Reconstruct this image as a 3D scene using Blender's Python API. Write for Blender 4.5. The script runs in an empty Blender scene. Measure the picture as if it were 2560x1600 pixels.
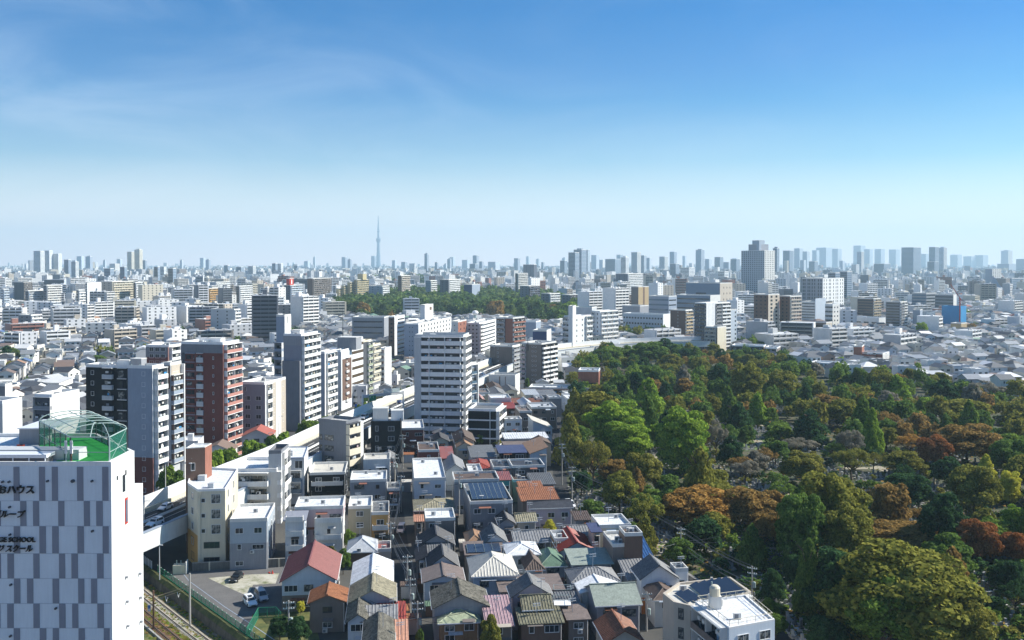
import bpy, math, random
import numpy as np
from mathutils import Vector, Matrix
R = math.radians
rnd = random.Random(7)
sc = bpy.context.scene
# ---------------------------------------------------------------- camera
F, CX, HC, PITCH = 2400.0, 1280.0, 65.0, R(1.0)
cP, sP = math.cos(PITCH), math.sin(PITCH)
YC = 660.0 + F * math.tan(PITCH)
cam = bpy.data.cameras.new('camera')
cam.sensor_width = 36; cam.lens = 36 * F / 2560
cam.shift_y = -(800 - YC) / 2560
cam.clip_start = 0.5; cam.clip_end = 60000
camo = bpy.data.objects.new('camera', cam); sc.collection.objects.link(camo)
camo.location = (0, 0, HC); camo.rotation_euler = (R(90) - PITCH, 0, 0)
sc.camera = camo
# ---------------------------------------------------------------- light
SUN_EL, SUN_AZ = 37.0, 14.0      # azimuth measured from +X (picture right) toward +Y (away)
SKY_STRENGTH, SUN_STRENGTH, EXPOSURE = 0.082, 4.7, 0.85
w = bpy.data.worlds.new('World'); sc.world = w; w.use_nodes = True
nt = w.node_tree; nt.nodes.clear()
wo = nt.nodes.new('ShaderNodeOutputWorld'); bg = nt.nodes.new('ShaderNodeBackground')
sky = nt.nodes.new('ShaderNodeTexSky'); sky.sky_type = 'NISHITA'; sky.sun_disc = False
sky.sun_elevation = R(SUN_EL); sky.sun_rotation = R(90 - SUN_AZ)
sky.altitude = 50; sky.air_density = 1.0; sky.dust_density = 0.6; sky.ozone_density = 3.0
hs = nt.nodes.new('ShaderNodeHueSaturation'); hs.inputs['Saturation'].default_value = 1.75; hs.inputs['Value'].default_value = 1.0
nt.links.new(sky.outputs[0], hs.inputs['Color'])
tc = nt.nodes.new('ShaderNodeTexCoord')
mp = nt.nodes.new('ShaderNodeMapping'); mp.inputs['Rotation'].default_value = (0.1, R(14), R(20)); mp.inputs['Scale'].default_value = (1.6, 1.2, 5.5)
nt.links.new(tc.outputs['Generated'], mp.inputs['Vector'])
nz = nt.nodes.new('ShaderNodeTexNoise'); nz.inputs['Scale'].default_value = 2.3; nz.inputs['Detail'].default_value = 9; nz.inputs['Roughness'].default_value = 0.55; nz.inputs['Distortion'].default_value = 0.9
nt.links.new(mp.outputs[0], nz.inputs['Vector'])
cr = nt.nodes.new('ShaderNodeMapRange'); cr.interpolation_type = 'SMOOTHSTEP'
cr.inputs['From Min'].default_value = 0.36; cr.inputs['From Max'].default_value = 0.82; cr.inputs['To Min'].default_value = 0.0; cr.inputs['To Max'].default_value = 0.27
nt.links.new(nz.outputs['Fac'], cr.inputs['Value'])
mx = nt.nodes.new('ShaderNodeMix'); mx.data_type = 'RGBA'
sxc = nt.nodes.new('ShaderNodeSeparateXYZ'); nt.links.new(tc.outputs['Generated'], sxc.inputs[0]); cg = nt.nodes.new('ShaderNodeMapRange')   # the cirrus thins out toward the sun side
cg.inputs['From Min'].default_value = -.45; cg.inputs['From Max'].default_value = .3; cg.inputs['To Min'].default_value = 1.0; cg.inputs['To Max'].default_value = .15; nt.links.new(sxc.outputs['X'], cg.inputs['Value'])
cm = nt.nodes.new('ShaderNodeMath'); cm.operation = 'MULTIPLY'; nt.links.new(cr.outputs[0], cm.inputs[0]); nt.links.new(cg.outputs[0], cm.inputs[1]); nt.links.new(cm.outputs[0], mx.inputs['Factor']); tint = nt.nodes.new('ShaderNodeMix'); tint.data_type = 'RGBA'; tint.blend_type = 'MULTIPLY'; tint.inputs['Factor'].default_value = 1
tint.inputs['B'].default_value = (.03, .72, .83, 1); nt.links.new(hs.outputs[0], tint.inputs['A']); nt.links.new(tint.outputs['Result'], mx.inputs['A'])
mx.inputs['B'].default_value = (6.6, 7.6, 8.6, 1)
sxz = nt.nodes.new('ShaderNodeSeparateXYZ'); nt.links.new(tc.outputs['Generated'], sxz.inputs[0])   # pale band of thick air low in the sky
hr = nt.nodes.new('ShaderNodeValToRGB'); el = hr.color_ramp.elements; el[0].position = 0.0; el[0].color = (.95,)*3+(1,); el[1].position = .25; el[1].color = (0,)*3+(1,)
for p_, v_ in ((.05, .62), (.105, .20), (.165, .045)): e_ = el.new(p_); e_.color = (v_,)*3+(1,)
nt.links.new(sxz.outputs['Z'], hr.inputs[0]); mx2 = nt.nodes.new('ShaderNodeMix'); mx2.data_type = 'RGBA'; nt.links.new(hr.outputs[0], mx2.inputs['Factor']); nt.links.new(mx.outputs['Result'], mx2.inputs['A']); mx2.inputs['B'].default_value = (10.2, 8.3, 7.9, 1)
nt.links.new(mx2.outputs['Result'], bg.inputs['Color']); bg.inputs['Strength'].default_value = SKY_STRENGTH
nt.links.new(bg.outputs[0], wo.inputs[0])
sl = bpy.data.lights.new('sun', 'SUN'); sl.energy = SUN_STRENGTH; sl.angle = R(0.5); sl.color = (1.0, 0.95, 0.86)
so = bpy.data.objects.new('sun', sl); sc.collection.objects.link(so)
sd = Vector((math.cos(R(SUN_AZ)) * math.cos(R(SUN_EL)), math.sin(R(SUN_AZ)) * math.cos(R(SUN_EL)), math.sin(R(SUN_EL))))
so.rotation_euler = sd.to_track_quat('Z', 'Y').to_euler(); so.location = (200, 50, 300)
sc.view_settings.view_transform = 'Standard'; sc.view_settings.look = 'None'
sc.view_settings.exposure = EXPOSURE; sc.view_settings.gamma = 1
sc.cycles.max_bounces = 5; sc.cycles.diffuse_bounces = 2; sc.cycles.glossy_bounces = 2; sc.cycles.transparent_max_bounces = 8
sc.cycles.volume_bounces = 2
# ---------------------------------------------------------------- projection helpers (source photo is 2560 x 1600)
def G(px, py, h=0.0):
    k = (py - YC) / F; dh = HC - h
    D = dh * (cP - k * sP) / (k * cP + sP)
    return ((px - CX) / F * (D * cP + dh * sP), D)
def DY(py, h=0.0): return G(CX, py, h)[1]
def HT(py, D):
    k = (py - YC) / F
    return HC - D * (k * cP + sP) / (cP - k * sP)
def PX(x, y, z):
    dh = HC - z; zc = y * cP + dh * sP
    if zc < 1: return (-9999, -9999)
    return (CX + F * x / zc, YC + F * (dh * cP - y * sP) / zc)
# ---------------------------------------------------------------- mesh builder
COL = sc.collection
class MB:
    def __init__(s): s.v = []; s.f = []; s.m = []
    def face(s, pts, mi=0):
        n = len(s.v); s.v += pts; s.f.append(tuple(range(n, n + len(pts)))); s.m.append(mi)
    def box(s, x0, x1, y0, y1, z0, z1, mi=0, top=None):
        n = len(s.v)
        s.v += [(x0,y0,z0),(x1,y0,z0),(x1,y1,z0),(x0,y1,z0),(x0,y0,z1),(x1,y0,z1),(x1,y1,z1),(x0,y1,z1)]
        s.f += [(n,n+3,n+2,n+1),(n+4,n+5,n+6,n+7),(n,n+1,n+5,n+4),(n+1,n+2,n+6,n+5),(n+2,n+3,n+7,n+6),(n+3,n,n+4,n+7)]
        s.m += [mi, mi if top is None else top, mi, mi, mi, mi]
    def fbox(s, fr, s0, s1, o0, o1, z0, z1, mi=0, top=None):
        ox, oy, dx, dy = fr; n = len(s.v)
        P = lambda a, o, z: (ox + dx*a + dy*o, oy + dy*a - dx*o, z)
        s.v += [P(s0,o1,z0),P(s1,o1,z0),P(s1,o0,z0),P(s0,o0,z0),P(s0,o1,z1),P(s1,o1,z1),P(s1,o0,z1),P(s0,o0,z1)]
        s.f += [(n,n+3,n+2,n+1),(n+4,n+5,n+6,n+7),(n,n+1,n+5,n+4),(n+1,n+2,n+6,n+5),(n+2,n+3,n+7,n+6),(n+3,n,n+4,n+7)]
        s.m += [mi, mi if top is None else top, mi, mi, mi, mi]
    def prism(s, poly, z0, z1, mi=0, top=None, bottom=True):
        k = len(poly); n = len(s.v)
        s.v += [(x, y, z0) for x, y in poly] + [(x, y, z1) for x, y in poly]
        for i in range(k):
            j = (i + 1) % k; s.f.append((n+i, n+j, n+k+j, n+k+i)); s.m.append(mi)
        s.f.append(tuple(n+k+i for i in range(k))); s.m.append(mi if top is None else top)
        if bottom: s.f.append(tuple(n+k-1-i for i in range(k))); s.m.append(mi)
    def tube(s, p0, p1, r, mi=0, k=6, r1=None):
        a = Vector(p0); b = Vector(p1); d = b - a
        if d.length < 1e-6: return
        d.normalize(); u = d.orthogonal().normalized(); v = d.cross(u); n = len(s.v); r1 = r if r1 is None else r1
        for c, rr in ((a, r), (b, r1)):
            for i in range(k):
                t = 2*math.pi*i/k; q = c + u*math.cos(t)*rr + v*math.sin(t)*rr; s.v.append(tuple(q))
        for i in range(k):
            j = (i+1) % k; s.f.append((n+i, n+j, n+k+j, n+k+i)); s.m.append(mi)
        s.f.append(tuple(n+k-1-i for i in range(k))); s.m.append(mi)
        s.f.append(tuple(n+k+i for i in range(k))); s.m.append(mi)
    def lathe(s, cx, cy, prof, mi=0, k=12):
        n = len(s.v)
        for r, z in prof:
            for i in range(k):
                t = 2*math.pi*i/k; s.v.append((cx + r*math.cos(t), cy + r*math.sin(t), z))
        for a in range(len(prof)-1):
            for i in range(k):
                j = (i+1) % k; s.f.append((n+a*k+i, n+a*k+j, n+(a+1)*k+j, n+(a+1)*k+i)); s.m.append(mi)
        s.f.append(tuple(n+(len(prof)-1)*k+i for i in range(k))); s.m.append(mi)
    def mesh(s, name):
        me = bpy.data.meshes.new(name); me.from_pydata(s.v, [], s.f)
        names = list(dict.fromkeys(s.m)); ix = {n: i for i, n in enumerate(names)}
        for m in names: me.materials.append(M(m))
        me.polygons.foreach_set('material_index', [ix[m] for m in s.m]); me.update(); return me
def link(name, data=None, parent=None, loc=None, rz=None):
    o = bpy.data.objects.new(name, data); COL.objects.link(o)
    if parent is not None: o.parent = parent
    if loc is not None: o.location = loc
    if rz: o.rotation_euler = (0, 0, rz)
    return o
def part(name, mb, parent, loc=None, rz=None, label=None):
    if not mb.f: return None
    o = link(name, mb.mesh(name), parent, loc, rz)
    if label: o['label'] = label
    return o
def tag(o, label, cat=None, group=None, kind=None):
    o['label'] = label
    if cat: o['category'] = cat
    if group: o['group'] = group
    if kind: o['kind'] = kind
    return o
def thing(name, label, cat, loc=(0,0,0), rz=0.0, group=None):
    o = link(name, None, None, loc, rz); o.empty_display_size = 1
    return tag(o, label, cat, group)
# ---------------------------------------------------------------- materials
PAL = {  # name: (rgb, roughness, variation)
 'white': ((.80,.80,.78),.55,.10), 'offwhite': ((.68,.67,.63),.6,.12), 'cream': ((.66,.60,.46),.6,.12), 'beige': ((.50,.44,.36),.6,.12),
 'palegrey': ((.50,.52,.53),.6,.12), 'grey': ((.30,.31,.33),.65,.14), 'midgrey': ((.20,.21,.23),.65,.14), 'darkgrey': ((.085,.09,.10),.6,.14), 'black': ((.014,.016,.018),.7,.15),
 'bluegrey': ((.30,.35,.42),.6,.12), 'paleblue': ((.50,.56,.62),.6,.1), 'lavender': ((.27,.28,.32),.6,.1), 'slate': ((.11,.12,.15),.55,.15),
 'brown': ((.16,.10,.075),.6,.14), 'taupe': ((.20,.17,.15),.65,.14), 'redbrown': ((.17,.055,.045),.6,.14), 'brick': ((.30,.13,.09),.7,.2), 'pinkbrick': ((.45,.22,.18),.65,.12),
 'khaki': ((.36,.32,.23),.65,.12), 'tan': ((.45,.34,.19),.65,.12), 'yellowtan': ((.56,.47,.27),.6,.1), 'ochre': ((.55,.33,.12),.6,.12), 'pink': ((.52,.40,.40),.6,.12), 'lilac': ((.50,.44,.50),.6,.1),
 'green': ((.12,.30,.20),.5,.12), 'teal': ((.06,.28,.30),.5,.12), 'navy': ((.02,.05,.16),.35,.1), 'blue': ((.05,.27,.52),.5,.12), 'red': ((.50,.05,.03),.5,.12), 'orange': ((.55,.20,.07),.6,.14),
 'r_grey': ((.16,.165,.17),.55,.3), 'r_dark': ((.06,.062,.07),.5,.3), 'r_mid': ((.26,.26,.26),.55,.25), 'r_brown': ((.14,.10,.08),.6,.3), 'r_taupe': ((.20,.16,.14),.6,.22),
 'r_khaki': ((.32,.29,.20),.7,.35), 'r_moss': ((.17,.16,.13),.8,.7), 'r_white': ((.76,.77,.77),.5,.26), 'r_cream': ((.60,.57,.50),.5,.15), 'r_pale': ((.48,.50,.52),.5,.18),
 'r_maroon': ((.27,.10,.09),.45,.12), 'r_red': ((.33,.065,.045),.45,.18), 'r_rust': ((.36,.15,.07),.6,.3), 'r_salmon': ((.50,.26,.17),.55,.2), 'r_green': ((.14,.22,.15),.5,.22),
 'r_sage': ((.30,.34,.29),.5,.2), 'r_lime': ((.36,.40,.27),.55,.25), 'r_blue': ((.03,.10,.26),.4,.2), 'r_navy': ((.07,.08,.15),.5,.2), 'r_terra': ((.27,.11,.06),.6,.3), 'r_pinkmetal': ((.42,.28,.29),.4,.25), 'r_olive': ((.19,.18,.12),.7,.35),
 'r_ochre': ((.33,.20,.12),.6,.22), 'r_stain': ((.62,.61,.57),.6,.4),
 'asphalt': ((.042,.043,.045),.85,.25), 'asphalt_old': ((.15,.145,.14),.9,.25), 'concrete': ((.38,.37,.34),.85,.3), 'concrete_dark': ((.17,.165,.15),.85,.35), 'paving': ((.28,.27,.25),.85,.25),
 'paint': ((.78,.78,.76),.5,.12), 'steel': ((.36,.45,.43),.5,.1), 'darksteel': ((.07,.075,.08),.45,.1), 'rust': ((.20,.11,.07),.8,.3), 'pole': ((.40,.39,.36),.7,.15), 'rail': ((.16,.13,.11),.45,.2),
 'sleeper': ((.55,.51,.44),.85,.3), 'netgreen': ((.02,.16,.10),.6,.1), 'fencegreen': ((.03,.22,.12),.5,.15), 'carwhite': ((.80,.81,.82),.2,.02), 'carsilver': ((.45,.47,.50),.22,.02), 'carblack': ((.015,.017,.02),.15,.02), 'carblue': ((.03,.07,.2),.2,.02),
 'tyre': ((.02,.02,.02),.8,.05), 'chrome': ((.6,.6,.6),.2,.02), 'lamp': ((.8,.8,.78),.15,.02), 'redlamp': ((.45,.02,.02),.25,.02), 'panel_grey': ((.25,.265,.31),.5,.10), 'panel_white': ((.70,.76,.80),.5,.07), 'stone': ((.30,.31,.31),.5,.35), 'stone_dark': ((.08,.09,.10),.35,.3), 'stone_light': ((.55,.54,.50),.6,.3),
 'signgreen': ((.01,.22,.10),.4,.05), 'signblue': ((.01,.12,.45),.4,.05), 'letter': ((.015,.016,.018),.5,.02), 'wood': ((.28,.17,.09),.7,.25), 'solar': ((.03,.045,.075),.25,.1), 'bark': ((.11,.08,.06),.9,.3), 'barkpale': ((.28,.24,.20),.9,.25),
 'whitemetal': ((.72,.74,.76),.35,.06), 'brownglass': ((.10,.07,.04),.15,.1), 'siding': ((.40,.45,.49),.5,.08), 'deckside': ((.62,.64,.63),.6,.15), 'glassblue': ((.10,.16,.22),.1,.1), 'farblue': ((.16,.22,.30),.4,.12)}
MATS = {}
def nd(nt, t, **kw):
    n = nt.nodes.new(t)
    for k, v in kw.items():
        if k in n.inputs: n.inputs[k].default_value = v
        else: setattr(n, k, v)
    return n
def M(name):
    if name in MATS: return MATS[name]
    m = bpy.data.materials.new(name); MATS[name] = m; m.use_nodes = True
    nt = m.node_tree; bs = nt.nodes['Principled BSDF']; L = nt.links.new
    if name in SPECIAL: SPECIAL[name](m, nt, bs, L); return m
    rgb, ro, var = PAL[name]
    if name.startswith('r_'): var = min(.8, var*1.5)
    tcn = nd(nt, 'ShaderNodeTexCoord'); n1 = nd(nt, 'ShaderNodeTexNoise', Scale=0.35 if not name.startswith('r_') else 0.9, Detail=8.0, Roughness=0.65)
    n2 = nd(nt, 'ShaderNodeTexNoise', Scale=2.2, Detail=4.0); mpn = nd(nt, 'ShaderNodeMapping')
    mpn.inputs['Scale'].default_value = (1.5, 1.5, 0.16)      # rain streaks run down the walls
    L(tcn.outputs['Object'], n1.inputs['Vector']); L(tcn.outputs['Object'], mpn.inputs['Vector']); L(mpn.outputs[0], n2.inputs['Vector'])
    ad = nd(nt, 'ShaderNodeMath', operation='ADD'); L(n1.outputs['Fac'], ad.inputs[0]); L(n2.outputs['Fac'], ad.inputs[1])
    mr = nd(nt, 'ShaderNodeMapRange'); mr.inputs['From Min'].default_value = .6; mr.inputs['From Max'].default_value = 1.4
    mr.inputs['To Min'].default_value = 1 - var*1.3; mr.inputs['To Max'].default_value = 1 + var*.7; L(ad.outputs[0], mr.inputs['Value'])
    vm = nd(nt, 'ShaderNodeVectorMath', operation='SCALE'); vm.inputs[0].default_value = rgb; L(mr.outputs[0], vm.inputs['Scale'])
    L(vm.outputs[0], bs.inputs['Base Color']); bs.inputs['Roughness'].default_value = ro; bs.inputs['Specular IOR Level'].default_value = .25 if ro > .4 else .5
    if name in ('chrome',): bs.inputs['Metallic'].default_value = .8
    if name.startswith('r_') or name in ('ballast','concrete','asphalt_old'):
        bp = nd(nt, 'ShaderNodeBump', Strength=.25, Distance=.05); n3 = nd(nt, 'ShaderNodeTexNoise', Scale=9.0); L(tcn.outputs['Object'], n3.inputs['Vector']); L(n3.outputs['Fac'], bp.inputs['Height']); L(bp.outputs[0], bs.inputs['Normal'])
    return m
def sp_glass(m, nt, bs, L):
    bs.inputs['Base Color'].default_value = (.025,.032,.038,1); bs.inputs['Roughness'].default_value = .08; bs.inputs['Specular IOR Level'].default_value = .6
def sp_glass2(m, nt, bs, L):
    n1 = nd(nt, 'ShaderNodeTexNoise', Scale=1.3, Detail=2.0); tcn = nd(nt, 'ShaderNodeTexCoord'); L(tcn.outputs['Object'], n1.inputs['Vector'])
    rp = nd(nt, 'ShaderNodeValToRGB'); rp.color_ramp.elements[0].color = (.04,.05,.055,1); rp.color_ramp.elements[1].color = (.32,.32,.29,1); rp.color_ramp.elements[0].position = .45; rp.color_ramp.elements[1].position = .62
    L(n1.outputs['Fac'], rp.inputs[0]); L(rp.outputs[0], bs.inputs['Base Color']); bs.inputs['Roughness'].default_value = .15
def sp_objcol(m, nt, bs, L):
    oi = nd(nt, 'ShaderNodeObjectInfo'); tcn = nd(nt, 'ShaderNodeTexCoord'); n1 = nd(nt, 'ShaderNodeTexNoise', Scale=.3, Detail=6.0); L(tcn.outputs['Object'], n1.inputs['Vector'])
    mr = nd(nt, 'ShaderNodeMapRange'); mr.inputs['To Min'].default_value = .8; mr.inputs['To Max'].default_value = 1.15; L(n1.outputs['Fac'], mr.inputs['Value'])
    vm = nd(nt, 'ShaderNodeVectorMath', operation='SCALE'); L(oi.outputs['Color'], vm.inputs[0]); L(mr.outputs[0], vm.inputs['Scale']); L(vm.outputs[0], bs.inputs['Base Color']); bs.inputs['Roughness'].default_value = .6
def sp_attr(m, nt, bs, L):
    at = nd(nt, 'ShaderNodeAttribute', attribute_name='paint'); tcn = nd(nt, 'ShaderNodeTexCoord'); n1 = nd(nt, 'ShaderNodeTexNoise', Scale=.5, Detail=5.0); L(tcn.outputs['Object'], n1.inputs['Vector'])
    mr = nd(nt, 'ShaderNodeMapRange'); mr.inputs['To Min'].default_value = .8; mr.inputs['To Max'].default_value = 1.15; L(n1.outputs['Fac'], mr.inputs['Value'])
    vm = nd(nt, 'ShaderNodeVectorMath', operation='SCALE'); L(at.outputs['Color'], vm.inputs[0]); L(mr.outputs[0], vm.inputs['Scale']); L(vm.outputs[0], bs.inputs['Base Color']); bs.inputs['Roughness'].default_value = .6
def sp_net(m, nt, bs, L):
    bs.inputs['Base Color'].default_value = (.006,.13,.085,1); bs.inputs['Roughness'].default_value = .8
    tr = nd(nt, 'ShaderNodeBsdfTransparent'); ms = nd(nt, 'ShaderNodeMixShader', Fac=.55); out = nt.nodes['Material Output']
    L(bs.outputs[0], ms.inputs[2]); L(tr.outputs[0], ms.inputs[1]); L(ms.outputs[0], out.inputs[0])
    ms.inputs[0].default_value = .6
def sp_clear(m, nt, bs, L):
    bs.inputs['Base Color'].default_value = (.55,.66,.68,1); bs.inputs['Roughness'].default_value = .15
    tr = nd(nt, 'ShaderNodeBsdfTransparent'); ms = nd(nt, 'ShaderNodeMixShader'); out = nt.nodes['Material Output']
    L(bs.outputs[0], ms.inputs[2]); L(tr.outputs[0], ms.inputs[1]); L(ms.outputs[0], out.inputs[0]); ms.inputs[0].default_value = .6
def sp_turf(m, nt, bs, L):
    n1 = nd(nt, 'ShaderNodeTexNoise', Scale=1.2, Detail=4.0); tcn = nd(nt, 'ShaderNodeTexCoord'); L(tcn.outputs['Object'], n1.inputs['Vector'])
    rp = nd(nt, 'ShaderNodeValToRGB'); rp.color_ramp.elements[0].color = (.015,.30,.04,1); rp.color_ramp.elements[1].color = (.03,.42,.07,1)
    L(n1.outputs['Fac'], rp.inputs[0]); L(rp.outputs[0], bs.inputs['Base Color']); bs.inputs['Roughness'].default_value = .9
def ramp_mat(scale, stops, rough=.95, coord='Object', detail=8.0, bump=0.0):
    def f(m, nt, bs, L):
        tcn = nd(nt, 'ShaderNodeTexCoord'); n1 = nd(nt, 'ShaderNodeTexNoise', Scale=scale, Detail=detail, Roughness=.7); L(tcn.outputs[coord], n1.inputs['Vector'])
        rp = nd(nt, 'ShaderNodeValToRGB'); el = rp.color_ramp.elements
        while len(el) < len(stops): el.new(.5)
        for e, (p, c) in zip(el, stops): e.position = p; e.color = (*c, 1)
        L(n1.outputs['Fac'], rp.inputs[0]); L(rp.outputs[0], bs.inputs['Base Color']); bs.inputs['Roughness'].default_value = rough
    return f
def leafmat(c0, c1):
    def f(m, nt, bs, L):
        ge = nd(nt, 'ShaderNodeNewGeometry'); tcn = nd(nt, 'ShaderNodeTexCoord'); n1 = nd(nt, 'ShaderNodeTexNoise', Scale=3.0, Detail=3.0); L(tcn.outputs['Object'], n1.inputs['Vector'])
        ad = nd(nt, 'ShaderNodeMath', operation='ADD'); L(n1.outputs['Fac'], ad.inputs[0]); mu = nd(nt, 'ShaderNodeMath', operation='MULTIPLY'); L(ge.outputs['Random Per Island'], mu.inputs[0]); mu.inputs[1].default_value = .55; L(mu.outputs[0], ad.inputs[1])
        rp = nd(nt, 'ShaderNodeValToRGB'); rp.color_ramp.elements[0].position = .45; rp.color_ramp.elements[0].color = (*c0, 1); rp.color_ramp.elements[1].position = 1.0; rp.color_ramp.elements[1].color = (*c1, 1); L(ad.outputs[0], rp.inputs[0])
        df = nd(nt, 'ShaderNodeBsdfDiffuse'); tl = nd(nt, 'ShaderNodeBsdfTranslucent'); ms = nd(nt, 'ShaderNodeMixShader'); ms.inputs[0].default_value = .38
        L(rp.outputs[0], df.inputs[0]); L(rp.outputs[0], tl.inputs[0]); L(df.outputs[0], ms.inputs[1]); L(tl.outputs[0], ms.inputs[2]); L(ms.outputs[0], nt.nodes['Material Output'].inputs[0])
    return f
def sp_farblock(m, nt, bs, L):
    at = nd(nt, 'ShaderNodeAttribute', attribute_name='paint'); ge = nd(nt, 'ShaderNodeNewGeometry'); sx = nd(nt, 'ShaderNodeSeparateXYZ'); L(ge.outputs['Position'], sx.inputs[0])
    def stripe(src, period, duty):
        a = nd(nt, 'ShaderNodeMath', operation='DIVIDE'); L(src, a.inputs[0]); a.inputs[1].default_value = period
        b = nd(nt, 'ShaderNodeMath', operation='FRACT'); L(a.outputs[0], b.inputs[0]); c = nd(nt, 'ShaderNodeMath', operation='LESS_THAN'); L(b.outputs[0], c.inputs[0]); c.inputs[1].default_value = duty; return c.outputs[0]
    z = stripe(sx.outputs['Z'], 3.3, .45); xy = nd(nt, 'ShaderNodeMath', operation='ADD'); L(sx.outputs['X'], xy.inputs[0]); L(sx.outputs['Y'], xy.inputs[1]); h = stripe(xy.outputs[0], 4.1, .6)
    mu = nd(nt, 'ShaderNodeMath', operation='MULTIPLY'); L(z, mu.inputs[0]); L(h, mu.inputs[1])
    sn = nd(nt, 'ShaderNodeSeparateXYZ'); L(ge.outputs['Normal'], sn.inputs[0]); lt = nd(nt, 'ShaderNodeMath', operation='LESS_THAN'); L(sn.outputs['Z'], lt.inputs[0]); lt.inputs[1].default_value = .5
    m2 = nd(nt, 'ShaderNodeMath', operation='MULTIPLY'); L(mu.outputs[0], m2.inputs[0]); L(lt.outputs[0], m2.inputs[1]); m3 = nd(nt, 'ShaderNodeMath', operation='MULTIPLY'); L(m2.outputs[0], m3.inputs[0]); m3.inputs[1].default_value = .75
    mxn = nd(nt, 'ShaderNodeMix', data_type='RGBA'); L(m3.outputs[0], mxn.inputs['Factor']); L(at.outputs['Color'], mxn.inputs['A']); mxn.inputs['B'].default_value = (.06,.075,.09,1); L(mxn.outputs['Result'], bs.inputs['Base Color']); bs.inputs['Roughness'].default_value = .5
SPECIAL = {'glass': sp_glass, 'curtain': sp_glass2, 'objcol': sp_objcol, 'attr': sp_attr, 'net': sp_net, 'clear': sp_clear, 'turf': sp_turf, 'farblock': sp_farblock,
 'ground': ramp_mat(.05, [(.3,(.04,.042,.04)),(.5,(.065,.063,.058)),(.7,(.10,.095,.08))]), 'ballast': ramp_mat(.45, [(.3,(.06,.06,.03)),(.45,(.16,.14,.07)),(.6,(.27,.23,.18)),(.75,(.34,.29,.23))]),  # 'ground' is toned dark for the shadow in the gaps between houses
 'graveground': ramp_mat(.16, [(.3,(.025,.035,.015)),(.5,(.05,.06,.025)),(.62,(.10,.08,.045)),(.72,(.18,.14,.09))]),
 'grass': ramp_mat(.5, [(.3,(.03,.055,.015)),(.5,(.10,.11,.03)),(.7,(.20,.17,.06))]),
 'lawn': ramp_mat(.6, [(.3,(.06,.11,.02)),(.7,(.13,.17,.04))]),
 'lotpatch': ramp_mat(.35, [(.35,(.13,.15,.06)),(.5,(.38,.36,.28)),(.6,(.48,.46,.38))]),
 'canalwall': ramp_mat(.5, [(.3,(.05,.045,.035)),(.55,(.12,.11,.085)),(.7,(.20,.18,.14))]),
 'l_dark': leafmat((0.023, 0.058, 0.027),(0.077, 0.153, 0.055)), 'l_green': leafmat((0.065,0.115,0.022),(0.24,0.34,0.06)), 'l_mid': leafmat((0.05, 0.104, 0.024),(0.186, 0.278, 0.061)), 'l_ginkgo': leafmat((0.086, 0.174, 0.024),(0.36, 0.486, 0.067)),
 'l_olive': leafmat((0.1, 0.116, 0.024),(0.335, 0.324, 0.067)), 'l_orange': leafmat((0.193, 0.108, 0.033),(0.577, 0.342, 0.094)), 'l_brown': leafmat((0.136, 0.102, 0.037),(0.446, 0.284, 0.091)), 'l_red': leafmat((0.173, 0.066, 0.025),(0.427, 0.19, 0.07)),
 'l_yellow': leafmat((0.384, 0.395, 0.038),(0.72, 0.672, 0.113)), 'l_grey': leafmat((0.135, 0.134, 0.104),(0.366, 0.332, 0.253)), 'l_rustgreen': leafmat((0.09, 0.101, 0.022),(0.324, 0.302, 0.066)), 'l_forest': leafmat((0.039, 0.081, 0.028),(0.144, 0.216, 0.066)), 'l_forest2': leafmat((0.057, 0.108, 0.028),(0.212, 0.269, 0.076)), 'l_jade': leafmat((0.057, 0.18, 0.094),(0.193, 0.431, 0.226))}
# ================================================================ builders
OCC = []      # picture rectangles of big buildings: (x0, x1, y0, y1, distance)
FOOT = []     # circles already built on: (x, y, r)
LAND = []     # landmarks for labels: (phrase, x, y)
WM = {}
def frame(p0, p1):
    dx, dy = p1[0]-p0[0], p1[1]-p0[1]; L = math.hypot(dx, dy); return (p0[0], p0[1], dx/L, dy/L), L
def winmesh(w, h, st):
    k = (round(w,1), round(h,1), st)
    if k not in WM:
        mb = MB(); fc = 'paint' if st != 'd' else 'darksteel'
        n = 1 if w < 1.0 else (2 if w < 2.3 else 3)
        mb.box(-w/2, w/2, -.03, .02, 0, h, rnd.choice(['glass','glass','curtain']) if st != 'c' else 'curtain')
        for x0, x1 in ((-w/2-.05, -w/2+.03), (w/2-.03, w/2+.05)): mb.box(x0, x1, -.09, .02, -.05, h+.05, fc)
        mb.box(-w/2-.05, w/2+.05, -.12, .02, -.09, 0, fc); mb.box(-w/2-.05, w/2+.05, -.09, .02, h, h+.06, fc)
        for i in range(1, n): x = -w/2 + w*i/n; mb.box(x-.03, x+.03, -.06, .02, 0, h, fc)
        WM[k] = mb.mesh('window')
    return WM[k]
def window(parent, fr, s, z, w, h, st='n'):
    ox, oy, dx, dy = fr
    return link('window', winmesh(w, h, st), parent, (ox+dx*s, oy+dy*s, z), math.atan2(dy, dx))
def glaze(mb, fr, s0, s1, z0, z1, seg=1.7, o=.14, wall=True):
    s = s0 + .15
    while s < s1 - .4:
        e = min(s + seg*rnd.uniform(.7, 1.3), s1 - .1)
        c = rnd.choice(['glass', 'glass', 'curtain', 'curtain']); mb.fbox(fr, s, e-.12, 0, o, z0, z1, c)
        s = e + (rnd.choice([.05, .05, .9]) if wall else .05)
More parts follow.
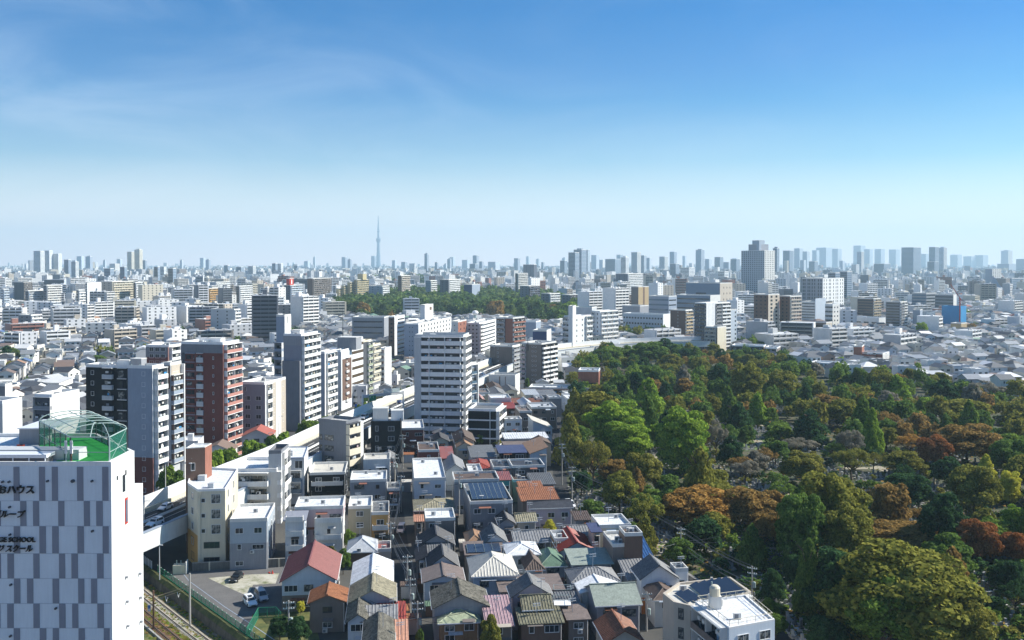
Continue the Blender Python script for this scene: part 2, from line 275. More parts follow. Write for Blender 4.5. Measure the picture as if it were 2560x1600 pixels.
def facade(root, mbw, poly, i, specs, H, n, detail, base=0.0):
    fr, L = frame(poly[i], poly[(i+1) % len(poly)]); fh = (H-base)/n
    for sp in specs:
        kd, t0, t1 = sp[0], sp[1], sp[2]; d = sp[3] if len(sp) > 3 else {}
        f0, f1 = d.get('f', (0, n)); f1 = min(f1, n); s0 = t0*L if not isinstance(t0, (list, tuple)) else 0; s1 = t1*L if not isinstance(t0, (list, tuple)) else 0
        dep = d.get('dep', 1.2); col = d.get('col', 'white'); ph = d.get('ph', 1.1)
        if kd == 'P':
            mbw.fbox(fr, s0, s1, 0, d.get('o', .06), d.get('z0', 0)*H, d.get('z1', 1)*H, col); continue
        if kd == 'C':
            mbw.fbox(fr, s0, s1, 0, dep, d.get('z0', 0)*H, d.get('z1', 1)*H + d.get('up', 0), col); continue
        for f in range(f0, f1):
            z = base + f*fh
            if kd == 'W':
                for t in t0:
                    w, h = t1
                    if detail: window(root, fr, t*L, z + d.get('z', .95), w, h, d.get('st', 'n'))
                    else: mbw.fbox(fr, t*L-w/2, t*L+w/2, 0, .16, z+d.get('z', .95), z+d.get('z', .95)+h, 'glass')
            elif kd == 'N':
                hh = d.get('h', 1.2); mb = MB() if detail else mbw; sg = d.get('seg', 1.6); s = s0
                zz = z + d.get('z', .9)
                while s < s1 - .2:
                    e = min(s+sg, s1); mb.fbox(fr, s+.04, e-.04, 0, .24, zz, zz+hh, d.get('gl') or rnd.choice(['glass', 'glass', 'curtain'])); s = e
                if d.get('lip'): mb.fbox(fr, s0-.1, s1+.1, 0, .14, zz-.12, zz, d['lip'])
                if detail: part('window_band', mb, root)
            elif kd == 'L':
                mbw.fbox(fr, s0, s1, 0, dep, z-.1, z+d.get('t', .12), col)
            elif kd == 'B':
                mb = MB() if detail else mbw; mg = MB() if detail else mbw
                mb.fbox(fr, s0, s1, 0, dep, z-.14, z+.06, d.get('slab', 'offwhite'))
                mb.fbox(fr, s0, s1, dep-.12, dep, z+.06, z+ph, col)
                for a, b in ((s0, s0+.12), (s1-.12, s1)): mb.fbox(fr, a, b, 0, dep-.12, z+.06, z+ph, col)
                nf = max(1, round((s1-s0)/d.get('bay', 6.5)))
                for q in range(nf+1):
                    a = s0 + (s1-s0-.14)*q/nf
                    if d.get('fin', True): mb.fbox(fr, a+.01, a+.13, 0, dep-.13, z+ph, z+fh-.14, d.get('finc', 'offwhite'))
                (glaze(mg, fr, s0+.2, s1-.2, z+.2, z+min(2.25, fh-.5), d.get('seg', 1.7)) if not d.get('back') else mg.fbox(fr, s0+.05, s1-.05, 0, .14, z+.1, z+fh-.2, d['back']))  # a back colour swaps the panes for one plain strip of painted shade
                if dep > .8:
                    ml = MB() if detail else mbw; rl = random.Random(int(z*10)+int(L*7)+i)
                    for _ in range(int((s1-s0)/2.2)):
                        a = rl.uniform(s0+.4, s1-1.3)
                        if rl.random() < .5: mbw.fbox(fr, a, a+.8, .1, .45, z+1.5, z+2.05, 'offwhite')
                        elif rl.random() < .7: ml.fbox(fr, a, a+rl.uniform(.5, 1.3), dep-.32, dep-.27, z+ph+.1, z+ph+rl.uniform(.5, .85), rl.choice(['white','white','paleblue','cream','blue','midgrey','pink','palegrey']))
                    if detail: part('laundry', ml, root)
                if d.get('rail'): mb.fbox(fr, s0, s1, dep-.1, dep-.05, z+ph+.05, z+ph+.12, 'steel')
                if detail:
                    part('balcony', mb, root); part('window', mg, root)
        if kd == 'B' and f1 <= n: mbw.fbox(fr, s0, s1, 0, dep, base+f1*fh-.14, base+f1*fh+.06, d.get('slab', 'offwhite'))
def parapet(mb, poly, z0, z1, th, m):
    k = len(poly); cx = sum(p[0] for p in poly)/k; cy = sum(p[1] for p in poly)/k
    inn = []
    for x, y in poly:
        d = math.hypot(x-cx, y-cy); f = max(.2, 1 - th*1.4/max(d, 1)); inn.append((cx+(x-cx)*f, cy+(y-cy)*f))
    for i in range(k):
        j = (i+1) % k; a, b, c, d = poly[i], poly[j], inn[j], inn[i]
        n = len(mb.v); mb.v += [(*a,z0),(*b,z0),(*c,z0),(*d,z0),(*a,z1),(*b,z1),(*c,z1),(*d,z1)]
        mb.f += [(n,n+1,n+5,n+4),(n+2,n+3,n+7,n+6),(n+4,n+5,n+6,n+7)]; mb.m += [m]*3
    return inn
def inpoly(x, y, poly):
    c = False; j = len(poly)-1
    for i in range(len(poly)):
        if (poly[i][1] > y) != (poly[j][1] > y) and x < (poly[j][0]-poly[i][0])*(y-poly[i][1])/(poly[j][1]-poly[i][1])+poly[i][0]: c = not c
        j = i
    return c
def antenna(parent, x, y, z, h=3.0, name='antenna'):
    mb = MB(); mb.tube((x,y,z), (x,y,z+h), .06, 'palegrey', 4)
    for k, q in enumerate((.95, .8)):
        mb.tube((x-.7,y,z+h*q), (x+.7,y+.2,z+h*q), .045, 'palegrey', 4)
        for t in range(-3, 4): mb.tube((x+t*.2, y-.3+t*.05, z+h*q), (x+t*.2, y+.3+t*.05, z+h*q), .03, 'palegrey', 3)
    return part(name, mb, parent)
def ac_unit(mb, x, y, z, s=1.0):
    mb.box(x, x+.85*s, y, y+.35*s, z, z+.7*s, 'offwhite'); mb.box(x+.1*s, x+.55*s, y-.02, y, z+.12*s, z+.58*s, 'midgrey')
def rooftop(root, poly, z, dens, parts, seed):
    r = random.Random(seed); xs = [p[0] for p in poly]; ys = [p[1] for p in poly]; cx = sum(xs)/len(xs); cy = sum(ys)/len(ys)
    inner = [(cx+(x-cx)*.78, cy+(y-cy)*.78) for x, y in poly]
    mb = MB()
    for _ in range(dens):
        x = r.uniform(min(xs), max(xs)); y = r.uniform(min(ys), max(ys))
        if not (inpoly(x, y, inner) and inpoly(x+1.6, y+1, inner)): continue
        q = r.random()
        if q < .55: ac_unit(mb, x, y, z, r.uniform(1.1, 1.7))
        elif q < .8: mb.box(x, x+r.uniform(.8, 2.2), y, y+r.uniform(.6, 1.5), z, z+r.uniform(.3, 1.2), r.choice(['offwhite','palegrey','grey','white']))
        else: mb.tube((x, y, z), (x, y, z+r.uniform(.8, 2.0)), .12, 'steel', 6)
    if mb.f: part('rooftop_equipment', mb, root)
def hero(name, label, phrase, foot, H, n, wall, fac, roof='r_stain', detail=True, cat='building', group=None, dens=10, par=.9, rim='offwhite', base=0.0, pent=None, extra=None, occ=True, z0=0.0, tankv=False):
    ox, oy = foot[1 if len(foot) == 4 else 0]; ori = (ox, oy)
    loc = [(x-ox, y-oy) for x, y in foot]
    root = thing(name, label, cat, (ox, oy, z0), 0, group)
    mbw = MB(); mbw.prism(loc, 0, H-z0, wall, roof, bottom=False)
    for i, specs in fac.items(): facade(root, mbw, loc, i, specs, H-z0, n, detail, base)
    mr = MB() if detail else mbw; parapet(mr, loc, H-z0, H-z0+par, .3, rim); H -= z0
    part('wall', mbw, root)
    if detail: part('parapet', mr, root)
    xs = [p[0] for p in loc]; ys = [p[1] for p in loc]; cx = sum(xs)/len(xs); cy = sum(ys)/len(ys)
    if pent:   # (fraction x, fraction y from centre, width, depth, height, material)
        for (fx, fy, pw, pd, phh, pm) in pent:
            e0, _ = frame(loc[0], loc[1]); u = (e0[2], e0[3]); v = (-u[1], u[0])
            bx0 = cx + u[0]*fx + v[0]*fy; by0 = cy + u[1]*fx + v[1]*fy
            pl = [(bx0+u[0]*a+v[0]*b, by0+u[1]*a+v[1]*b) for a, b in ((-pw/2,-pd/2),(pw/2,-pd/2),(pw/2,pd/2),(-pw/2,pd/2))]
            mp_ = MB() ; mp_.prism(pl, H, H+phh, pm, 'r_white'); mp_.prism([(bx0+(x-bx0)*1.04, by0+(y-by0)*1.04) for x, y in pl], H+phh, H+phh+.2, 'offwhite')
            part('stair_house', mp_, root)
    if dens: rooftop(root, loc, H, dens, None, hash(label) % 999 if False else len(label)*7+int(H*10))
    if extra: extra(root, loc, H)
    if phrase: LAND.append((phrase, ox+cx, oy+cy))
    r = max(math.hypot(x-cx, y-cy) for x, y in loc); FOOT.append((ox+cx, oy+cy, r+2))
    if occ:
        pts = [PX(ox+x, oy+y, z) for x, y in loc for z in (0, H)]
        OCC.append((min(p[0] for p in pts), max(p[0] for p in pts), min(p[1] for p in pts), max(p[1] for p in pts), min(oy+y for y in ys)))
    return root
def bx(xl, xn, xr, D, yaw=78.0, w=None, d=None):
    """footprint [E, N, B, C] from picture columns of the three visible edges, at distance D of corner N"""
    th = R(yaw); u = (math.cos(th), math.sin(th)); v = (-u[1], u[0])
    Nx = (xn-CX)/F*D; Ny = D
    if w is None: t = (xr-CX)/F; w = (t*Ny-Nx)/(u[0]-t*u[1])
    if d is None: t = (xl-CX)/F; d = (t*Ny-Nx)/(v[0]-t*v[1])
    w = min(max(w, 3), 140); d = min(max(d, 3), 140)
    N = (Nx, Ny); B = (Nx+u[0]*w, Ny+u[1]*w); E = (Nx+v[0]*d, Ny+v[1]*d)
    return [E, N, B, (E[0]+u[0]*w, E[1]+u[1]*w)]
def rp(pts, h): return [G(x, y, h) for x, y in pts]
# ---------------------------------------------------------------- houses
def roofplane(mb, a, b, c, d, m, th=.16, rib=.5, rh=.09):
    A, B, C_, D_ = map(Vector, (a, b, c, d)); n = (B-A).cross(D_-A)
    if n.length < 1e-6: n = (B-A).cross(C_-A)
    n.normalize()
    if n.z < 0: n = -n
    q = [A, B, C_, D_]; lo = [p - n*th for p in q]; k = len(mb.v)
    mb.v += [tuple(p) for p in q] + [tuple(p) for p in lo]
    mb.f += [(k,k+1,k+2,k+3),(k+7,k+6,k+5,k+4),(k,k+4,k+5,k+1),(k+1,k+5,k+6,k+2),(k+2,k+6,k+7,k+3),(k+3,k+7,k+4,k)]; mb.m += [m]*6
    if rib:
        e = B-A; L = e.length; ex = e/L; td = (D_-A).dot(ex)/L; tcx = (C_-A).dot(ex)/L; up = D_-A; up = up - ex*up.dot(ex)
        s = rib*.5
        while s < L:
            t = s/L; fr = 1.0
            if td > 1e-3 and t < td: fr = t/td
            if tcx < 1-1e-3 and t > tcx: fr = min(fr, (1-t)/(1-tcx))
            if fr > .04:
                p0 = A+ex*s+n*.005; p1 = p0+up*fr; hw = ex*rib*.22; k = len(mb.v)
                mb.v += [tuple(p0-hw), tuple(p0+hw), tuple(p0+n*rh), tuple(p1-hw), tuple(p1+hw), tuple(p1+n*rh)]
                mb.f += [(k,k+1,k+2),(k,k+2,k+5,k+3),(k+1,k+4,k+5,k+2)]; mb.m += [m]*3
            s += rib
def make_roof(mb, mw, typ, W, Dp, h, rh, roof, wall, oh, rib, cap):
    x0, x1, y0, y1 = -W/2, W/2, 0, Dp; wx0, wx1, wy0, wy1 = x0+oh, x1-oh, y0+oh, y1-oh
    if typ == 'G':
        roofplane(mb, (x0,y1,h), (x0,y0,h), (0,y0,h+rh), (0,y1,h+rh), roof, rib=rib); roofplane(mb, (x1,y0,h), (x1,y1,h), (0,y1,h+rh), (0,y0,h+rh), roof, rib=rib)
        zt = h+rh*(1-oh/(W/2))-.2
        for y in (wy0, wy1): mw.face([(wx0,y,h-.1),(wx1,y,h-.1),(wx1,y,h+rh*oh/(W/2)-.1),(0,y,h+rh-.17),(wx0,y,h+rh*oh/(W/2)-.1)] if y == wy0 else [(wx1,y,h-.1),(wx0,y,h-.1),(wx0,y,h+.1),(0,y,h+rh-.17),(wx1,y,h+.1)], wall)
        mb.box(-.14, .14, y0-.03, y1+.03, h+rh-.03, h+rh+.13, cap)
        for sx in (-1, 1): mb.fbox(((sx*W/2, y0, 0, 1)), 0, Dp, -.09, .09, h-.22, h-.04, 'paint')
    elif typ == 'S':
        ym = Dp/2
        roofplane(mb, (x0,y0,h), (x1,y0,h), (x1,ym,h+rh), (x0,ym,h+rh), roof, rib=rib); roofplane(mb, (x1,y1,h), (x0,y1,h), (x0,ym,h+rh), (x1,ym,h+rh), roof, rib=rib)
        for x in (wx0, wx1): mw.face([(x,wy0,h-.1),(x,wy1,h-.1),(x,wy1,h+.12),(x,ym,h+rh-.17),(x,wy0,h+.12)] if x == wx1 else [(x,wy1,h-.1),(x,wy0,h-.1),(x,wy0,h+.12),(x,ym,h+rh-.17),(x,wy1,h+.12)], wall)
        mb.box(x0-.03, x1+.03, ym-.14, ym+.14, h+rh-.03, h+rh+.13, cap); mb.box(x0, x1, y0-.09, y0+.05, h-.22, h-.04, 'paint')
    elif typ == 'H':
        if W >= Dp: a = (x0+Dp/2*.95, Dp/2, h+rh); b = (x1-Dp/2*.95, Dp/2, h+rh)
        else: a = (0, W/2*.95, h+rh); b = (0, Dp-W/2*.95, h+rh)
        if W >= Dp:
            roofplane(mb, (x0,y0,h),(x1,y0,h),b,a, roof, rib=rib); roofplane(mb, (x1,y1,h),(x0,y1,h),a,b, roof, rib=rib)
            roofplane(mb, (x1,y0,h),(x1,y1,h),b,b, roof, rib=rib); roofplane(mb, (x0,y1,h),(x0,y0,h),a,a, roof, rib=rib)
        else:
            roofplane(mb, (x0,y0,h),(x1,y0,h),a,a, roof, rib=rib); roofplane(mb, (x1,y1,h),(x0,y1,h),b,b, roof, rib=rib)
            roofplane(mb, (x1,y0,h),(x1,y1,h),b,a, roof, rib=rib); roofplane(mb, (x0,y1,h),(x0,y0,h),a,b, roof, rib=rib)
        for p, q in ((a,b),((x0,y0,h),a),((x1,y0,h),a if W < Dp else b),((x1,y1,h),b),((x0,y1,h),b if W < Dp else a)): mb.tube(p, q, .13, cap, 5)
        mb.box(x0, x1, y0-.09, y0+.05, h-.22, h-.04, 'paint')
    elif typ in ('K','KR','KL'):
        if typ == 'K': z = {(0,0):h,(1,0):h,(1,1):h+rh,(0,1):h+rh}; roofplane(mb, (x0,y0,h),(x1,y0,h),(x1,y1,h+rh),(x0,y1,h+rh), roof, rib=rib)
        elif typ == 'KR': z = {(0,0):h+rh,(1,0):h,(1,1):h,(0,1):h+rh}; roofplane(mb, (x1,y0,h),(x1,y1,h),(x0,y1,h+rh),(x0,y0,h+rh), roof, rib=rib)
        else: z = {(0,0):h,(1,0):h+rh,(1,1):h+rh,(0,1):h}; roofplane(mb, (x0,y1,h),(x0,y0,h),(x1,y0,h+rh),(x1,y1,h+rh), roof, rib=rib)
        P = lambda i, j: ((wx0, wx1)[i], (wy0, wy1)[j]); o = .2
        ring = [(0,0),(1,0),(1,1),(0,1)]
        for q in range(4):
            a, b = ring[q], ring[(q+1)%4]; pa, pb = P(*a), P(*b)
            mw.face([(*pa,h-.15),(*pb,h-.15),(*pb,max(z[b]-o,h-.14)),(*pa,max(z[a]-o,h-.14))], wall)
    else:
        pl = [(x0,y0),(x1,y0),(x1,y1),(x0,y1)]
        mb.face([(x,y,h) for x, y in pl], roof); parapet(mb, pl, h-.12, h+rh, .22, cap)
NH = 0
def house(xl, xr, yf, yb, h, typ, wall, roof, label, rh=1.6, yaw=7, n=2, wins=True, low=None, lh=0, bal=0, rib=None, cap=None, ant=None, phrase=None, name='house', cat='house', group=None, ac=1, solar=0, deckw=None, sidewin=True, oh=None):
    global NH; NH += 1; r = random.Random(NH*13)
    (ax, D1), (bx_, _), (_, D2) = G(xl, yf, h), G(xr, yf, h), G(xl, yb, h)
    W = max(2.5, (bx_-ax)/math.cos(R(yaw))); Dp = max(2.5, D2-D1); mx_ = (ax+bx_)/2
    root = thing(name, label, cat, (mx_, D1, 0), R(yaw), group)
    if oh is None: oh = 0 if typ == 'F' else .45
    mw, mr = MB(), MB(); mw.box(-W/2+oh, W/2-oh, oh, Dp-oh, 0, h-.12, wall)
    if low: mw.box(-W/2+oh-.03, W/2-oh+.03, oh-.03, Dp-oh+.03, 0, lh, low)
    if rib is None: rib = .5 if roof in ('r_khaki','r_moss','r_grey','r_dark','r_mid','r_brown','r_olive','r_terra','r_blue','r_cream','r_maroon','r_rust','r_red','r_salmon','r_pinkmetal','r_lime') and typ != 'F' else 0
    make_roof(mr, mw, typ, W, Dp, h, rh if typ != 'F' else min(rh, .6), roof, wall, oh, rib, cap or ('offwhite' if typ == 'F' else roof))
    part('wall', mw, root); part('roof', mr, root)
    fr = (-W/2+oh, oh, 1, 0); fl = W-2*oh; frr = (W/2-oh, oh, 0, 1); flr = Dp-2*oh; fh = h/n
    if wins:
        for f in range(n):
            z = f*fh+.9; ks = max(1, int(fl/3.2))
            for q in range(ks):
                if r.random() < .85: window(root, fr, fl*(q+.5)/ks, z if z+1.2 < h else z-.3, r.choice([1.6,1.6,.8,2.4]) if fl/ks > 2.8 else .8, r.choice([1.1,1.1,.9]), r.choice('nnnd'))
            if n > 1 and r.random() < .45:
                mb = MB(); q = r.uniform(.1, .6); a = q*fl; b = min(fl-.2, a+r.uniform(1.6, 3.2)); zz = z+1.35; c = r.choice(['r_terra','brick','paleblue','taupe','beige','r_pale'])
                k_ = len(mb.v); mb.v += [(-W/2+oh+a, oh, zz+.3), (-W/2+oh+b, oh, zz+.3), (-W/2+oh+b, oh-.75, zz+.02), (-W/2+oh+a, oh-.75, zz+.02)]; mb.v += [(x, y, v-.06) for x, y, v in mb.v[k_:k_+4]]
                mb.f += [(k_,k_+3,k_+2,k_+1),(k_+4,k_+5,k_+6,k_+7),(k_+3,k_+7,k_+6,k_+2),(k_,k_+4,k_+7,k_+3),(k_+1,k_+2,k_+6,k_+5)]; mb.m += [c]*5; part('awning', mb, root)
            if sidewin:
                ks = max(1, int(flr/4))
                for q in range(ks):
                    if r.random() < .8: window(root, frr, flr*(q+.5)/ks, z, r.choice([.8,1.6,.6]) if flr > 3.5 else .6, .9, 'n')
        for q in range(ac):
            mb = MB(); x = r.uniform(-W/2+oh+.4, W/2-oh-1.3); ac_unit(mb, x, oh-.42, r.choice([.05, fh+.05])); part('air_conditioner', mb, root)
        mb = MB(); x = W/2-oh-.15; mb.tube((x, oh-.07, 0), (x, oh-.07, h-.3), .05, 'paint', 5); part('drainpipe', mb, root)
    for b in range(bal):
        z = (b+1)*fh if n > 1 else fh*.5; mb = MB(); mb.fbox(fr, fl*.06, fl*.94, 0, 1.3, z-.15, z, 'offwhite'); mb.fbox(fr, fl*.06, fl*.94, 1.2, 1.3, z, z+1.0, wall if r.random() < .5 else 'offwhite')
        for s in (.06, .94): mb.fbox(fr, fl*s-.05, fl*s+.05, 0, 1.2, z, z+1.0, 'offwhite')
        part('balcony', mb, root)
    if typ == 'F':
        mb = MB()
        for _ in range(r.randint(1, 3)): x = r.uniform(-W/2+.8, W/2-2); y = r.uniform(.8, max(.9, Dp-1.8)); ac_unit(mb, x, y, h+.05, 1.2)
        part('rooftop_equipment', mb, root)
    if ant if ant is not None else r.random() < .75: antenna(root, r.uniform(-W/4, W/4), Dp*.5, h+(rh*.75 if typ in 'GSH' else 0), r.uniform(2.2, 3.4))
    if solar:
        for i in range(solar):
            mb = MB(); x = -W/2+.7+(W-1.4)*i/solar; pw = (W-1.4)/solar-.12
            mb.box(x, x+pw, 0, 0.001+Dp*.62, 0, .08, 'solar'); mb.box(x-.03, x, 0, Dp*.62, 0, .1, 'steel')
            o = part('solar_panel', mb, root); o.location = (0, Dp*.12 if typ == 'F' else Dp*.1, h+(.5 if typ == 'F' else .22)); o.rotation_euler = (math.atan2(rh, Dp) if typ == 'K' else R(6), 0, 0)
    FOOT.append((mx_, D1+Dp/2, max(W, Dp)/2+1.5))
    if phrase: LAND.append((phrase, mx_, D1+Dp/2))
    return root, W, Dp
# ---------------------------------------------------------------- trees
def crown_mesh(kind, n, leaf, seed):
    r = np.random.RandomState(seed); blobs = []
    if kind in ('dome', 'round', 'flat'):
        zc, hz, rb_, k = {'dome': (.47, .47, .76, 50), 'round': (.50, .47, .70, 38), 'flat': (.56, .36, .82, 50)}[kind]
        for i in range(k):   # blobs spread over the crown's outer shell, denser on top, of very different sizes
            u = 1-(i+.5)/k*1.45; a = i*2.39996+r.uniform(-.5,.5); q = math.sqrt(max(0, 1-u*u)); f = r.uniform(.72, 1.06)
            blobs.append((q*rb_*f*math.cos(a), q*rb_*f*math.sin(a), zc+u*hz*f*(1 if u > 0 else .8), r.uniform(.15, .34), r.uniform(.07, .15)))
        for i in range(8): a = r.uniform(0, 6.28); q = r.uniform(0, .4); blobs.append((q*math.cos(a), q*math.sin(a), zc+r.uniform(0, .25), .36, .18))
    elif kind == 'cone':
        for i in range(34):
            z = .10+.82*(i/34.); rad = (1-((z-.06)/.96)**1.3)*.78+.03; a = i*2.4+r.uniform(-.5,.5); q = rad*r.uniform(.5, 1.0); blobs.append((q*math.cos(a), q*math.sin(a), z, .12+rad*.40, .06+rad*.08))
        blobs.append((0, 0, .93, .12, .07)); blobs.append((0, 0, .5, .4, .3)); blobs.append((0, 0, .3, .5, .2))
    elif kind == 'flame':
        for i in range(40):
            z = .10+.80*(i/40.); rad = math.sin(min(1, (z+.05)*1.0)*math.pi*.90)**.6*.70+.04; a = i*2.4; q = rad*r.uniform(.5, 1.02); blobs.append((q*math.cos(a), q*math.sin(a), z, .13+rad*.30*r.uniform(.7, 1.3), .08*r.uniform(.7, 1.4)))
        blobs.append((0, 0, .5, .5, .32))
    else:   # bare: wide and sparse
        for i in range(44):
            a = r.uniform(0, 6.283); q = math.sqrt(r.uniform(0, 1))*.8; z = .42+.48*(1-q*q*.8)*r.uniform(.35, 1.05); blobs.append((q*math.cos(a), q*math.sin(a), z, r.uniform(.12, .24), r.uniform(.06, .12)))
    B = np.array(blobs); wt = B[:, 3]**2; wt /= wt.sum(); ix = r.choice(len(B), n, p=wt); b = B[ix]
    v = r.normal(size=(n, 3)); v[:, 2] = np.where(r.rand(n) < .75, np.abs(v[:, 2]), v[:, 2]); v /= np.linalg.norm(v, axis=1)[:, None]
    rr = r.uniform(.78, 1.06, n)[:, None]
    P = b[:, :3] + v*rr*np.stack([b[:, 3], b[:, 3], b[:, 4]], 1)
    nrm = v + r.normal(size=(n, 3))*.55; nrm /= np.linalg.norm(nrm, axis=1)[:, None]
    t = np.cross(nrm, r.normal(size=(n, 3))); t /= np.linalg.norm(t, axis=1)[:, None]; s = np.cross(nrm, t)
    sz = leaf*r.uniform(.55, 1.3, n)[:, None]; asp = np.array([1, 1, .48])  # unit crown is about twice as tall as its radius once scaled
    V = np.empty((n*4, 3)); 
    for k, (a, c) in enumerate(((-1,-.7),(1,-.5),(.8,.7),(-.7,.9))): V[k::4] = P + (t*a+s*c)*sz*asp
    F_ = np.arange(n*4).reshape(n, 4)
    me = bpy.data.meshes.new('crown'); me.from_pydata(V.tolist(), [], F_.tolist()); me.materials.append(M('l_green')); me.update(); return me
def trunk_mesh(kind, seed, m='bark', k=5):
    r = random.Random(seed); mb = MB(); top = .85 if kind in ('cone','flame') else .5
    mb.tube((0,0,-.01), (r.uniform(-.03,.03), r.uniform(-.03,.03), top*.6), .055, m, k, .038); mb.tube((0,0,top*.58), (r.uniform(-.06,.06), r.uniform(-.06,.06), top), .038, m, k, .012)
    nl = 9 if kind == 'bare' else 5
    for i in range(nl):
        a = i*2.4+r.uniform(-.4,.4); z0 = top*r.uniform(.45,.9); q = r.uniform(.4,.7); z1 = min(.9, z0+r.uniform(.15,.32))
        p = (math.cos(a)*q, math.sin(a)*q, z1); mb.tube((0,0,z0), p, .026, m, 4, .008)
        if kind == 'bare':
            for j in range(5): b = a+r.uniform(-.9,.9); mb.tube(tuple(c*.6+(0,0,z0*.4)[e] for e, c in enumerate(p)), (math.cos(b)*q*1.25, math.sin(b)*q*1.25, min(.97, z1+r.uniform(0,.15))), .011, m, 3, .003)
    return mb.mesh('trunk')
CM, TM = {}, {}
def tree(x, y, rad, h, kind, leafm, label, lod=0, group='trees of the cemetery', name='tree', seed=None, bark='bark', cat='tree'):
    sd = (seed if seed is not None else rnd.randint(0, 99)) % 3
    key = (kind, lod, sd)
    if key not in CM:
        n, lf = {0: (21000, .033), 1: (8000, .050), 2: (2200, .095)}[lod]
        if kind == 'bare': n, lf = int(n*.5), lf*.62
        CM[key] = crown_mesh(kind, n, lf, 11+sd*7+len(kind)); TM[key] = trunk_mesh(kind, sd, bark)
    root = thing(name, label, cat, (x, y, 0), rnd.uniform(0, 6.28), group)
    t = link('trunk', TM[key], root); c = link('crown', CM[key], root); root.scale = (rad, rad*rnd.uniform(.88, 1.1), h)
    c.material_slots[0].link = 'OBJECT'; c.material_slots[0].material = M(leafm)
    FOOT.append((x, y, rad*.45)); return root
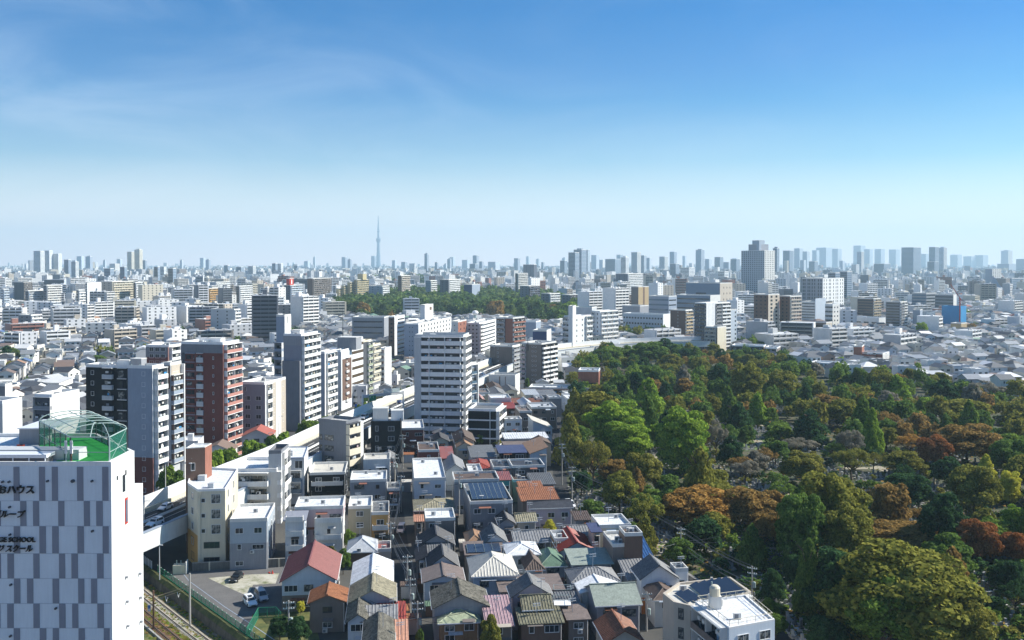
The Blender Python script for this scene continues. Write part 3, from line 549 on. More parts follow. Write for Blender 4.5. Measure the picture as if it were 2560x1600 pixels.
# ---------------------------------------------------------------- cars
def car(kind, x, y, rz, body, label, z=0.0, group='cars parked on the lot'):
    root = thing('parked_car' if group and 'lot' in group else 'car', label, {'suv':'car','van':'van','sedan':'car','truck':'truck'}[kind], (x, y, z), rz, group)
    L, W_, H1, H2 = {'suv': (4.5,1.8,.95,1.65), 'van': (4.7,1.75,1.05,1.95), 'sedan': (4.4,1.7,.85,1.42), 'truck': (7.5,2.2,1.1,3.1)}[kind]
    def loft(secs, m, nm, parent):
        mb = MB()     # secs: (x, halfwidth bottom, halfwidth top, z0, z1)
        n = len(secs)
        for (a, wb, wt, z0, z1) in secs: mb.v += [(a,-wb,z0),(a,wb,z0),(a,wt,z1),(a,-wt,z1)]
        for i in range(n-1):
            k = i*4
            for j in range(4): q = (j+1) % 4; mb.f.append((k+j, k+q, k+4+q, k+4+j)); mb.m.append(m)
        mb.f += [(3,2,1,0), (n*4-4, n*4-3, n*4-2, n*4-1)]; mb.m += [m, m]
        o = part(nm, mb, parent)
        for p in o.data.polygons: p.use_smooth = False
        return o
    h = W_/2
    if kind == 'truck':
        loft([(-L/2,h*.97,h*.97,.9,H2),(L*.22,h*.97,h*.97,.9,H2)], 'carwhite', 'cargo_box', root); loft([(L*.26,h*.9,h*.88,.4,2.2),(L*.40,h*.9,h*.86,.4,2.25),(L/2,h*.9,h*.82,.4,1.35)], body, 'cab', root)
        loft([(-L/2+.2,h*.5,h*.5,.5,.9),(L*.3,h*.5,h*.5,.5,.9)], 'darksteel', 'chassis', root)
        mb = MB(); mb.face([(L*.402,-h*.76,2.18),(L*.487,-h*.72,1.45),(L*.487,h*.72,1.45),(L*.402,h*.76,2.18)], 'glass'); part('windscreen', mb, root)
    else:
        hood = {'suv':.26,'van':.36,'sedan':.24}[kind]
        loft([(-L/2,h*.82,h*.8,.42,H1*.9),(-L/2+.25,h,h*.95,.28,H1),(-L*.1,h,h*.97,.25,H1),(L*hood,h,h*.95,.25,H1*.99),(L/2-.35,h*.97,h*.88,.28,H1*.84),(L/2,h*.78,h*.7,.4,H1*.66)], body, 'body', root)
        f0 = {'suv':.20,'van':.30,'sedan':.18}[kind]; rr = {'suv':-.47,'van':-.485,'sedan':-.40}[kind]
        cabs = [(L*rr,h*.9,h*.8,H1*.97,H1+.05),(L*(rr+.07),h*.92,h*.76,H1*.97,H2*.97),(-L*.05,h*.93,h*.74,H1*.97,H2),(L*(f0-.14),h*.92,h*.74,H1*.97,H2*.97),(L*f0,h*.9,h*.85,H1*.96,H1+.03)]
        loft(cabs, body, 'cabin', root)
        def glass(nm, pts): mb = MB(); mb.face(pts, 'glass'); part(nm, mb, root)
        zf = H2*.97-.06; xf0, xf1 = L*(f0-.135)+.03, L*f0-.02
        glass('windscreen', [(xf0,-h*.68,zf),(xf1,-h*.8,H1+.08),(xf1,h*.8,H1+.08),(xf0,h*.68,zf)])
        glass('rear_window', [(L*(rr+.065)-.03,h*.68,zf),(L*rr-.01,h*.76,H1+.12),(L*rr-.01,-h*.76,H1+.12),(L*(rr+.065)-.03,-h*.68,zf)])
        for s in (-1, 1):
            for a, b in ((rr+.085, -.06), (-.04, f0-.125)):
                z0, z1 = H1+.08, H2*.97-.12; yb_, yt = s*(h*.925+.012), s*(h*.785+.012); pts = [(L*a,yb_,z0),(L*b+(.25 if b > 0 else 0),yb_,z0),(L*b,yt,z1),(L*a,yt,z1)]
                glass('side_window', pts if s < 0 else pts[::-1])
            mb = MB(); mb.box(L*(f0-.03), L*(f0-.03)+.15, s*h*1.0-(.02 if s < 0 else 0)-.08, s*h+.14, H1+.05, H1+.2, body); part('wing_mirror', mb, root)
        if kind == 'suv': mb = MB(); mb.box(-.5, .45, -.4, .4, H2-.005, H2+.015, 'glass'); part('sunroof', mb, root)
        mb = MB(); mb.box(L/2-.02, L/2+.02, -h*.45, h*.45, .42, H1*.6, 'darkgrey'); part('grille', mb, root)
    for s in (-1, 1):
        mb = MB(); mb.box(L/2-.22, L/2-.02, s*h*.74-.17, s*h*.74+.17, H1*.55, H1*.72, 'lamp'); part('headlight', mb, root)
        mb = MB(); mb.box(-L/2-.02, -L/2+.1, s*h*.72-.15, s*h*.72+.15, H1*.6, H1*.85, 'redlamp'); part('tail_light', mb, root)
        for xx in (-L*.3, L*.31):
            w_ = MB(); w_.tube((xx, s*(h-.2), .34), (xx, s*(h+.03), .34), .34, 'tyre', 14); wo_ = part('wheel', w_, root)
            r_ = MB(); r_.tube((xx, s*(h+.02), .34), (xx, s*(h+.05), .34), .2, 'chrome', 10); part('rim', r_, wo_)
    FOOT.append((x, y, 3)); return root
# ---------------------------------------------------------------- poles
def utility_pole(x, y, label, h=11, arm=7, base=0.0, trans=True):
    root = thing('utility_pole', label, 'utility pole', (x, y, base), R(arm), 'utility poles along the lanes')
    mb = MB(); mb.tube((0,0,0), (0,0,h), .17, 'pole', 8, .12); part('pole', mb, root)
    for z in (h-.5, h-1.5):
        mb = MB(); mb.box(-.95, .95, -.06, .06, z, z+.1, 'steel'); a = part('crossarm', mb, root)
        ins = MB()
        for q in (-.85, -.4, .4, .85): ins.lathe(q, 0, [(.06,z+.1),(.09,z+.2),(.03,z+.3)], 'white', 6)
        part('insulator', ins, a)
    if trans:
        mb = MB(); mb.lathe(.42, 0, [(.26,h-4.1),(.3,h-4.0),(.3,h-3.1),(.2,h-2.95)], 'steel', 10); part('transformer', mb, root)
    return (x, y, h+base)
def cable(p, q, label, r=.018, sag=.6, name='cable'):
    mb = MB(); k = 8; pts = []
    for i in range(k+1): t = i/k; pts.append((p[0]+(q[0]-p[0])*t, p[1]+(q[1]-p[1])*t, p[2]+(q[2]-p[2])*t-sag*4*t*(1-t)))
    for i in range(k): mb.tube(pts[i], pts[i+1], r, 'darksteel', 3)
    o = link(name, mb.mesh(name)); tag(o, label, 'cable', 'overhead wires between the poles')
# ================================================================ ground and terrain
def struct(name, mb, kind='structure', z=None):
    o = link(name, mb.mesh(name)); o['kind'] = kind; return o
TD = (0.633, -0.774); TN = (-0.774, -0.633); T0 = (-73.5, 200.0)
def tp(t, o, z=0): return (T0[0]+TD[0]*t+TN[0]*o, T0[1]+TD[1]*t+TN[1]*o, z)
ta, tb, oa, ob = -75, 62, 2.0, 20
inner = [tp(ta, ob), tp(tb, ob), tp(tb, oa), tp(ta, oa)]   # ordered west, south, east, north
BIG = 17000
mb = MB(); outer = [(-BIG, 3000, 0), (-3000, -400, 0), (BIG, -400, 0), (BIG, BIG, 0)]
outer = [(-BIG, -400, 0), (BIG, -400, 0), (BIG, BIG, 0), (-BIG, BIG, 0)]
inn = [tp(tb, ob), tp(tb, oa), tp(ta, oa), tp(ta, ob)]
for i in range(4):
    j = (i+1) % 4; mb.face([outer[i], outer[j], inn[j], inn[i]], 'ground')
struct('ground', mb)
ZT = -1.5
mb = MB(); mb.face([tp(tb, ob, ZT), tp(tb, oa+.3, ZT), tp(ta, oa+.3, ZT), tp(ta, ob, ZT)], 'ballast'); struct('railway_bed', mb)
mb = MB(); mb.face([tp(ta, oa, 0), tp(tb, oa, 0), tp(tb, oa+.3, ZT), tp(ta, oa+.3, ZT)], 'canalwall'); mb.face([tp(tb, ob, 0), tp(ta, ob, 0), tp(ta, ob, ZT), tp(tb, ob, ZT)], 'canalwall')
mb.face([tp(tb, oa, 0), tp(tb, ob, 0), tp(tb, ob, ZT), tp(tb, oa, ZT)], 'canalwall'); mb.face([tp(ta, ob, 0), tp(ta, oa, 0), tp(ta, oa, ZT), tp(ta, ob, ZT)], 'canalwall'); tag(struct('retaining_wall', mb), 'dark stained retaining wall of the railway cutting', 'wall')
mb = MB()   # grassy verge between fence and cutting, ragged top
for i in range(60):
    t0_, t1_ = ta+(tb-ta)*i/60, ta+(tb-ta)*(i+1)/60; a = rnd.uniform(.25,.5); mb.face([tp(t0_, .3, .15), tp(t1_, .3, .15), tp(t1_, 1.3, .3+a), tp(t0_, 1.3, .3+a)], 'grass'); mb.face([tp(t0_, 1.3, .3+a), tp(t1_, 1.3, .3+a), tp(t1_, oa, .02), tp(t0_, oa, .02)], 'grass')
struct('grass_verge', mb)
def sheet(name, pxs, mat, z=.006, h=0.0):
    mb = MB(); mb.face([(*G(x, y, h), z+h) for x, y in pxs], mat); return struct(name, mb)
sheet('parking_lot', [(400,1441),(438,1424),(480,1428),(708,1416),(716,1528),(700,1600),(640,1640),(622,1598)], 'asphalt_old', .006)
sheet('concrete_apron', [(520,1445),(615,1437),(698,1433),(689,1459),(633,1462),(619,1490),(566,1467)], 'lotpatch', .012)
sheet('yard_lawn', [(630,1535),(716,1526),(776,1530),(800,1600),(800,1680),(640,1680)], 'grass', .014)
GUT = True
def strip(pts, wd, mat, z, name=None, mb=None):
    own = mb is None; mb = mb or MB(); P = [Vector((x, y)) for x, y in pts]; nn = []
    for i, p in enumerate(P):
        d = (P[min(i+1, len(P)-1)] - P[max(i-1, 0)]).normalized(); nn.append(Vector((-d.y, d.x)))
    for i in range(len(P)-1):
        a, b, na, nb = P[i], P[i+1], nn[i]*wd/2, nn[i+1]*wd/2
        mb.face([(*(a-na), z), (*(b-nb), z), (*(b+nb), z), (*(a+na), z)], mat)
    if own: return struct(name, mb)
strip(rp([(440,1412),(473,1453),(560,1516),(645,1572),(700,1610)], 0), .16, 'bluegrey', .03, 'gutter')
alley = rp([(1008,1680),(1008,1560),(1004,1450),(1000,1380),(992,1310),(985,1240),(978,1180),(970,1130),(985,1100),(1100,1097)], 0)
strip(alley, 4.2, 'asphalt', .008, 'alley_road')
gstreet = rp([(1412,985),(1400,1040),(1396,1100),(1402,1180),(1410,1240),(1440,1310),(1530,1370),(1660,1420),(1790,1500),(1960,1600),(2080,1680)], 0)
strip(gstreet, 5.0, 'asphalt', .01, 'cemetery_street')
strip([(x+2.9, y+.6) for x, y in gstreet], .8, 'paving', .016, 'pavement')
CEM = rp([(1424,985),(1412,1040),(1409,1100),(1414,1180),(1424,1240),(1456,1308),(1550,1366),(1690,1420),(1820,1490),(1990,1600),(2100,1720),(2900,1800),(3000,1150),(2800,1003),(2560,996),(2300,968),(2110,952),(2020,935),(1950,915),(1860,893),(1700,876),(1490,872),(1450,900)], 0)
mb = MB(); mb.face([(x, y, .012) for x, y in CEM], 'graveground'); struct('cemetery_ground', mb)
PATHS = [[(1640,1000),(1636,1080),(1634,1120),(1630,1180)],[(1680,1200),(1676,1300),(1650,1400)],[(1790,1110),(1860,1066),(1980,1060)],[(1870,1068),(1900,1110),(1960,1180)],[(1630,1290),(1626,1340)],[(2190,1165),(2240,1190),(2230,1250),(2290,1320)],[(1940,1200),(1980,1270),(2000,1350)],[(1440,1120),(1560,1132),(1640,1130)],[(1700,960),(1720,1010),(1716,1060)],[(2080,1010),(2200,1012),(2330,1000)],[(1480,1320),(1478,1230)],[(2110,1170),(2220,1172)]]
mb = MB()
for p in PATHS: strip(rp(p, 0), 3.0 , 'khaki', .02+.004*PATHS.index(p), mb=mb)
struct('footpath', mb)
mb = MB()
for i, p in enumerate(([(1850,1098),(1925,1092),(1930,1120),(1860,1128)],[(1470,1236),(1496,1232),(1500,1250),(1476,1260)],[(1755,935),(1800,930),(1810,942),(1760,946)],[(1564,958),(1580,950),(1590,968),(1570,974)],[(2340,1020),(2380,1016),(2390,1030),(2350,1036)],[(2360,965),(2400,962),(2410,975),(2370,978)])): mb.face([(*G(x, y), .03+i*.004) for x, y in p], 'lawn')
struct('lawn', mb)
# ================================================================ railway
rail = []
for k, off in enumerate((4.7, 6.3, 8.5, 10.0)):
    if k % 2 == 0:
        root = thing('railway_track', ['pale-sleepered railway track beside the dark retaining wall','rust-brown railway track with weeds beside the white-edged kerb'][k//2], 'railway track', tp(0, off, ZT), math.atan2(TD[1], TD[0]), 'railway tracks')
        mb = MB()
        for i in range(190): mb.box(-70+i*.66, -70+i*.66+.24, -2.1, .5, .02, .13, 'sleeper' if k == 0 else 'rust')
        part('sleeper', mb, root).__setitem__('kind', 'stuff')
    for oo in (0,):
        mb = MB(); mb.box(-70, 56, -.05, .05, .13, .28, 'rail'); o = part('rail', mb, root); o.location = (0, -(off-(4.7, 4.7, 8.5, 8.5)[k]), 0)
mb = MB(); mb.fbox((*tp(0, 11.1)[:2], *TD), -60, 56, -.15, .15, ZT, ZT+.35, 'concrete'); tag(struct('kerb', mb), 'thin pale concrete kerb along the tracks', 'kerb')
mb = MB(); mb.face([tp(tb, ob-.1, ZT+.02), tp(tb, 11.4, ZT+.02), tp(ta, 11.4, ZT+.02), tp(ta, ob-.1, ZT+.02)], 'grass'); struct('trackside_grass', mb)
mb = MB(); rw_ = random.Random(12)
for _ in range(2600):
    t_, o_ = rw_.uniform(-40, 58), rw_.choice([rw_.uniform(2.4, 3.6), rw_.uniform(5.1, 5.9), rw_.uniform(7.0, 8.0), rw_.uniform(8.9, 9.6), rw_.uniform(10.4, 19)]); x_, y_, z_ = tp(t_, o_, ZT); s_ = rw_.uniform(.12, .4)
    mb.face([(x_-s_, y_-s_*.5, z_+.03), (x_+s_, y_-s_*.6, z_+.05), (x_+s_*.7, y_+s_*.5, z_+.28*rw_.random()+.05), (x_-s_*.8, y_+s_*.6, z_+.2*rw_.random()+.05)], rw_.choice(['l_olive','l_brown','l_green','l_olive','l_rustgreen']))
o_ = link('weeds', mb.mesh('weeds')); tag(o_, 'yellowing weeds growing between the railway tracks', 'weeds', None, 'stuff')
# catenary portal
root = thing('catenary_portal', 'pair of rail-side poles joined by a trussed crossbeam over the tracks', 'overhead line mast', (0,0,0))
pA = G(474, 1543, ZT+3); pA = tp(-2.0, 1.2); pB = tp(14.0, 17.5)
pA = (*G(475, 1545, 0.0),0); pB = (*G(384, 1572, ZT), 0)
for nm, p, z0, z1 in (('pole', pA, ZT, HT(1433, pA[1])), ('pole', pB, ZT, HT(1476, pB[1]))):
    mb = MB(); mb.tube((p[0], p[1], z0), (p[0], p[1], z1), .2, 'pole' if p is pA else 'rust', 8, .16); part(nm, mb, root)
mb = MB(); za, zb = HT(1464, pA[1]), HT(1494, pB[1])
mb.tube((*pA[:2], za), (*pB[:2], zb), .08, 'tan', 5); mb.tube((*pA[:2], za-.45), (*pB[:2], zb-.45), .05, 'tan', 5); part('crossbeam', mb, root)
for q in (.35, .68):
    mb = MB(); x, y, z = pA[0]+(pB[0]-pA[0])*q, pA[1]+(pB[1]-pA[1])*q, za+(zb-za)*q
    mb.tube((x, y, z-.4), (x+.4, y-.4, z-1.3), .04, 'white', 5); mb.tube((x+.8, y-.9, z-.4), (x+.4, y-.4, z-1.3), .04, 'white', 5); part('insulator', mb, root)
x, y = pB[0]-.6, pB[1]; z = HT(1520, y)
mb = MB(); mb.box(x-.45, x+.1, y-.05, y+.03, z-.6, z+.6, 'paleblue'); mb.box(x-.38, x+.03, y-.07, y-.05, z-.1, z+.5, 'signblue'); part('sign_plate', mb, root)
# street light pole and white bollard fence under the viaduct
x, y = G(399, 1452); ztop = HT(1362, y); root = thing('lamp_post', 'thin pale lamp post standing by the green rail-side fence', 'lamp post', (x, y, 0)); mb = MB(); mb.tube((0,0,0), (0,0,ztop), .12, 'palegrey', 8, .08); part('pole', mb, root); mb = MB(); mb.box(-.1,.7,-.1,.1,ztop-.1,ztop,'lamp'); part('lamp_head', mb, root)
root = thing('picket_fence', 'short white picket fence beneath the expressway', 'fence', (*tp(-3.5, .6)[:2], 0), math.atan2(TD[1], TD[0]), None)
for i in range(9): mb = MB(); mb.box(-8.5+i*.95, -8.3+i*.95, 0, .15, 0, 1.9, 'white'); part('picket', mb, root)
# green mesh fence along the cutting, posts with white tops
root = thing('mesh_fence', 'long green mesh fence running above the railway cutting', 'fence', (*T0, 0), math.atan2(TD[1], TD[0]))
mb = MB(); mb.face([(-2,0,0),(58,0,0),(58,0,1.35),(-2,0,1.35)], 'net'); mb.tube((-2,0,1.35),(58,0,1.35),.04,'fencegreen',5); mb.tube((-2,0,.7),(58,0,.7),.03,'fencegreen',5); mb.box(-2, 58, -.1, .1, 0, .22, 'fencegreen'); part('mesh_panel', mb, root)
for i in range(31): mb = MB(); mb.tube((-2+i*2,0,0),(-2+i*2,0,1.4),.05,'fencegreen',5); mb.lathe(-2+i*2,0,[(.07,1.4),(.07,1.5)],'white',6); part('post', mb, root)
g0, g1, g2 = G(617, 1597), G(646, 1545), G(690, 1543); g3 = G(702, 1556)
root = thing('wire_fence', 'tall bright green wire fence around the corner of the yard', 'fence', (0,0,0))
for a, b in ((g0,g1),(g1,g2),(g2,g3)):
    mb = MB(); mb.face([(*a,0),(*b,0),(*b,1.9),(*a,1.9)], 'net'); mb.tube((*a,1.9),(*b,1.9),.05,'fencegreen',5); mb.tube((*a,.05),(*b,.05),.04,'fencegreen',5); part('mesh_panel', mb, root)
    for q in (0,.5,1) if a != g0 else (0,.12,.24,.36,.48,.6,.72,.84,.96): mb = MB(); xx, yy = a[0]+(b[0]-a[0])*q, a[1]+(b[1]-a[1])*q; mb.tube((xx,yy,0),(xx,yy,1.95),.06,'fencegreen',6); part('post', mb, root)
# concrete lot wall
a, b = G(480, 1428), G(712, 1416); root = thing('block_wall', 'weathered concrete block wall behind the parking lot', 'wall', (0,0,0)); fr, L = frame(a, b)
mb = MB(); mb.fbox(fr, 0, L, -.1, .1, 0, 1.7, 'concrete_dark'); part('wall', mb, root); mb = MB(); mb.fbox(fr, 0, L, -.14, .14, 1.7, 1.82, 'concrete'); part('coping', mb, root)
for q in (.18, .64, .93): mb = MB(); mb.fbox(fr, L*q, L*q+.25, .1, .3, 0, 1.9, 'cream'); part('buttress', mb, root)
x, y = G(448, 1436); root = thing('pump_box', 'cream metal utility box in the corner of the lot', 'utility box', (x, y, 0), R(8)); mb = MB(); mb.box(-1.3,1.3,0,1.6,0,1.9,'cream'); part('box', mb, root); mb = MB(); mb.box(1.3,1.5,-.3,1.8,.1,2.6,'offwhite'); part('side_screen', mb, root)
mb = MB(); mb.tube((-.6,.6,1.9),(-.6,.6,2.8),.12,'steel',6); mb.tube((.2,.8,1.9),(.2,.8,2.7),.1,'steel',6); part('pipe', mb, root)
for k, (px, py) in enumerate(((673,1432),(681,1434))):
    x, y = G(px, py); root = thing('traffic_cone', ['red cone lying by the block wall','red cone upright on the mossy strip by the wall'][k], 'traffic cone', (x, y, 0), 0); mb = MB(); mb.lathe(0,0,[(.22,.04),(.05,.7),(.03,.72)],'red',8); c = part('cone', mb, root); mb = MB(); mb.box(-.25,.25,-.25,.25,0,.04,'red'); part('base', mb, root)
    if k == 0: c.rotation_euler = (R(80), 0, 0.4)
# cars on the lot
def carat(kind, px, py, rz, col, label, **k): x, y = G(px, py, k.get('z', 0.0)); return car(kind, x, y, R(rz), col, label, **k)
carat('suv', 625, 1511, -58, 'carwhite', 'white compact SUV with a sunroof parked on the dark asphalt')
carat('van', 653, 1498, -60, 'carsilver', 'silver-blue minivan parked close beside the white SUV')
carat('sedan', 591, 1450, -95, 'carblack', 'black car parked nose out by the block wall')
carat('van', 968, 1352, -90, 'carblack', 'dark minivan standing at the kerb of the narrow alley', group='cars in the streets')
# ================================================================ foreground school building
DF = 130.0; HF = 37.6; XN = -54.6
def XF(px): return (px-CX)/F*(DF*cP+(HC-30)*sP)
body_top = [(XN, DF), (-54.7, 138), (-66, 152), (-88, 152), (-88, DF)]
root = thing('school_building', 'big pale building patterned with dark upright panels and black lettering', 'building', (XN, DF, 0))
lo = [(x-XN, y-DF) for x, y in [(-88, DF), (XN, DF), (-54.7, 141.0), (-88, 141.0)]]
mb = MB(); mb.prism(lo, 0, 32.7, 'panel_white', 'r_white', bottom=False); bt = [(x-XN, y-DF) for x, y in body_top]; mb.prism(bt, 32.7, HF, 'panel_white', 'r_white')
bt2 = [(x-XN, y-DF) for x, y in [(XN+.12, DF+.02), (-54.58, 138), (-54.58, 141.7), (-54.6, 141.7)]]
mb.box(0, .12, .03, 11.1, 0, 32.7, 'white'); mb.box(0, .12, .03, 8.0, 32.7, HF+.5, 'white')
part('wall', mb, root)
mb = MB(); parapet(mb, bt, HF, HF+.55, .35, 'white'); part('parapet', mb, root)
# facade panels, read off row by row (picture x of each dark strip)
rows = [(1166.5,1252,[(34.5,49),(98,113),(130,145),(193,208.5),(256,271.5)]),(1252.5,1315,[(-10,2),(51,66),(83,98),(146,161),(210,225),(241,257)]),(1315.5,1383.5,[(35,50.5),(99,115),(131,147),(194,210),(257,272)]),(1384,1446,[(-12,2.5),(19,35),(84,99),(148,163),(179,195),(243,259)]),(1446.5,1508.5,[(35.5,51),(68,83.5),(132,148),(196,211),(228,243)]),(1509,1570,[(-12,1),(18.5,34.5),(84,99.5),(148.5,164),(181,196),(244,260)]),(1570.5,1640,[(35,50.5),(100,116),(132.5,148),(197,212.5),(260,275)]),(1640.5,1710,[(19,34.5),(84,99.5),(148.5,164),(181,196),(244,260)])]
for y0, y1, xs in rows:
    z1, z0 = HT(y0, DF), HT(y1, DF)
    for x0, x1 in xs:
        mb = MB(); zc = DF*cP+(HC-(z0+z1)/2)*sP; a, b = (x0-CX)/F*zc-XN, (x1-CX)/F*zc-XN; mb.box(max(a, -33), min(b, -.02), -.07, -.005, z0+.02, z1-.02, 'panel_grey'); part('facade_panel', mb, root)
    for off in (0, 16):
        pass
    mb = MB(); mb.box(-33.2, -.01, -.035, -.005, z0-.015, z0+.015, 'bluegrey'); part('panel_joint', mb, root)
for px, py in ((121,1202),(184,1202),(232,1202),(25,1204),(9,1204),(26,1267),(26,1336),(232,1327),(27,1461),(139,1520),(25,1589)):
    mb = MB(); x = XF(px)-XN; z = HT(py, DF); mb.tube((x, -.35, z), (x, 0, z), .16 if px != 184 else .24, 'darkgrey', 8); part('vent_hood', mb, root)
for px, py in ((306,1443),(338,1434),(307,1504),(339,1494),(308,1565),(340,1554)):
    t = (px-276)/(350-276)*11.2; mb = MB(); z = HT(py, DF+t); mb.tube((.12, t, z), (.5, t, z), .2, 'grey', 8); part('vent_hood', mb, root)
for px, py, ww, hh in ((303,1208,.9,2.4),(287,1195,.4,.6),(308,1181,.4,.7)):
    t = (px-273)/(330-273)*8; mb = MB(); z = HT(py, DF+t); mb.box(.12, .17, t-ww/2, t+ww/2, z-hh/2, z+hh/2, 'glass'); part('window', mb, root)
mb = MB(); z = HT(1267, 135); mb.box(.12,.2,4.5,5.4,z-2.4,z+1.3,'red'); mb.box(.2,.23,4.65,5.25,z-2.1,z+1.0,'glassblue'); part('emergency_ladder_frame', mb, root)
def text_mesh(cu, parent, loc):
    t = bpy.data.objects.new('sign_lettering', cu); COL.objects.link(t); dg = bpy.context.evaluated_depsgraph_get()
    me = bpy.data.meshes.new_from_object(t.evaluated_get(dg)); bpy.data.objects.remove(t); bpy.data.curves.remove(cu)
    return link('sign_lettering', me, parent, loc)
def letters(txt, px, py, size, parent, shear=0.0, sx=1.0, off=.026):
    cu = bpy.data.curves.new('sign_lettering', 'FONT'); cu.body = txt; cu.size = size; cu.extrude = .12; cu.align_x = 'RIGHT'; cu.shear = shear; cu.offset = size*off; cu.materials.append(M('letter')); cu.resolution_u = 4
    o = text_mesh(cu, parent, (XF(px)-XN, -.25, HT(py, DF))); o.rotation_euler = (R(90), 0, 0); o.scale = (sx, 1, 1); o['label'] = 'black raised lettering'; return o
letters('のおハウス', 90, 1231.5, 1.28, root, 0, 1.0)
letters('グループ', 62, 1291.5, 1.08, root, .25)
letters('COLLEGE SCHOOL', 90, 1353.5, .92, root, 0, .98, .014)
letters('カレッジ スクール', 82, 1377, 1.04, root, .25, .88)
# roof: turf, cage, plant
mb = MB(); tf = [(x-XN, y-DF) for x, y in [(-55.2,130.6),(-55.3,137.8),(-66.2,151),(-76,151),(-61.6,130.6)]]; mb.face([(x, y, HF+.03) for x, y in tf], 'turf'); part('artificial_turf', mb, root)
FOOT.append((-70, 141, 22)); OCC.append((-99, 350, 1100, 1700, 130))
cage = thing('rooftop_sports_cage', 'arched steel ball-game cage with green netting on the roof of the lettered building', 'sports cage', (0,0,HF)); LAND.append(('the rooftop sports cage', -62, 140))
ZC = 3.75; A = (-55.0,130.7); B = (-55.4,137.6); C_ = (-60.3,130.7); E = (-71.2,144.2); Gp = (-66.3,151.0)
ld = Vector((E[0]-C_[0], E[1]-C_[1])); ln = ld.length; ld.normalize(); pn = Vector((-ld.y, ld.x))*-1
wd = (Vector(B)-Vector(C_)).dot(pn); nb = 6
def cp(s, t, z=0): p = Vector(C_)+ld*s+pn*t; return (p.x, p.y, z)
s0b = (Vector(B)-Vector(C_)).dot(ld)
def arch(s): return [cp(s, wd*(.5-.5*math.cos(math.pi*k/12)), ZC+1.15*math.sin(math.pi*k/12)**.9) for k in range(13)]
st = [s0b+(ln-s0b)*i/(nb-1) for i in range(nb)]
for s in st:
    mb = MB(); pts = arch(s)
    for p, q in zip(pts, pts[1:]): mb.tube(p, q, .075, 'steel', 6)
    part('arch', mb, cage)
arcs = [arch(s) for s in st]
for k in (0, 3, 6, 9, 12):
    mb = MB()
    for a, b in zip(arcs, arcs[1:]): mb.tube(a[k], b[k], .075 if k in (0,12) else .06, 'steel', 6)
    if k == 6:
        ap = arcs[0][6]
        for tgt in ((*A, ZC), (-57.6,130.7,ZC)):
            prev = ap
            for q in range(1, 9): t = q/8; pt = (ap[0]+(tgt[0]-ap[0])*t, ap[1]+(tgt[1]-ap[1])*t, ap[2]+(tgt[2]-ap[2])*t+.9*math.sin(math.pi*t)); mb.tube(prev, pt, .06, 'steel', 6); prev = pt
    part('roof_rail', mb, cage)
ring = [(*C_,0), (*A,0), (*B,0)] + [cp(s, wd) for s in st[1:]] + [cp(s, 0) for s in st[::-1]] + [(*C_,0)]
for p, q in zip(ring, ring[1:]):
    if math.hypot(p[0]-q[0], p[1]-q[1]) < .2: continue
    mb = MB()
    for z in (ZC, ZC*.45): mb.tube((p[0],p[1],z), (q[0],q[1],z), .08 if z == ZC else .05, 'steel', 6)
    part('side_rail', mb, cage)
    mb = MB(); mb.tube((p[0],p[1],0), (p[0],p[1],ZC), .11 if p[:2] in (A, C_, B) else .08, 'steel' if p[:2] == A else 'darksteel', 8); part('post', mb, cage)
for p, q in zip(ring[1:], ring[2:]):
    if math.hypot(p[0]-q[0], p[1]-q[1]) < .2 or (p[:2] == C_) or (q[:2] == C_) : continue
    mb = MB(); mb.face([(p[0],p[1],.1),(q[0],q[1],.1),(q[0],q[1],ZC-.05),(p[0],p[1],ZC-.05)], 'net'); part('netting', mb, cage)
mb = MB(); mb.tube((*A,.2), (*B,ZC), .03, 'steel', 4); mb.tube((*B,.2), (*A,ZC), .03, 'steel', 4); mb.tube((*A,ZC*.45),(*C_,ZC*.45),.05,'steel',5); part('cross_brace', mb, cage)
for k, px in enumerate((162, 176)):
    t = thing('cellular_antenna', ['slim white panel antenna on a pole at the front of the sports cage','slim white panel antenna nearer the turf, on a rusty pole'][k], 'antenna', (XF(px), DF+.5-.02*k, HF)); mb = MB(); mb.tube((0,0,0),(0,0,2.2),.09,'rust' if k else 'steel',6); part('pole', mb, t); mb = MB(); mb.box(-.16,.16,-.12,.1,1.55,3.3,'white'); part('panel', mb, t)
t = thing('rooftop_plant_shed', 'white louvred plant enclosure on the roof behind the lettered facade', 'enclosure', (-88, DF+.8, HF)); mb = MB(); mb.box(0, 24.2, 0, 2.2, 0, .9, 'darkgrey'); part('louvre', mb, t); mb = MB(); mb.box(-.1, 24.4, -.1, 2.4, .9, 1.35, 'whitemetal'); mb.box(0, 27.6, 2.6, 5.2, 0, 1.5, 'palegrey'); part('cover', mb, t)
for i in range(12): mb = MB(); mb.box(i*2.2-.06, i*2.2+.06, -.14, 0, 0, 1.0, 'whitemetal'); part('post', mb, t)
x, y = G(71, 1118, HF); t = thing('stair_shed', 'grey and white stair shed on the roof of the lettered building', 'roof shed', (x, y+2, HF)); mb = MB(); mb.box(-2.4, 1.2, 0, 2.6, 0, 2.4, 'grey'); mb.box(1.2, 1.3, -.02, 2.6, 0, 2.4, 'white'); part('wall', mb, t); mb = MB(); mb.box(-2.6, 3.0, -.2, 8, 2.4, 2.55, 'whitemetal'); part('roof', mb, t)
x, y = G(49, 1130, HF); t = thing('fire_hose_cabinet', 'red box standing by the white rooftop railing', 'cabinet', (x, y, HF)); mb = MB(); mb.box(-.4,.45,0,.6,0,1.0,'red'); part('box', mb, t); mb = MB(); mb.box(-.45,.5,-.05,.65,1.0,1.06,'redbrown'); part('lid', mb, t)
t = thing('rooftop_railing', 'white pipe railing across the roof beside the sports cage', 'railing', (-82, 137.5, HF)); mb = MB(); 
for z in (.5, .8, 1.1): mb.tube((0,0,z),(17,0,z),.03,'white',4)
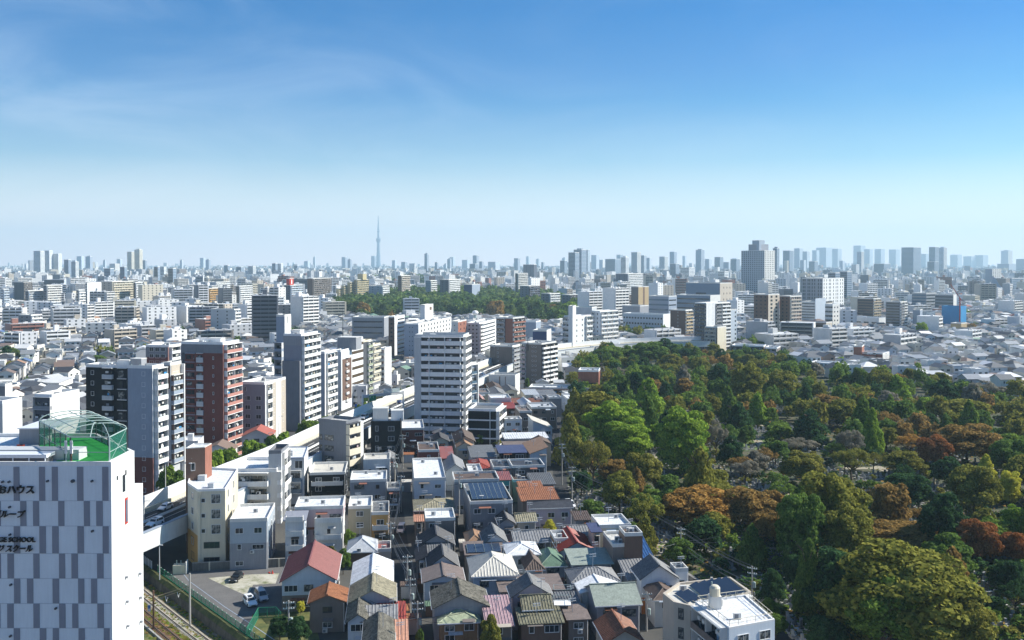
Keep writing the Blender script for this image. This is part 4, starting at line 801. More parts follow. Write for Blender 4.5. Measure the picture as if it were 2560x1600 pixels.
part('rail', mb, t)
for i in range(11): mb = MB(); mb.tube((i*1.7,0,0),(i*1.7,0,1.15),.03,'white',4); part('post', mb, t)
# ================================================================ elevated expressway
CL = [(-122,60),(-104,120),(-92,165),(-78.4,212),(-73.5,234),(-70,250),(-63.5,278),(-56,322),(-40.3,398),(-22,468),(-8,528),(3,566),(22,610),(52,648),(88,676),(140,694)]
def smooth(pts, k=8):
    out = []
    for i in range(len(pts)-1):
        p0, p1, p2, p3 = pts[max(i-1,0)], pts[i], pts[i+1], pts[min(i+2,len(pts)-1)]
        for j in range(k):
            t = j/k; out.append(tuple(.5*((2*b)+(-a+c)*t+(2*a-5*b+4*c-d)*t*t+(-a+3*b-3*c+d)*t**3) for a, b, c, d in zip(p0, p1, p2, p3)))
    return out+[pts[-1]]
SP = smooth(CL); SPN = []
for i, p in enumerate(SP):
    a, b = SP[max(i-1,0)], SP[min(i+1,len(SP)-1)]; d = Vector((b[0]-a[0], b[1]-a[1])).normalized(); SPN.append((d.y, -d.x))   # points right of travel
def EP(i, o, z): return (SP[i][0]+SPN[i][0]*o, SP[i][1]+SPN[i][1]*o, z)
ex = thing('elevated_expressway', 'white-walled elevated expressway curving between the apartment blocks', 'expressway', (0,0,0)); LAND.append(('the elevated expressway', -50, 340)); LAND.append(('the expressway bend', 60, 660))
ZD = 8.5
def ribbon(mb, prof, m, i0=0, i1=None):   # prof: closed loop of (offset, z)
    i1 = len(SP)-1 if i1 is None else i1; k = len(prof); n = len(mb.v)
    for i in range(i0, i1+1): mb.v += [EP(i, o, z) for o, z in prof]
    for i in range(i1-i0):
        for j in range(k): q = (j+1) % k; mb.f.append((n+i*k+j, n+i*k+q, n+(i+1)*k+q, n+(i+1)*k+j)); mb.m.append(m)
def rect(o0, o1, z0, z1): return [(o0,z0),(o0,z1),(o1,z1),(o1,z0)]
mb = MB(); ribbon(mb, rect(-6.4, 6.4, 7.3, ZD), 'asphalt'); part('road_deck', mb, ex)
mb = MB(); ribbon(mb, rect(-3.6, 3.6, 5.9, 7.3), 'deckside'); part('girder', mb, ex)
mb = MB(); ribbon(mb, rect(-6.75, -6.4, 6.6, 12.2), 'white'); ribbon(mb, rect(-6.4, -5.75, ZD, 9.5), 'cream'); part('noise_wall', mb, ex)
mb = MB(); ribbon(mb, rect(6.4, 6.7, 5.7, 9.6), 'deckside'); ribbon(mb, rect(6.0, 6.4, ZD, 9.3), 'offwhite'); part('noise_wall', mb, ex)
mb = MB(); ribbon(mb, rect(6.1, 6.9, 9.6, 9.75), 'bluegrey'); part('handrail', mb, ex)
for o in (-.3, .3):
    mb = MB(); ribbon(mb, rect(o-.06, o+.06, 9.0, 9.3), 'white'); part('guard_rail', mb, ex)
for o in (-5.4, -1.0, 1.0, 5.6):
    mb = MB(); ribbon(mb, [(o-.08, ZD+.004), (o-.08, ZD+.012), (o+.08, ZD+.012), (o+.08, ZD+.004)], 'paint'); part('edge_line', mb, ex)
for o in (-3.2, 3.3):
    for i in range(20, 96, 2):
        mb = MB(); mb.face([EP(i, o-.09, ZD+.014), EP(i, o+.09, ZD+.014), EP(i+1, o+.09, ZD+.014), EP(i+1, o-.09, ZD+.014)], 'paint')
        part('lane_dash', mb, ex)
for i in range(4, len(SP)-1, 6):
    mb = MB(); x, y, _ = EP(i, 0, 0); a = math.atan2(SPN[i][1], SPN[i][0]); fr = (x, y, math.cos(a), math.sin(a)); mb.fbox(fr, -1.1, 1.1, -.9, .9, 0, 5.2, 'concrete'); mb.fbox(fr, -4.5, 4.5, -.95, .95, 5.0, 5.9, 'concrete'); part('pier', mb, ex)
for i in range(0, len(SP), 3): FOOT.append((SP[i][0], SP[i][1], 9)); 
for i in range(1, len(SP), 2): FOOT.append((SP[i][0], SP[i][1], 8))
strip([s_ for s_ in SP if s_[1] > 238][::3], 22, 'asphalt', .018, 'road_under_viaduct')
# boarded green-patterned panels on the near-side wall seen beside the tower
def on_deck(px, py, off):
    best = None
    for i in range(len(SP)):
        q = PX(*EP(i, off, ZD)); d = abs(q[0]-px)+abs(q[1]-py)*1.0
        if best is None or d < best[0]: best = (d, i)
    i = best[1]; j = min(i+1, len(SP)-1); p = EP(i, off, ZD); q = EP(j, off, ZD); a = math.atan2(q[1]-p[1], q[0]-p[0]); return p, a
for kind, px, py, off, flip, col, lab in (('sedan',405,1272,-3.4,1,'carwhite','white car on the expressway just beyond the lettered building'),('suv',382,1303,-.0+2.6,1,'carwhite','larger white car on the expressway nearer the lane divider'),('van',898,1046,-3.2,1,'carwhite','white van running below the green expressway sign'),('van',918,1040,-3.0,1,'carsilver','silver van following close to the sign gantry'),('sedan',1000,1000,-3.2,0,'carblue','dark blue car passing under the sign gantry'),('suv',1206,915,3.3,0,'carblue','blue car on the expressway beside the striped tower'),('sedan',1485,861,3,0,'carwhite','white car on the far bend of the expressway'),('truck',1545,858,-2,0,'carwhite','small white truck on the far bend of the expressway'),('sedan',1600,857,3,1,'carsilver','silver car on the far bend near the blue canopy')):
    p, a = on_deck(px, py, off); car(kind, p[0], p[1], a+(math.pi if flip else 0), col, lab, z=ZD+.01, group='cars on the expressway')
# sign gantry
root = thing('sign_gantry', 'white steel gantry carrying green direction signs across the expressway', 'gantry', (0,0,0)); LAND.append(('the green sign gantry', -50, 367))
gl, gr = (-56.6, 362.0), (-42.3, 373.0)
for p, zb in ((gl, 7), (gr, 3.0)): mb = MB(); mb.tube((*p, zb), (*p, 15.6), .38, 'white', 10); part('post', mb, root)
fr, L = frame(gl, gr); mb = MB(); mb.fbox(fr, 0, L, -.4, .4, 14.4, 15.4, 'palegrey'); part('beam', mb, root)
def fpx(px): return min(max((px-906)/(1009-906)*L, 0), L)
for nm, a, b, z0, z1, m in (('sign_panel',921,938,12.9,15.0,'signgreen'),('sign_panel',908,919,13.0,14.4,'olive_sign'),('walkway_cage',957,998,15.5,17.0,'clear'),('sign_panel',939,955,13.6,14.3,'ochre')):
    PAL.setdefault('olive_sign', ((.30,.36,.05),.5,.3)); mb = MB(); mb.fbox(fr, fpx(a), fpx(b), .42, .55, z0, z1, m); part(nm, mb, root)
cu = bpy.data.curves.new('sign_lettering', 'FONT'); cu.body = 'P   1'; cu.size = 1.25; cu.extrude = .02; cu.materials.append(M('white')); o = text_mesh(cu, root, (fr[0]+fr[2]*fpx(922)+fr[3]*.6, fr[1]+fr[3]*fpx(922)-fr[2]*.6, 13.9)); o.rotation_euler = (R(90), 0, math.atan2(fr[3], fr[2])); o.scale = (.8, 1, 1)
x, y = G(890, 1020, 6); root = thing('road_sign', 'round blue road sign on a pole beside the sign gantry', 'road sign', (x, y, 0)); mb = MB(); mb.tube((0,0,0),(0,0,13),.12,'palegrey',6); part('pole', mb, root); mb = MB(); mb.box(-.5,.5,-.15,-.1,6.2,7.6,'signblue'); part('sign_face', mb, root)
for px, py, pt in ((697,1092,1040),(672,1110,1082),(360,1290,1252),(414,1243,1155),(992,1005,968),(1003,1010,962)):
    x, y = G(px, py, ZD+1); z1 = HT(pt, y); root = thing('expressway_lamp', 'slender pale lamp mast rising from the expressway wall', 'lamp post', (x, y, ZD), 0, 'lamp masts along the expressway'); mb = MB(); mb.tube((0,0,0),(0,0,max(4, z1-ZD)),.13,'offwhite',6,.07); part('mast', mb, root); mb = MB(); mb.box(0,1.4,-.12,.12,max(4,z1-ZD)-.1,max(4,z1-ZD)+.05,'palegrey'); part('lamp_head', mb, root)
# ================================================================ apartment blocks and other large buildings
APT = 'apartment building'
def B(t0, t1, **k): return ('B', t0, t1, k)
def W(ts, w, h, **k): return ('W', ts, (w, h), k)
def N_(t0, t1, **k): return ('N', t0, t1, k)
def P_(t0, t1, col, **k): return ('P', t0, t1, dict(k, col=col))
def C_c(t0, t1, col, dep, **k): return ('C', t0, t1, dict(k, col=col, dep=dep))
def hp(name, label, phrase, xl, xn, xr, ytop, D, n, wall, fac, yaw=78, w=None, d=None, **k):
    if yaw <= 45 and not k.pop('keep', False):   # find the plan rotation from how wide the two faces look
        a_, b_ = (xn-xl)/F*D, (xr-xn)/F*D; vt = math.degrees(math.atan((xn-CX)/F))
        phi = math.degrees(math.acos(min(.97, b_/max(w or 14, b_*2.0)))) if a_ >= b_ else max(54, math.degrees(math.asin(min(.97, a_/max(d or 14, a_*1.12)))))
        yaw = phi - vt
    foot = bx(xl, xn, xr, D, yaw, w, d); return hero(name, label, phrase, foot, HT(ytop, D), n, wall, fac, **k)
AB = 'apartment_building'
# --- along the expressway
hp(AB, 'black and grey apartment tower with a red-brown base, next to the rooftop sports cage', 'the black and grey apartment tower', 213, 379, 408, 922, 268, 12, 'panel_grey',
   {0: [P_(0, .63, 'black'), P_(.64, 1, 'redbrown', z1=.30), P_(.64, .995, 'bluegrey', z0=.30, o=.07), W([.10], .9, 1.1, st='c'), B(.27, .42, dep=.9, col='palegrey', fin=False, seg=1.1), B(.48, .62, dep=.35, col='darkgrey', ph=.3, fin=False), W([.87], 1.0, 1.1)],
    1: [P_(0, .08, 'white', z0=.30), P_(0, .1, 'pinkbrick', z1=.30, o=.1), B(.12, 1, dep=1.4, bay=4, slab='white', rail=True)]}, dens=26, pent=[(3, 2, 3.5, 2.6, 2.2, 'grey'), (-2, 3, 4, 2, 1.5, 'white')], rim='white')
hp(AB, 'slim apartment tower with brown top corner and glass balcony fronts between two dark towers', None, 409, 424, 452, 914, 284, 12, 'palegrey',
   {0: [P_(0, 1, 'brown', z0=.80), P_(0, 1, 'redbrown', z1=.2, o=.08)], 1: [B(.06, .9, dep=1.0, col='bluegrey', bay=9, f=(2, 11), rail=True, finc='brown'), P_(.06, .95, 'beige', z0=.82, o=.1), W([.3, .62], 1.3, 1.5, f=(10, 12)), C_c(.93, 1, 'white', 1.2)]}, dens=5)
hp(AB, 'dark red-brown apartment tower with pink balcony fronts on its sunny side', 'the red-brown tower with pink balconies', 452, 556, 597, 862, 318, 13, 'redbrown',
   {0: [P_(0, .1, 'darkgrey', o=.05), P_(0, 1, 'midgrey', z0=.925, o=.1), B(.1, .34, dep=.5, col='redbrown', ph=.9, fin=False, slab='bluegrey', f=(0, 12)), B(.37, .53, dep=.35, col='palegrey', ph=1.5, fin=False, f=(0, 12)), W([.77], .45, .9, f=(0, 12))],  # darkgrey strip at the left paints that side wall's shade into the colour
    1: [P_(0, .1, 'pinkbrick', o=.1), B(.06, 1, dep=1.3, col='pinkbrick', bay=5, slab='white', finc='white')]}, dens=8, rim='white', roof='r_white', pent=[(1, 2, 5, 3, 1.5, 'white')])
hp(AB, 'red-brown and grey slab block half hidden behind the dark twin towers', None, 363, 421, 466, 868, 400, 11, 'midgrey',
   {0: [P_(0, .96, 'redbrown', z1=.86), W([.25, .5, .75], 1.9, 1.5), C_c(.96, 1, 'pinkbrick', .3)], 1: [B(.05, .5, dep=1.2, bay=5), P_(.55, .98, 'slate', o=.1)]}, dens=14, rim='white')
hp(AB, 'mid-rise block with a lavender flank and beige sunny front, behind the street trees', 'the lavender-flanked beige block', 600, 660, 713, 962, 336, 7, 'lavender',
   {0: [W([.3, .75], 1.9, 1.4, f=(0, 6)), W([.2], .8, 1.3, f=(5, 7))], 1: [P_(0, 1, 'beige', o=.05), C_c(.0, .05, 'white', .3), B(.06, .28, dep=.9, bay=9), W([.42, .86], .9, 1.1), P_(.52, .76, 'white', o=.12), W([.64], 1.9, 1.2, z=1.1)]}, dens=9, rim='white')
hp(AB, 'tall white balcony block with a smooth grey end wall, thirteen storeys of laundry balconies', 'the tall white balcony block', 708, 752, 794, 840, 373, 13, 'panel_grey',
   {0: [P_(0, 1, 'midgrey', z0=.0, z1=.74, o=1.4), P_(.0, 1, 'grey', z0=.9, o=.1)], 1: [B(.03, 1, dep=1.3, bay=3.6, rail=True, slab='white')]}, dens=10, rim='white', pent=[(-2, 1, 4, 4, 1.6, 'white')])  # end-wall greys put the shade of the unlit face into the colour
hp('stair_tower', 'blue-grey lift tower with a white sunlit side, above the tall white balcony block', None, 690, 711, 727, 792, 402, 12, 'bluegrey',
   {0: [B(.0, .9, dep=2.2, col='bluegrey', f=(1, 9), bay=9, slab='bluegrey')], 1: [P_(0, 1, 'white', o=.06), P_(.42, .55, 'darkgrey', z0=.93, o=.1)]}, dens=0, cat='tower')  # side panel painted white for sunlight, the rest blue-grey for shade
hp(AB, 'lower white apartment block with long strip balconies beside the brown-framed building', None, 795, 811, 840, 884, 398, 9, 'bluegrey',
   {1: [P_(0, 1, 'white', o=.05), B(.12, .96, dep=.9, bay=9, slab='white')]}, dens=4, rim='white')
hp(AB, 'narrow brown-glazed building in a tall white frame with stacked white balconies', None, 838, 851, 878, 880, 424, 8, 'palegrey',
   {1: [P_(0, 1, 'white', o=.3), P_(.08, .94, 'brown', z0=.16, z1=.87, o=.34), W([.2, .8], 1.5, 1.8, f=(1, 7)), B(.38, .62, dep=.9, bay=9, fin=False, f=(1, 7), slab='darkgrey')]}, dens=8, rim='white', roof='r_grey', pent=[(0, 8, 9, 7, 5.5, 'grey')])
hp('office_building', 'white office building ringed by brown ribbon windows, eight storeys, near the gantry', 'the ribbon-windowed office', 868, 878, 907, 852, 446, 8, 'white', {1: [P_(0, 1, 'white', o=.1), ('P', 0, 0, {}), N_(.02, .98, h=1.35, gl='brownglass', seg=1.5), P_(.02, .98, 'palegrey', z1=.1, o=.2)]}, dens=8, rim='white', cat='office building')
hp(AB, 'slender block striped with olive-green balcony panels beside a dark glass stair', None, 900, 908, 928, 856, 466, 9, 'darkgrey', {1: [P_(.45, 1, 'cream', o=.1), B(.45, .98, dep=1.0, col='r_lime', bay=9)]}, dens=5, rim='cream')
hp(AB, 'cream apartment block with a little gable crown and brown lower storeys', None, 925, 929, 951, 866, 480, 7, 'cream', {1: [P_(0, 1, 'midgrey', z1=.22, o=.12), P_(.25, .85, 'white', z0=.08, z1=.16, o=.2), B(.1, .9, dep=.8, col='cream', bay=9, f=(2, 7))]}, dens=3, rim='cream')
hp(AB, 'thin white slab with one column of small windows and zigzag stairs, above the hedge', 'the thin white slab', 948, 962, 978, 874, 500, 7, 'pink', {0: [B(.0, .95, dep=1.0, bay=9, col='palegrey')], 1: [P_(0, 1, 'white', o=.05), W([.62], .9, 1.5)]}, dens=4, rim='white')
# --- white school-like complex behind the striped tower
hp('office_building', 'long white building with a blue-grey end wall and rows of paired windows', 'the long white windowed building', 1010, 1046, 1128, 812, 610, 9, 'bluegrey', {0: [W([.38, .58], .5, .5)], 1: [P_(0, 1, 'white', o=.05), W([.08, .17, .27, .36, .46, .55, .65, .74, .84, .93], 2.0, 1.5)]}, detail=False, dens=40, rim='white', cat='office building')
hp('office_building', 'white wing with long dark slit windows behind the blue-grey end wall', None, 971, 986, 1011, 794, 680, 9, 'brown', {0: [W([.5], 1.5, 1.2)], 1: [P_(0, 1, 'white', o=.05), N_(.3, .95, h=.9, gl='glass')]}, detail=False, dens=20, rim='white', cat='office building')
hp('rooftop_tower', 'white lift tower with a brown slot window on the long white building', None, 1050, 1062, 1083, 765, 690, 3, 'white', {1: [P_(.55, .8, 'brown', z0=.9, z1=.97, o=.1)]}, detail=False, dens=1, cat='tower')
hp(AB, 'brick-red and pale grey narrow block beside the long white building', None, 1128, 1145, 1166, 806, 640, 8, 'palegrey', {1: [P_(0, 1, 'brick', o=.05), W([.3, .7], 1.5, 1.3)], 0: [W([.5], .6, .6)]}, detail=False, dens=4)
hp('office_building', 'wide white office with a zigzag outside stair and square windows', 'the wide white office', 1167, 1198, 1241, 810, 660, 9, 'palegrey', {0: [W([.2, .5, .8], 1.1, 1.0)], 1: [P_(0, 1, 'white', o=.05), N_(.1, .9, h=.8, gl='glass'), B(.0, .12, dep=1.2, bay=9)]}, detail=False, dens=10, rim='white', cat='office building')
hp('office_building', 'grey factory-like block with a low arched roof line in front of the wood', None, 880, 960, 974, 795, 760, 5, 'grey', {0: [N_(.05, .95, h=1.0, gl='glass')]}, yaw=84, detail=False, dens=24, roof='r_cream', cat='office building')
# --- the striped tower and its neighbours
st_ = hp(AB, 'white thirteen-storey tower banded with long dark access galleries', 'the white banded tower', 1037, 1158, 1173, 843, 357, 13, 'whitemetal',
   {0: [P_(0, .14, 'palegrey', o=1.35), B(.14, 1.0, dep=1.3, col='white', slab='white', fin=False, ph=1.5, back='darksteel')] + [C_c(a, a+.012, 'white', 1.5) for a in (.30, .62, .94)], 1: [B(0, 1, dep=1.0, bay=3, col='white')]}, yaw=20, d=None, w=13, dens=4, rim='palegrey')  # dark back strips colour the gallery recesses as if in shade
hp(AB, 'glass-fronted narrow annex with blue panes and white frame beside the banded tower', None, 1174, 1176, 1191, 912, 372, 7, 'bluegrey', {1: [B(.0, .92, dep=.8, bay=9, col='glassblue', slab='white', finc='white'), C_c(.9, 1, 'white', 1.1)]}, yaw=12, d=9, dens=2)
hp(AB, 'low black-louvred block with white floor lines and a curled white balcony corner', 'the black-louvred block', 1170, 1240, 1258, 1029, 338, 4, 'black',
   {0: [('L', 0, 1, {'dep': .45, 'col': 'white', 't': .35}), P_(.06, .98, 'black', z0=.02, z1=.96, o=.1), C_c(.78, .8, 'white', .5)], 1: [B(0, 1, dep=1.3, bay=9, col='white')]}, yaw=14, dens=3, rim='white', roof='r_grey')
# --- centre
hp(AB, 'taupe apartment block with small high windows at the expressway bend', None, 1225, 1281, 1306, 868, 535, 8, 'taupe', {0: [W([.35], .8, .8, st='c')], 1: [B(.0, 1, dep=1.1, col='grey', bay=4)]}, yaw=20, w=15, dens=8)
hp(AB, 'taupe-brown apartment block with a sunny face checked by white balcony panels', 'the brown checked-balcony block', 1304, 1354, 1391, 862, 505, 9, 'taupe', {0: [B(-.03, .22, dep=1.0, col='pink', bay=9), W([.55, .7], .7, .7)], 1: [P_(0, 1, 'black', o=.05), B(.03, .45, dep=1.0, col='white', bay=2.6, finc='darkgrey', slab='darkgrey'), B(.5, 1, dep=1.0, col='white', bay=2.6, finc='darkgrey', slab='darkgrey')]}, yaw=60, dens=9)
hp(AB, 'dark brick apartment tower with a bright red flank at the foot of the wood', 'the dark brick tower', 1242, 1282, 1311, 797, 640, 9, 'brown', {0: [P_(.55, 1, 'brick', o=.06), B(0, .5, dep=1.1, col='grey', bay=5)], 1: [B(0, 1, dep=1.1, col='brick', bay=5, slab='midgrey')]}, yaw=45, detail=False, dens=16)
hp(AB, 'pale blue-grey windowless block with white pipes on its roof', None, 1300, 1340, 1352, 806, 720, 8, 'bluegrey', {}, yaw=30, detail=False, dens=12, rim='white')
hp('billboard', 'navy blue rooftop billboard box with a white side, above the brown blocks', 'the navy billboard', 1332, 1367, 1378, 829, 560, 3, 'navy', {1: [P_(0, 1, 'white', o=.05)]}, yaw=35, detail=False, dens=0, cat='billboard')
hp('office_building', 'whitewashed concrete house block with rusty downpipes below the taupe blocks', None, 1222, 1288, 1300, 942, 472, 4, 'offwhite', {0: [W([.3, .6], 1.5, 1.4, f=(0, 2)), W([.85], 2.5, 1.8, f=(1, 2)), P_(.40, .43, 'rust', z0=.3, o=.15), P_(.62, .64, 'rust', z0=.3, o=.15)]}, yaw=14, w=10, dens=5, cat='building')
hp(AB, 'long low brown gallery block with a white flat roof strip and round lamps', 'the long brown gallery block', 1322, 1500, 1503, 975, 452, 2, 'brown', {0: [B(0, .62, dep=1.2, col='ochre', bay=9, slab='brown'), P_(.62, .65, 'brick', o=.2), W([.1, .25, .4, .52, .75, .88], 1.0, 1.2), P_(.62, 1, 'brick', z0=.86, o=.5)]}, yaw=4, d=None, w=12, dens=12, roof='r_white')
hp('rooftop_pavilion', 'brown flat-roofed pavilion with a white rim on the long brown gallery block', None, 1447-14, 1500, 1503, 955, 456, 3, 'brick', {0: [N_(.1, .85, h=1.6, gl='glass', f=(2, 3))]}, yaw=4, w=10, dens=3, cat='building', rim='white') if False else None
hp('rooftop_pavilion', 'brick-framed pavilion with a white-rimmed solar roof on the brown gallery block', None, 1446, 1497, 1501, 930, 458, 1, 'brick', {0: [N_(.12, .9, h=1.9, gl='glass', z=.6)]}, yaw=4, w=11, dens=4, cat='pavilion', rim='white', roof='r_white', z0=HT(975, 452)+.05)
hp(AB, 'white pagoda-like tower with stacked curved balconies and a tall slim lift shaft', 'the white tower with curved balconies', 1410, 1434, 1478, 793, 650, 8, 'white', {0: [B(.0, .9, dep=1.6, bay=9, col='white')], 1: [W([.18, .5], 1.2, 1.2), B(.68, 1, dep=1.3, bay=9)]}, yaw=26, dens=0, roof='r_pale', rim='white')
hp('lift_shaft', 'slim white lift shaft with a steel frame crown on the pagoda-like tower', None, 1423, 1432, 1440, 768, 645, 3, 'white', {}, yaw=26, detail=False, dens=1, cat='tower')
hp(AB, 'white grid-fronted apartment block with four balcony bays, beside the green-roofed hall', 'the white grid-fronted block', 1480, 1500, 1545, 780, 755, 8, 'white', {0: [W([.7], .9, 1.5), B(0, .4, dep=1.4, bay=9)], 1: [B(.05, .34, dep=.9, bay=9), B(.36, .66, dep=.9, bay=9), B(.68, .98, dep=.9, bay=9)]}, yaw=16, dens=10, rim='white')
hp('school', 'long white school with a terrace of green-railed roof and rows of square windows', 'the long white school', 1558, 1658, 1677, 788, 850, 4, 'paleblue', {0: [W([i/14+.03 for i in range(14)], 1.6, 1.5)], 1: [P_(0, 1, 'white', o=.06)]}, yaw=15, detail=False, dens=30, rim='white', cat='school')  # front tinted blue for shade, end wall painted white for sunlight
hp('hall', 'teal-roofed gymnasium hall with a grey mesh frame beside it', 'the teal-roofed hall', 1434, 1480, 1492, 770, 830, 2, 'palegrey', {}, yaw=20, detail=False, dens=0, roof='teal', cat='hall')
hp('gymnasium', 'low gymnasium with a white tent-shaped roof and dark skylight', None, 1556, 1600, 1622, 766, 960, 1, 'grey', {}, yaw=30, detail=False, dens=2, roof='r_white', cat='hall')
hp(AB, 'brown tile apartment block with tan balconies beside the white school', None, 1676, 1714, 1731, 777, 805, 9, 'brown', {0: [W([.5], .8, .9, st='c')], 1: [P_(0, 1, 'tan', o=.05), B(0, 1, dep=1.1, col='tan', bay=4)]}, yaw=50, dens=6)
hp(AB, 'tall black and white apartment tower at the edge of the cemetery trees', 'the black and white tower', 1737, 1766, 1825, 760, 705, 13, 'darkgrey', {0: [B(.02, .95, dep=.8, col='slate', bay=4, slab='midgrey')], 1: [P_(0, .38, 'white', o=.05), W([.1, .28], 1.2, 1.9), P_(.38, .62, 'slate', o=.06), B(.4, .62, dep=.7, col='midgrey', bay=9), B(.64, 1, dep=1.1, col='white', bay=5)]}, yaw=22, dens=12, rim='white')
hp(AB, 'stepped cream and grey block at the foot of the black and white tower', None, 1763, 1794, 1816, 820, 690, 7, 'taupe', {0: [B(0, .9, dep=.9, col='beige', bay=4)], 1: [P_(0, 1, 'cream', o=.05), W([.85], 1.2, 1.4)]}, yaw=22, dens=5)
hp(AB, 'plain pale grey slab with one row of windows behind the black and white tower', None, 1823, 1826, 1842, 776, 730, 9, 'bluegrey', {1: [P_(0, 1, 'paleblue', o=.05), W([.8], 1.2, 1.4)]}, yaw=14, d=12, detail=False, dens=3)
hp('museum', 'huge windowless slate-blue hall with a beige sunlit end wall', 'the huge slate hall', 1715, 1800, 1831, 709, 1130, 6, 'farblue', {0: [N_(.3, .6, h=2.0, gl='glass', f=(4, 5))], 1: [P_(0, 1, 'beige', o=.06), W([.3, .55, .8], 1.0, 2.2, f=(1, 6))]}, yaw=20, detail=False, dens=0, cat='hall')
hp('office_building', 'wide slate-grey college building in front of the huge slate hall', None, 1692, 1776, 1801, 740, 1030, 6, 'farblue', {0: [N_(.02, .98, h=1.4, gl='glass')], 1: [P_(0, 1, 'offwhite', o=.05)]}, yaw=18, detail=False, dens=12, cat='office building')
hp('office_building', 'terraced grey office with glass bands west of the wide college building', None, 1622, 1672, 1692, 742, 1000, 6, 'bluegrey', {0: [N_(.02, .98, h=1.6, gl='glassblue')], 1: [N_(.05, .9, h=1.2, gl='glass')]}, yaw=20, detail=False, dens=20, cat='office building')
hp(AB, 'sandy apartment slab with a dark window stripe down its sunlit end', None, 1578, 1596, 1622, 718, 1080, 11, 'taupe', {1: [P_(0, 1, 'tan', o=.05), P_(.45, .6, 'brown', o=.08)]}, yaw=24, detail=False, dens=3)
hp('hotel', 'dominant square-windowed high-rise with a stepped crown, grey flank and white front', 'the stepped-crown high-rise', 1853, 1911, 1937, 627, 1880, 22, 'bluegrey', {0: [W([i/11+.045 for i in range(11)], 2.1, 2.3)], 1: [P_(0, 1, 'offwhite', o=.1), W([i/6+.08 for i in range(6)], 2.4, 2.3)]}, yaw=24, detail=False, dens=0, pent=[(-2, 5, 26, 32, 13, 'lavender'), (-2, 5, 15, 22, 21, 'bluegrey'), (10, -14, 6, 8, 19, 'bluegrey')], cat='high-rise')  # lit face painted off-white, flank toned blue-grey as its shaded copy
hp('hospital', 'broad white institute with dark vertical slit windows and a shaded lilac flank', 'the slit-windowed institute', 2005, 2057, 2110, 697, 1330, 9, 'lavender', {0: [W([.07, .15, .3, .38, .5, .62, .8, .92], 1.6, 3.4)], 1: [P_(0, 1, 'white', o=.1), W([.06, .18, .3, .36, .5, .62, .7, .83, .93], 1.6, 3.2)]}, yaw=32, detail=False, dens=30, cat='institute')
hp(AB, 'brown apartment tower with cream-framed windows, first of a pair', 'the twin brown towers', 1885, 1921, 1949, 738, 815, 12, 'brown', {0: [W([.2, .5, .8], 1.4, 1.3)], 1: [P_(0, 1, 'beige', o=.05), W([.28, .72], 3.0, 1.7)]}, yaw=30, detail=False, dens=6)
hp(AB, 'brown apartment tower with cream balconies, second of the pair', None, 1950, 1975, 2004, 742, 825, 12, 'brown', {0: [W([.3, .7], 1.4, 1.3)], 1: [P_(0, 1, 'beige', o=.05), B(.05, .95, dep=1.0, col='beige', bay=4)]}, yaw=30, detail=False, dens=6)
hp(AB, 'low brown terrace block with a long maroon roof below the twin brown towers', None, 1980, 2066, 2081, 808, 810, 4, 'brown', {0: [N_(.02, .98, h=1.2, gl='glass')], 1: [P_(0, 1, 'beige', o=.05), W([.5], 2.5, 1.4)]}, yaw=12, detail=False, dens=8, roof='r_maroon')
hp('office_building', 'white ribbed office with a tall blank end slab', None, 2002, 2038, 2064, 756, 980, 9, 'offwhite', {0: [N_(.02, .98, h=.9, gl='glass')], 1: [P_(0, 1, 'paleblue', o=.05), C_c(0, 1, 'paleblue', .5, up=4)]}, yaw=30, detail=False, dens=8, cat='office building')
hp('office_building', 'white building with small arched dormers and square windows', None, 2063, 2082, 2100, 762, 930, 6, 'offwhite', {0: [W([.15, .4, .65, .9], 1.8, 1.6)], 1: [W([.3, .7], 1.5, 1.4)]}, yaw=30, detail=False, dens=6, cat='building', rim='white')
hp(AB, 'blocky brown apartment house with cream balcony edge behind the white supermarket', None, 2144, 2184, 2202, 748, 1040, 9, 'brown', {0: [N_(.05, .95, h=1.2, gl='glass')], 1: [P_(0, 1, 'tan', o=.05), B(0, 1, dep=1, col='tan', bay=4)]}, yaw=28, detail=False, dens=4)
hp('supermarket', 'long low white supermarket with a boxy sign tower', 'the white supermarket', 2120, 2198, 2220, 797, 930, 2, 'white', {0: [W([.1, .35, .6, .85], 5, 1.6, f=(1, 2))]}, yaw=12, detail=False, dens=16, cat='supermarket', roof='r_white', rim='white')
hp(AB, 'grey apartment slab with projecting dark stair beside the supermarket', None, 2215, 2251, 2268, 756, 900, 11, 'midgrey', {0: [N_(.05, .95, h=1.3, gl='glass')], 1: [P_(0, 1, 'grey', o=.05), B(0, .5, dep=1.3, col='midgrey', bay=4), B(.55, 1, dep=1.0, col='offwhite', bay=4)]}, yaw=28, detail=False, dens=6)
hp('office_building', 'windowless pale steel-clad block beside a small green panel block', None, 2283, 2301, 2307, 776, 905, 4, 'bluegrey', {0: []}, yaw=20, detail=False, dens=0, cat='building')
bw = hp('construction_site', 'building wrapped in bright blue scaffold sheeting with a red crane', 'the blue-sheeted building', 2355, 2402, 2416, 768, 905, 7, 'blue', {0: [('L', 0, 1, {'dep': .12, 'col': 'blue'})], 1: [P_(0, 1, 'blue', o=.2)]}, yaw=25, detail=False, dens=4, cat='construction site', roof='r_grey', rim='blue')
hp('house', 'beige cube of a house below the blue-sheeted building', None, 2378, 2404, 2418, 810, 840, 3, 'tan', {}, yaw=25, detail=False, dens=2)
hp('office_building', 'wide glazed grey block with fine horizontal sunscreens', None, 2280, 2316, 2342, 734, 1290, 6, 'grey', {0: [N_(.02, .98, h=1.8, gl='glassblue')], 1: [N_(.02, .98, h=1.8, gl='glass')]}, yaw=35, detail=False, dens=10, cat='office building')
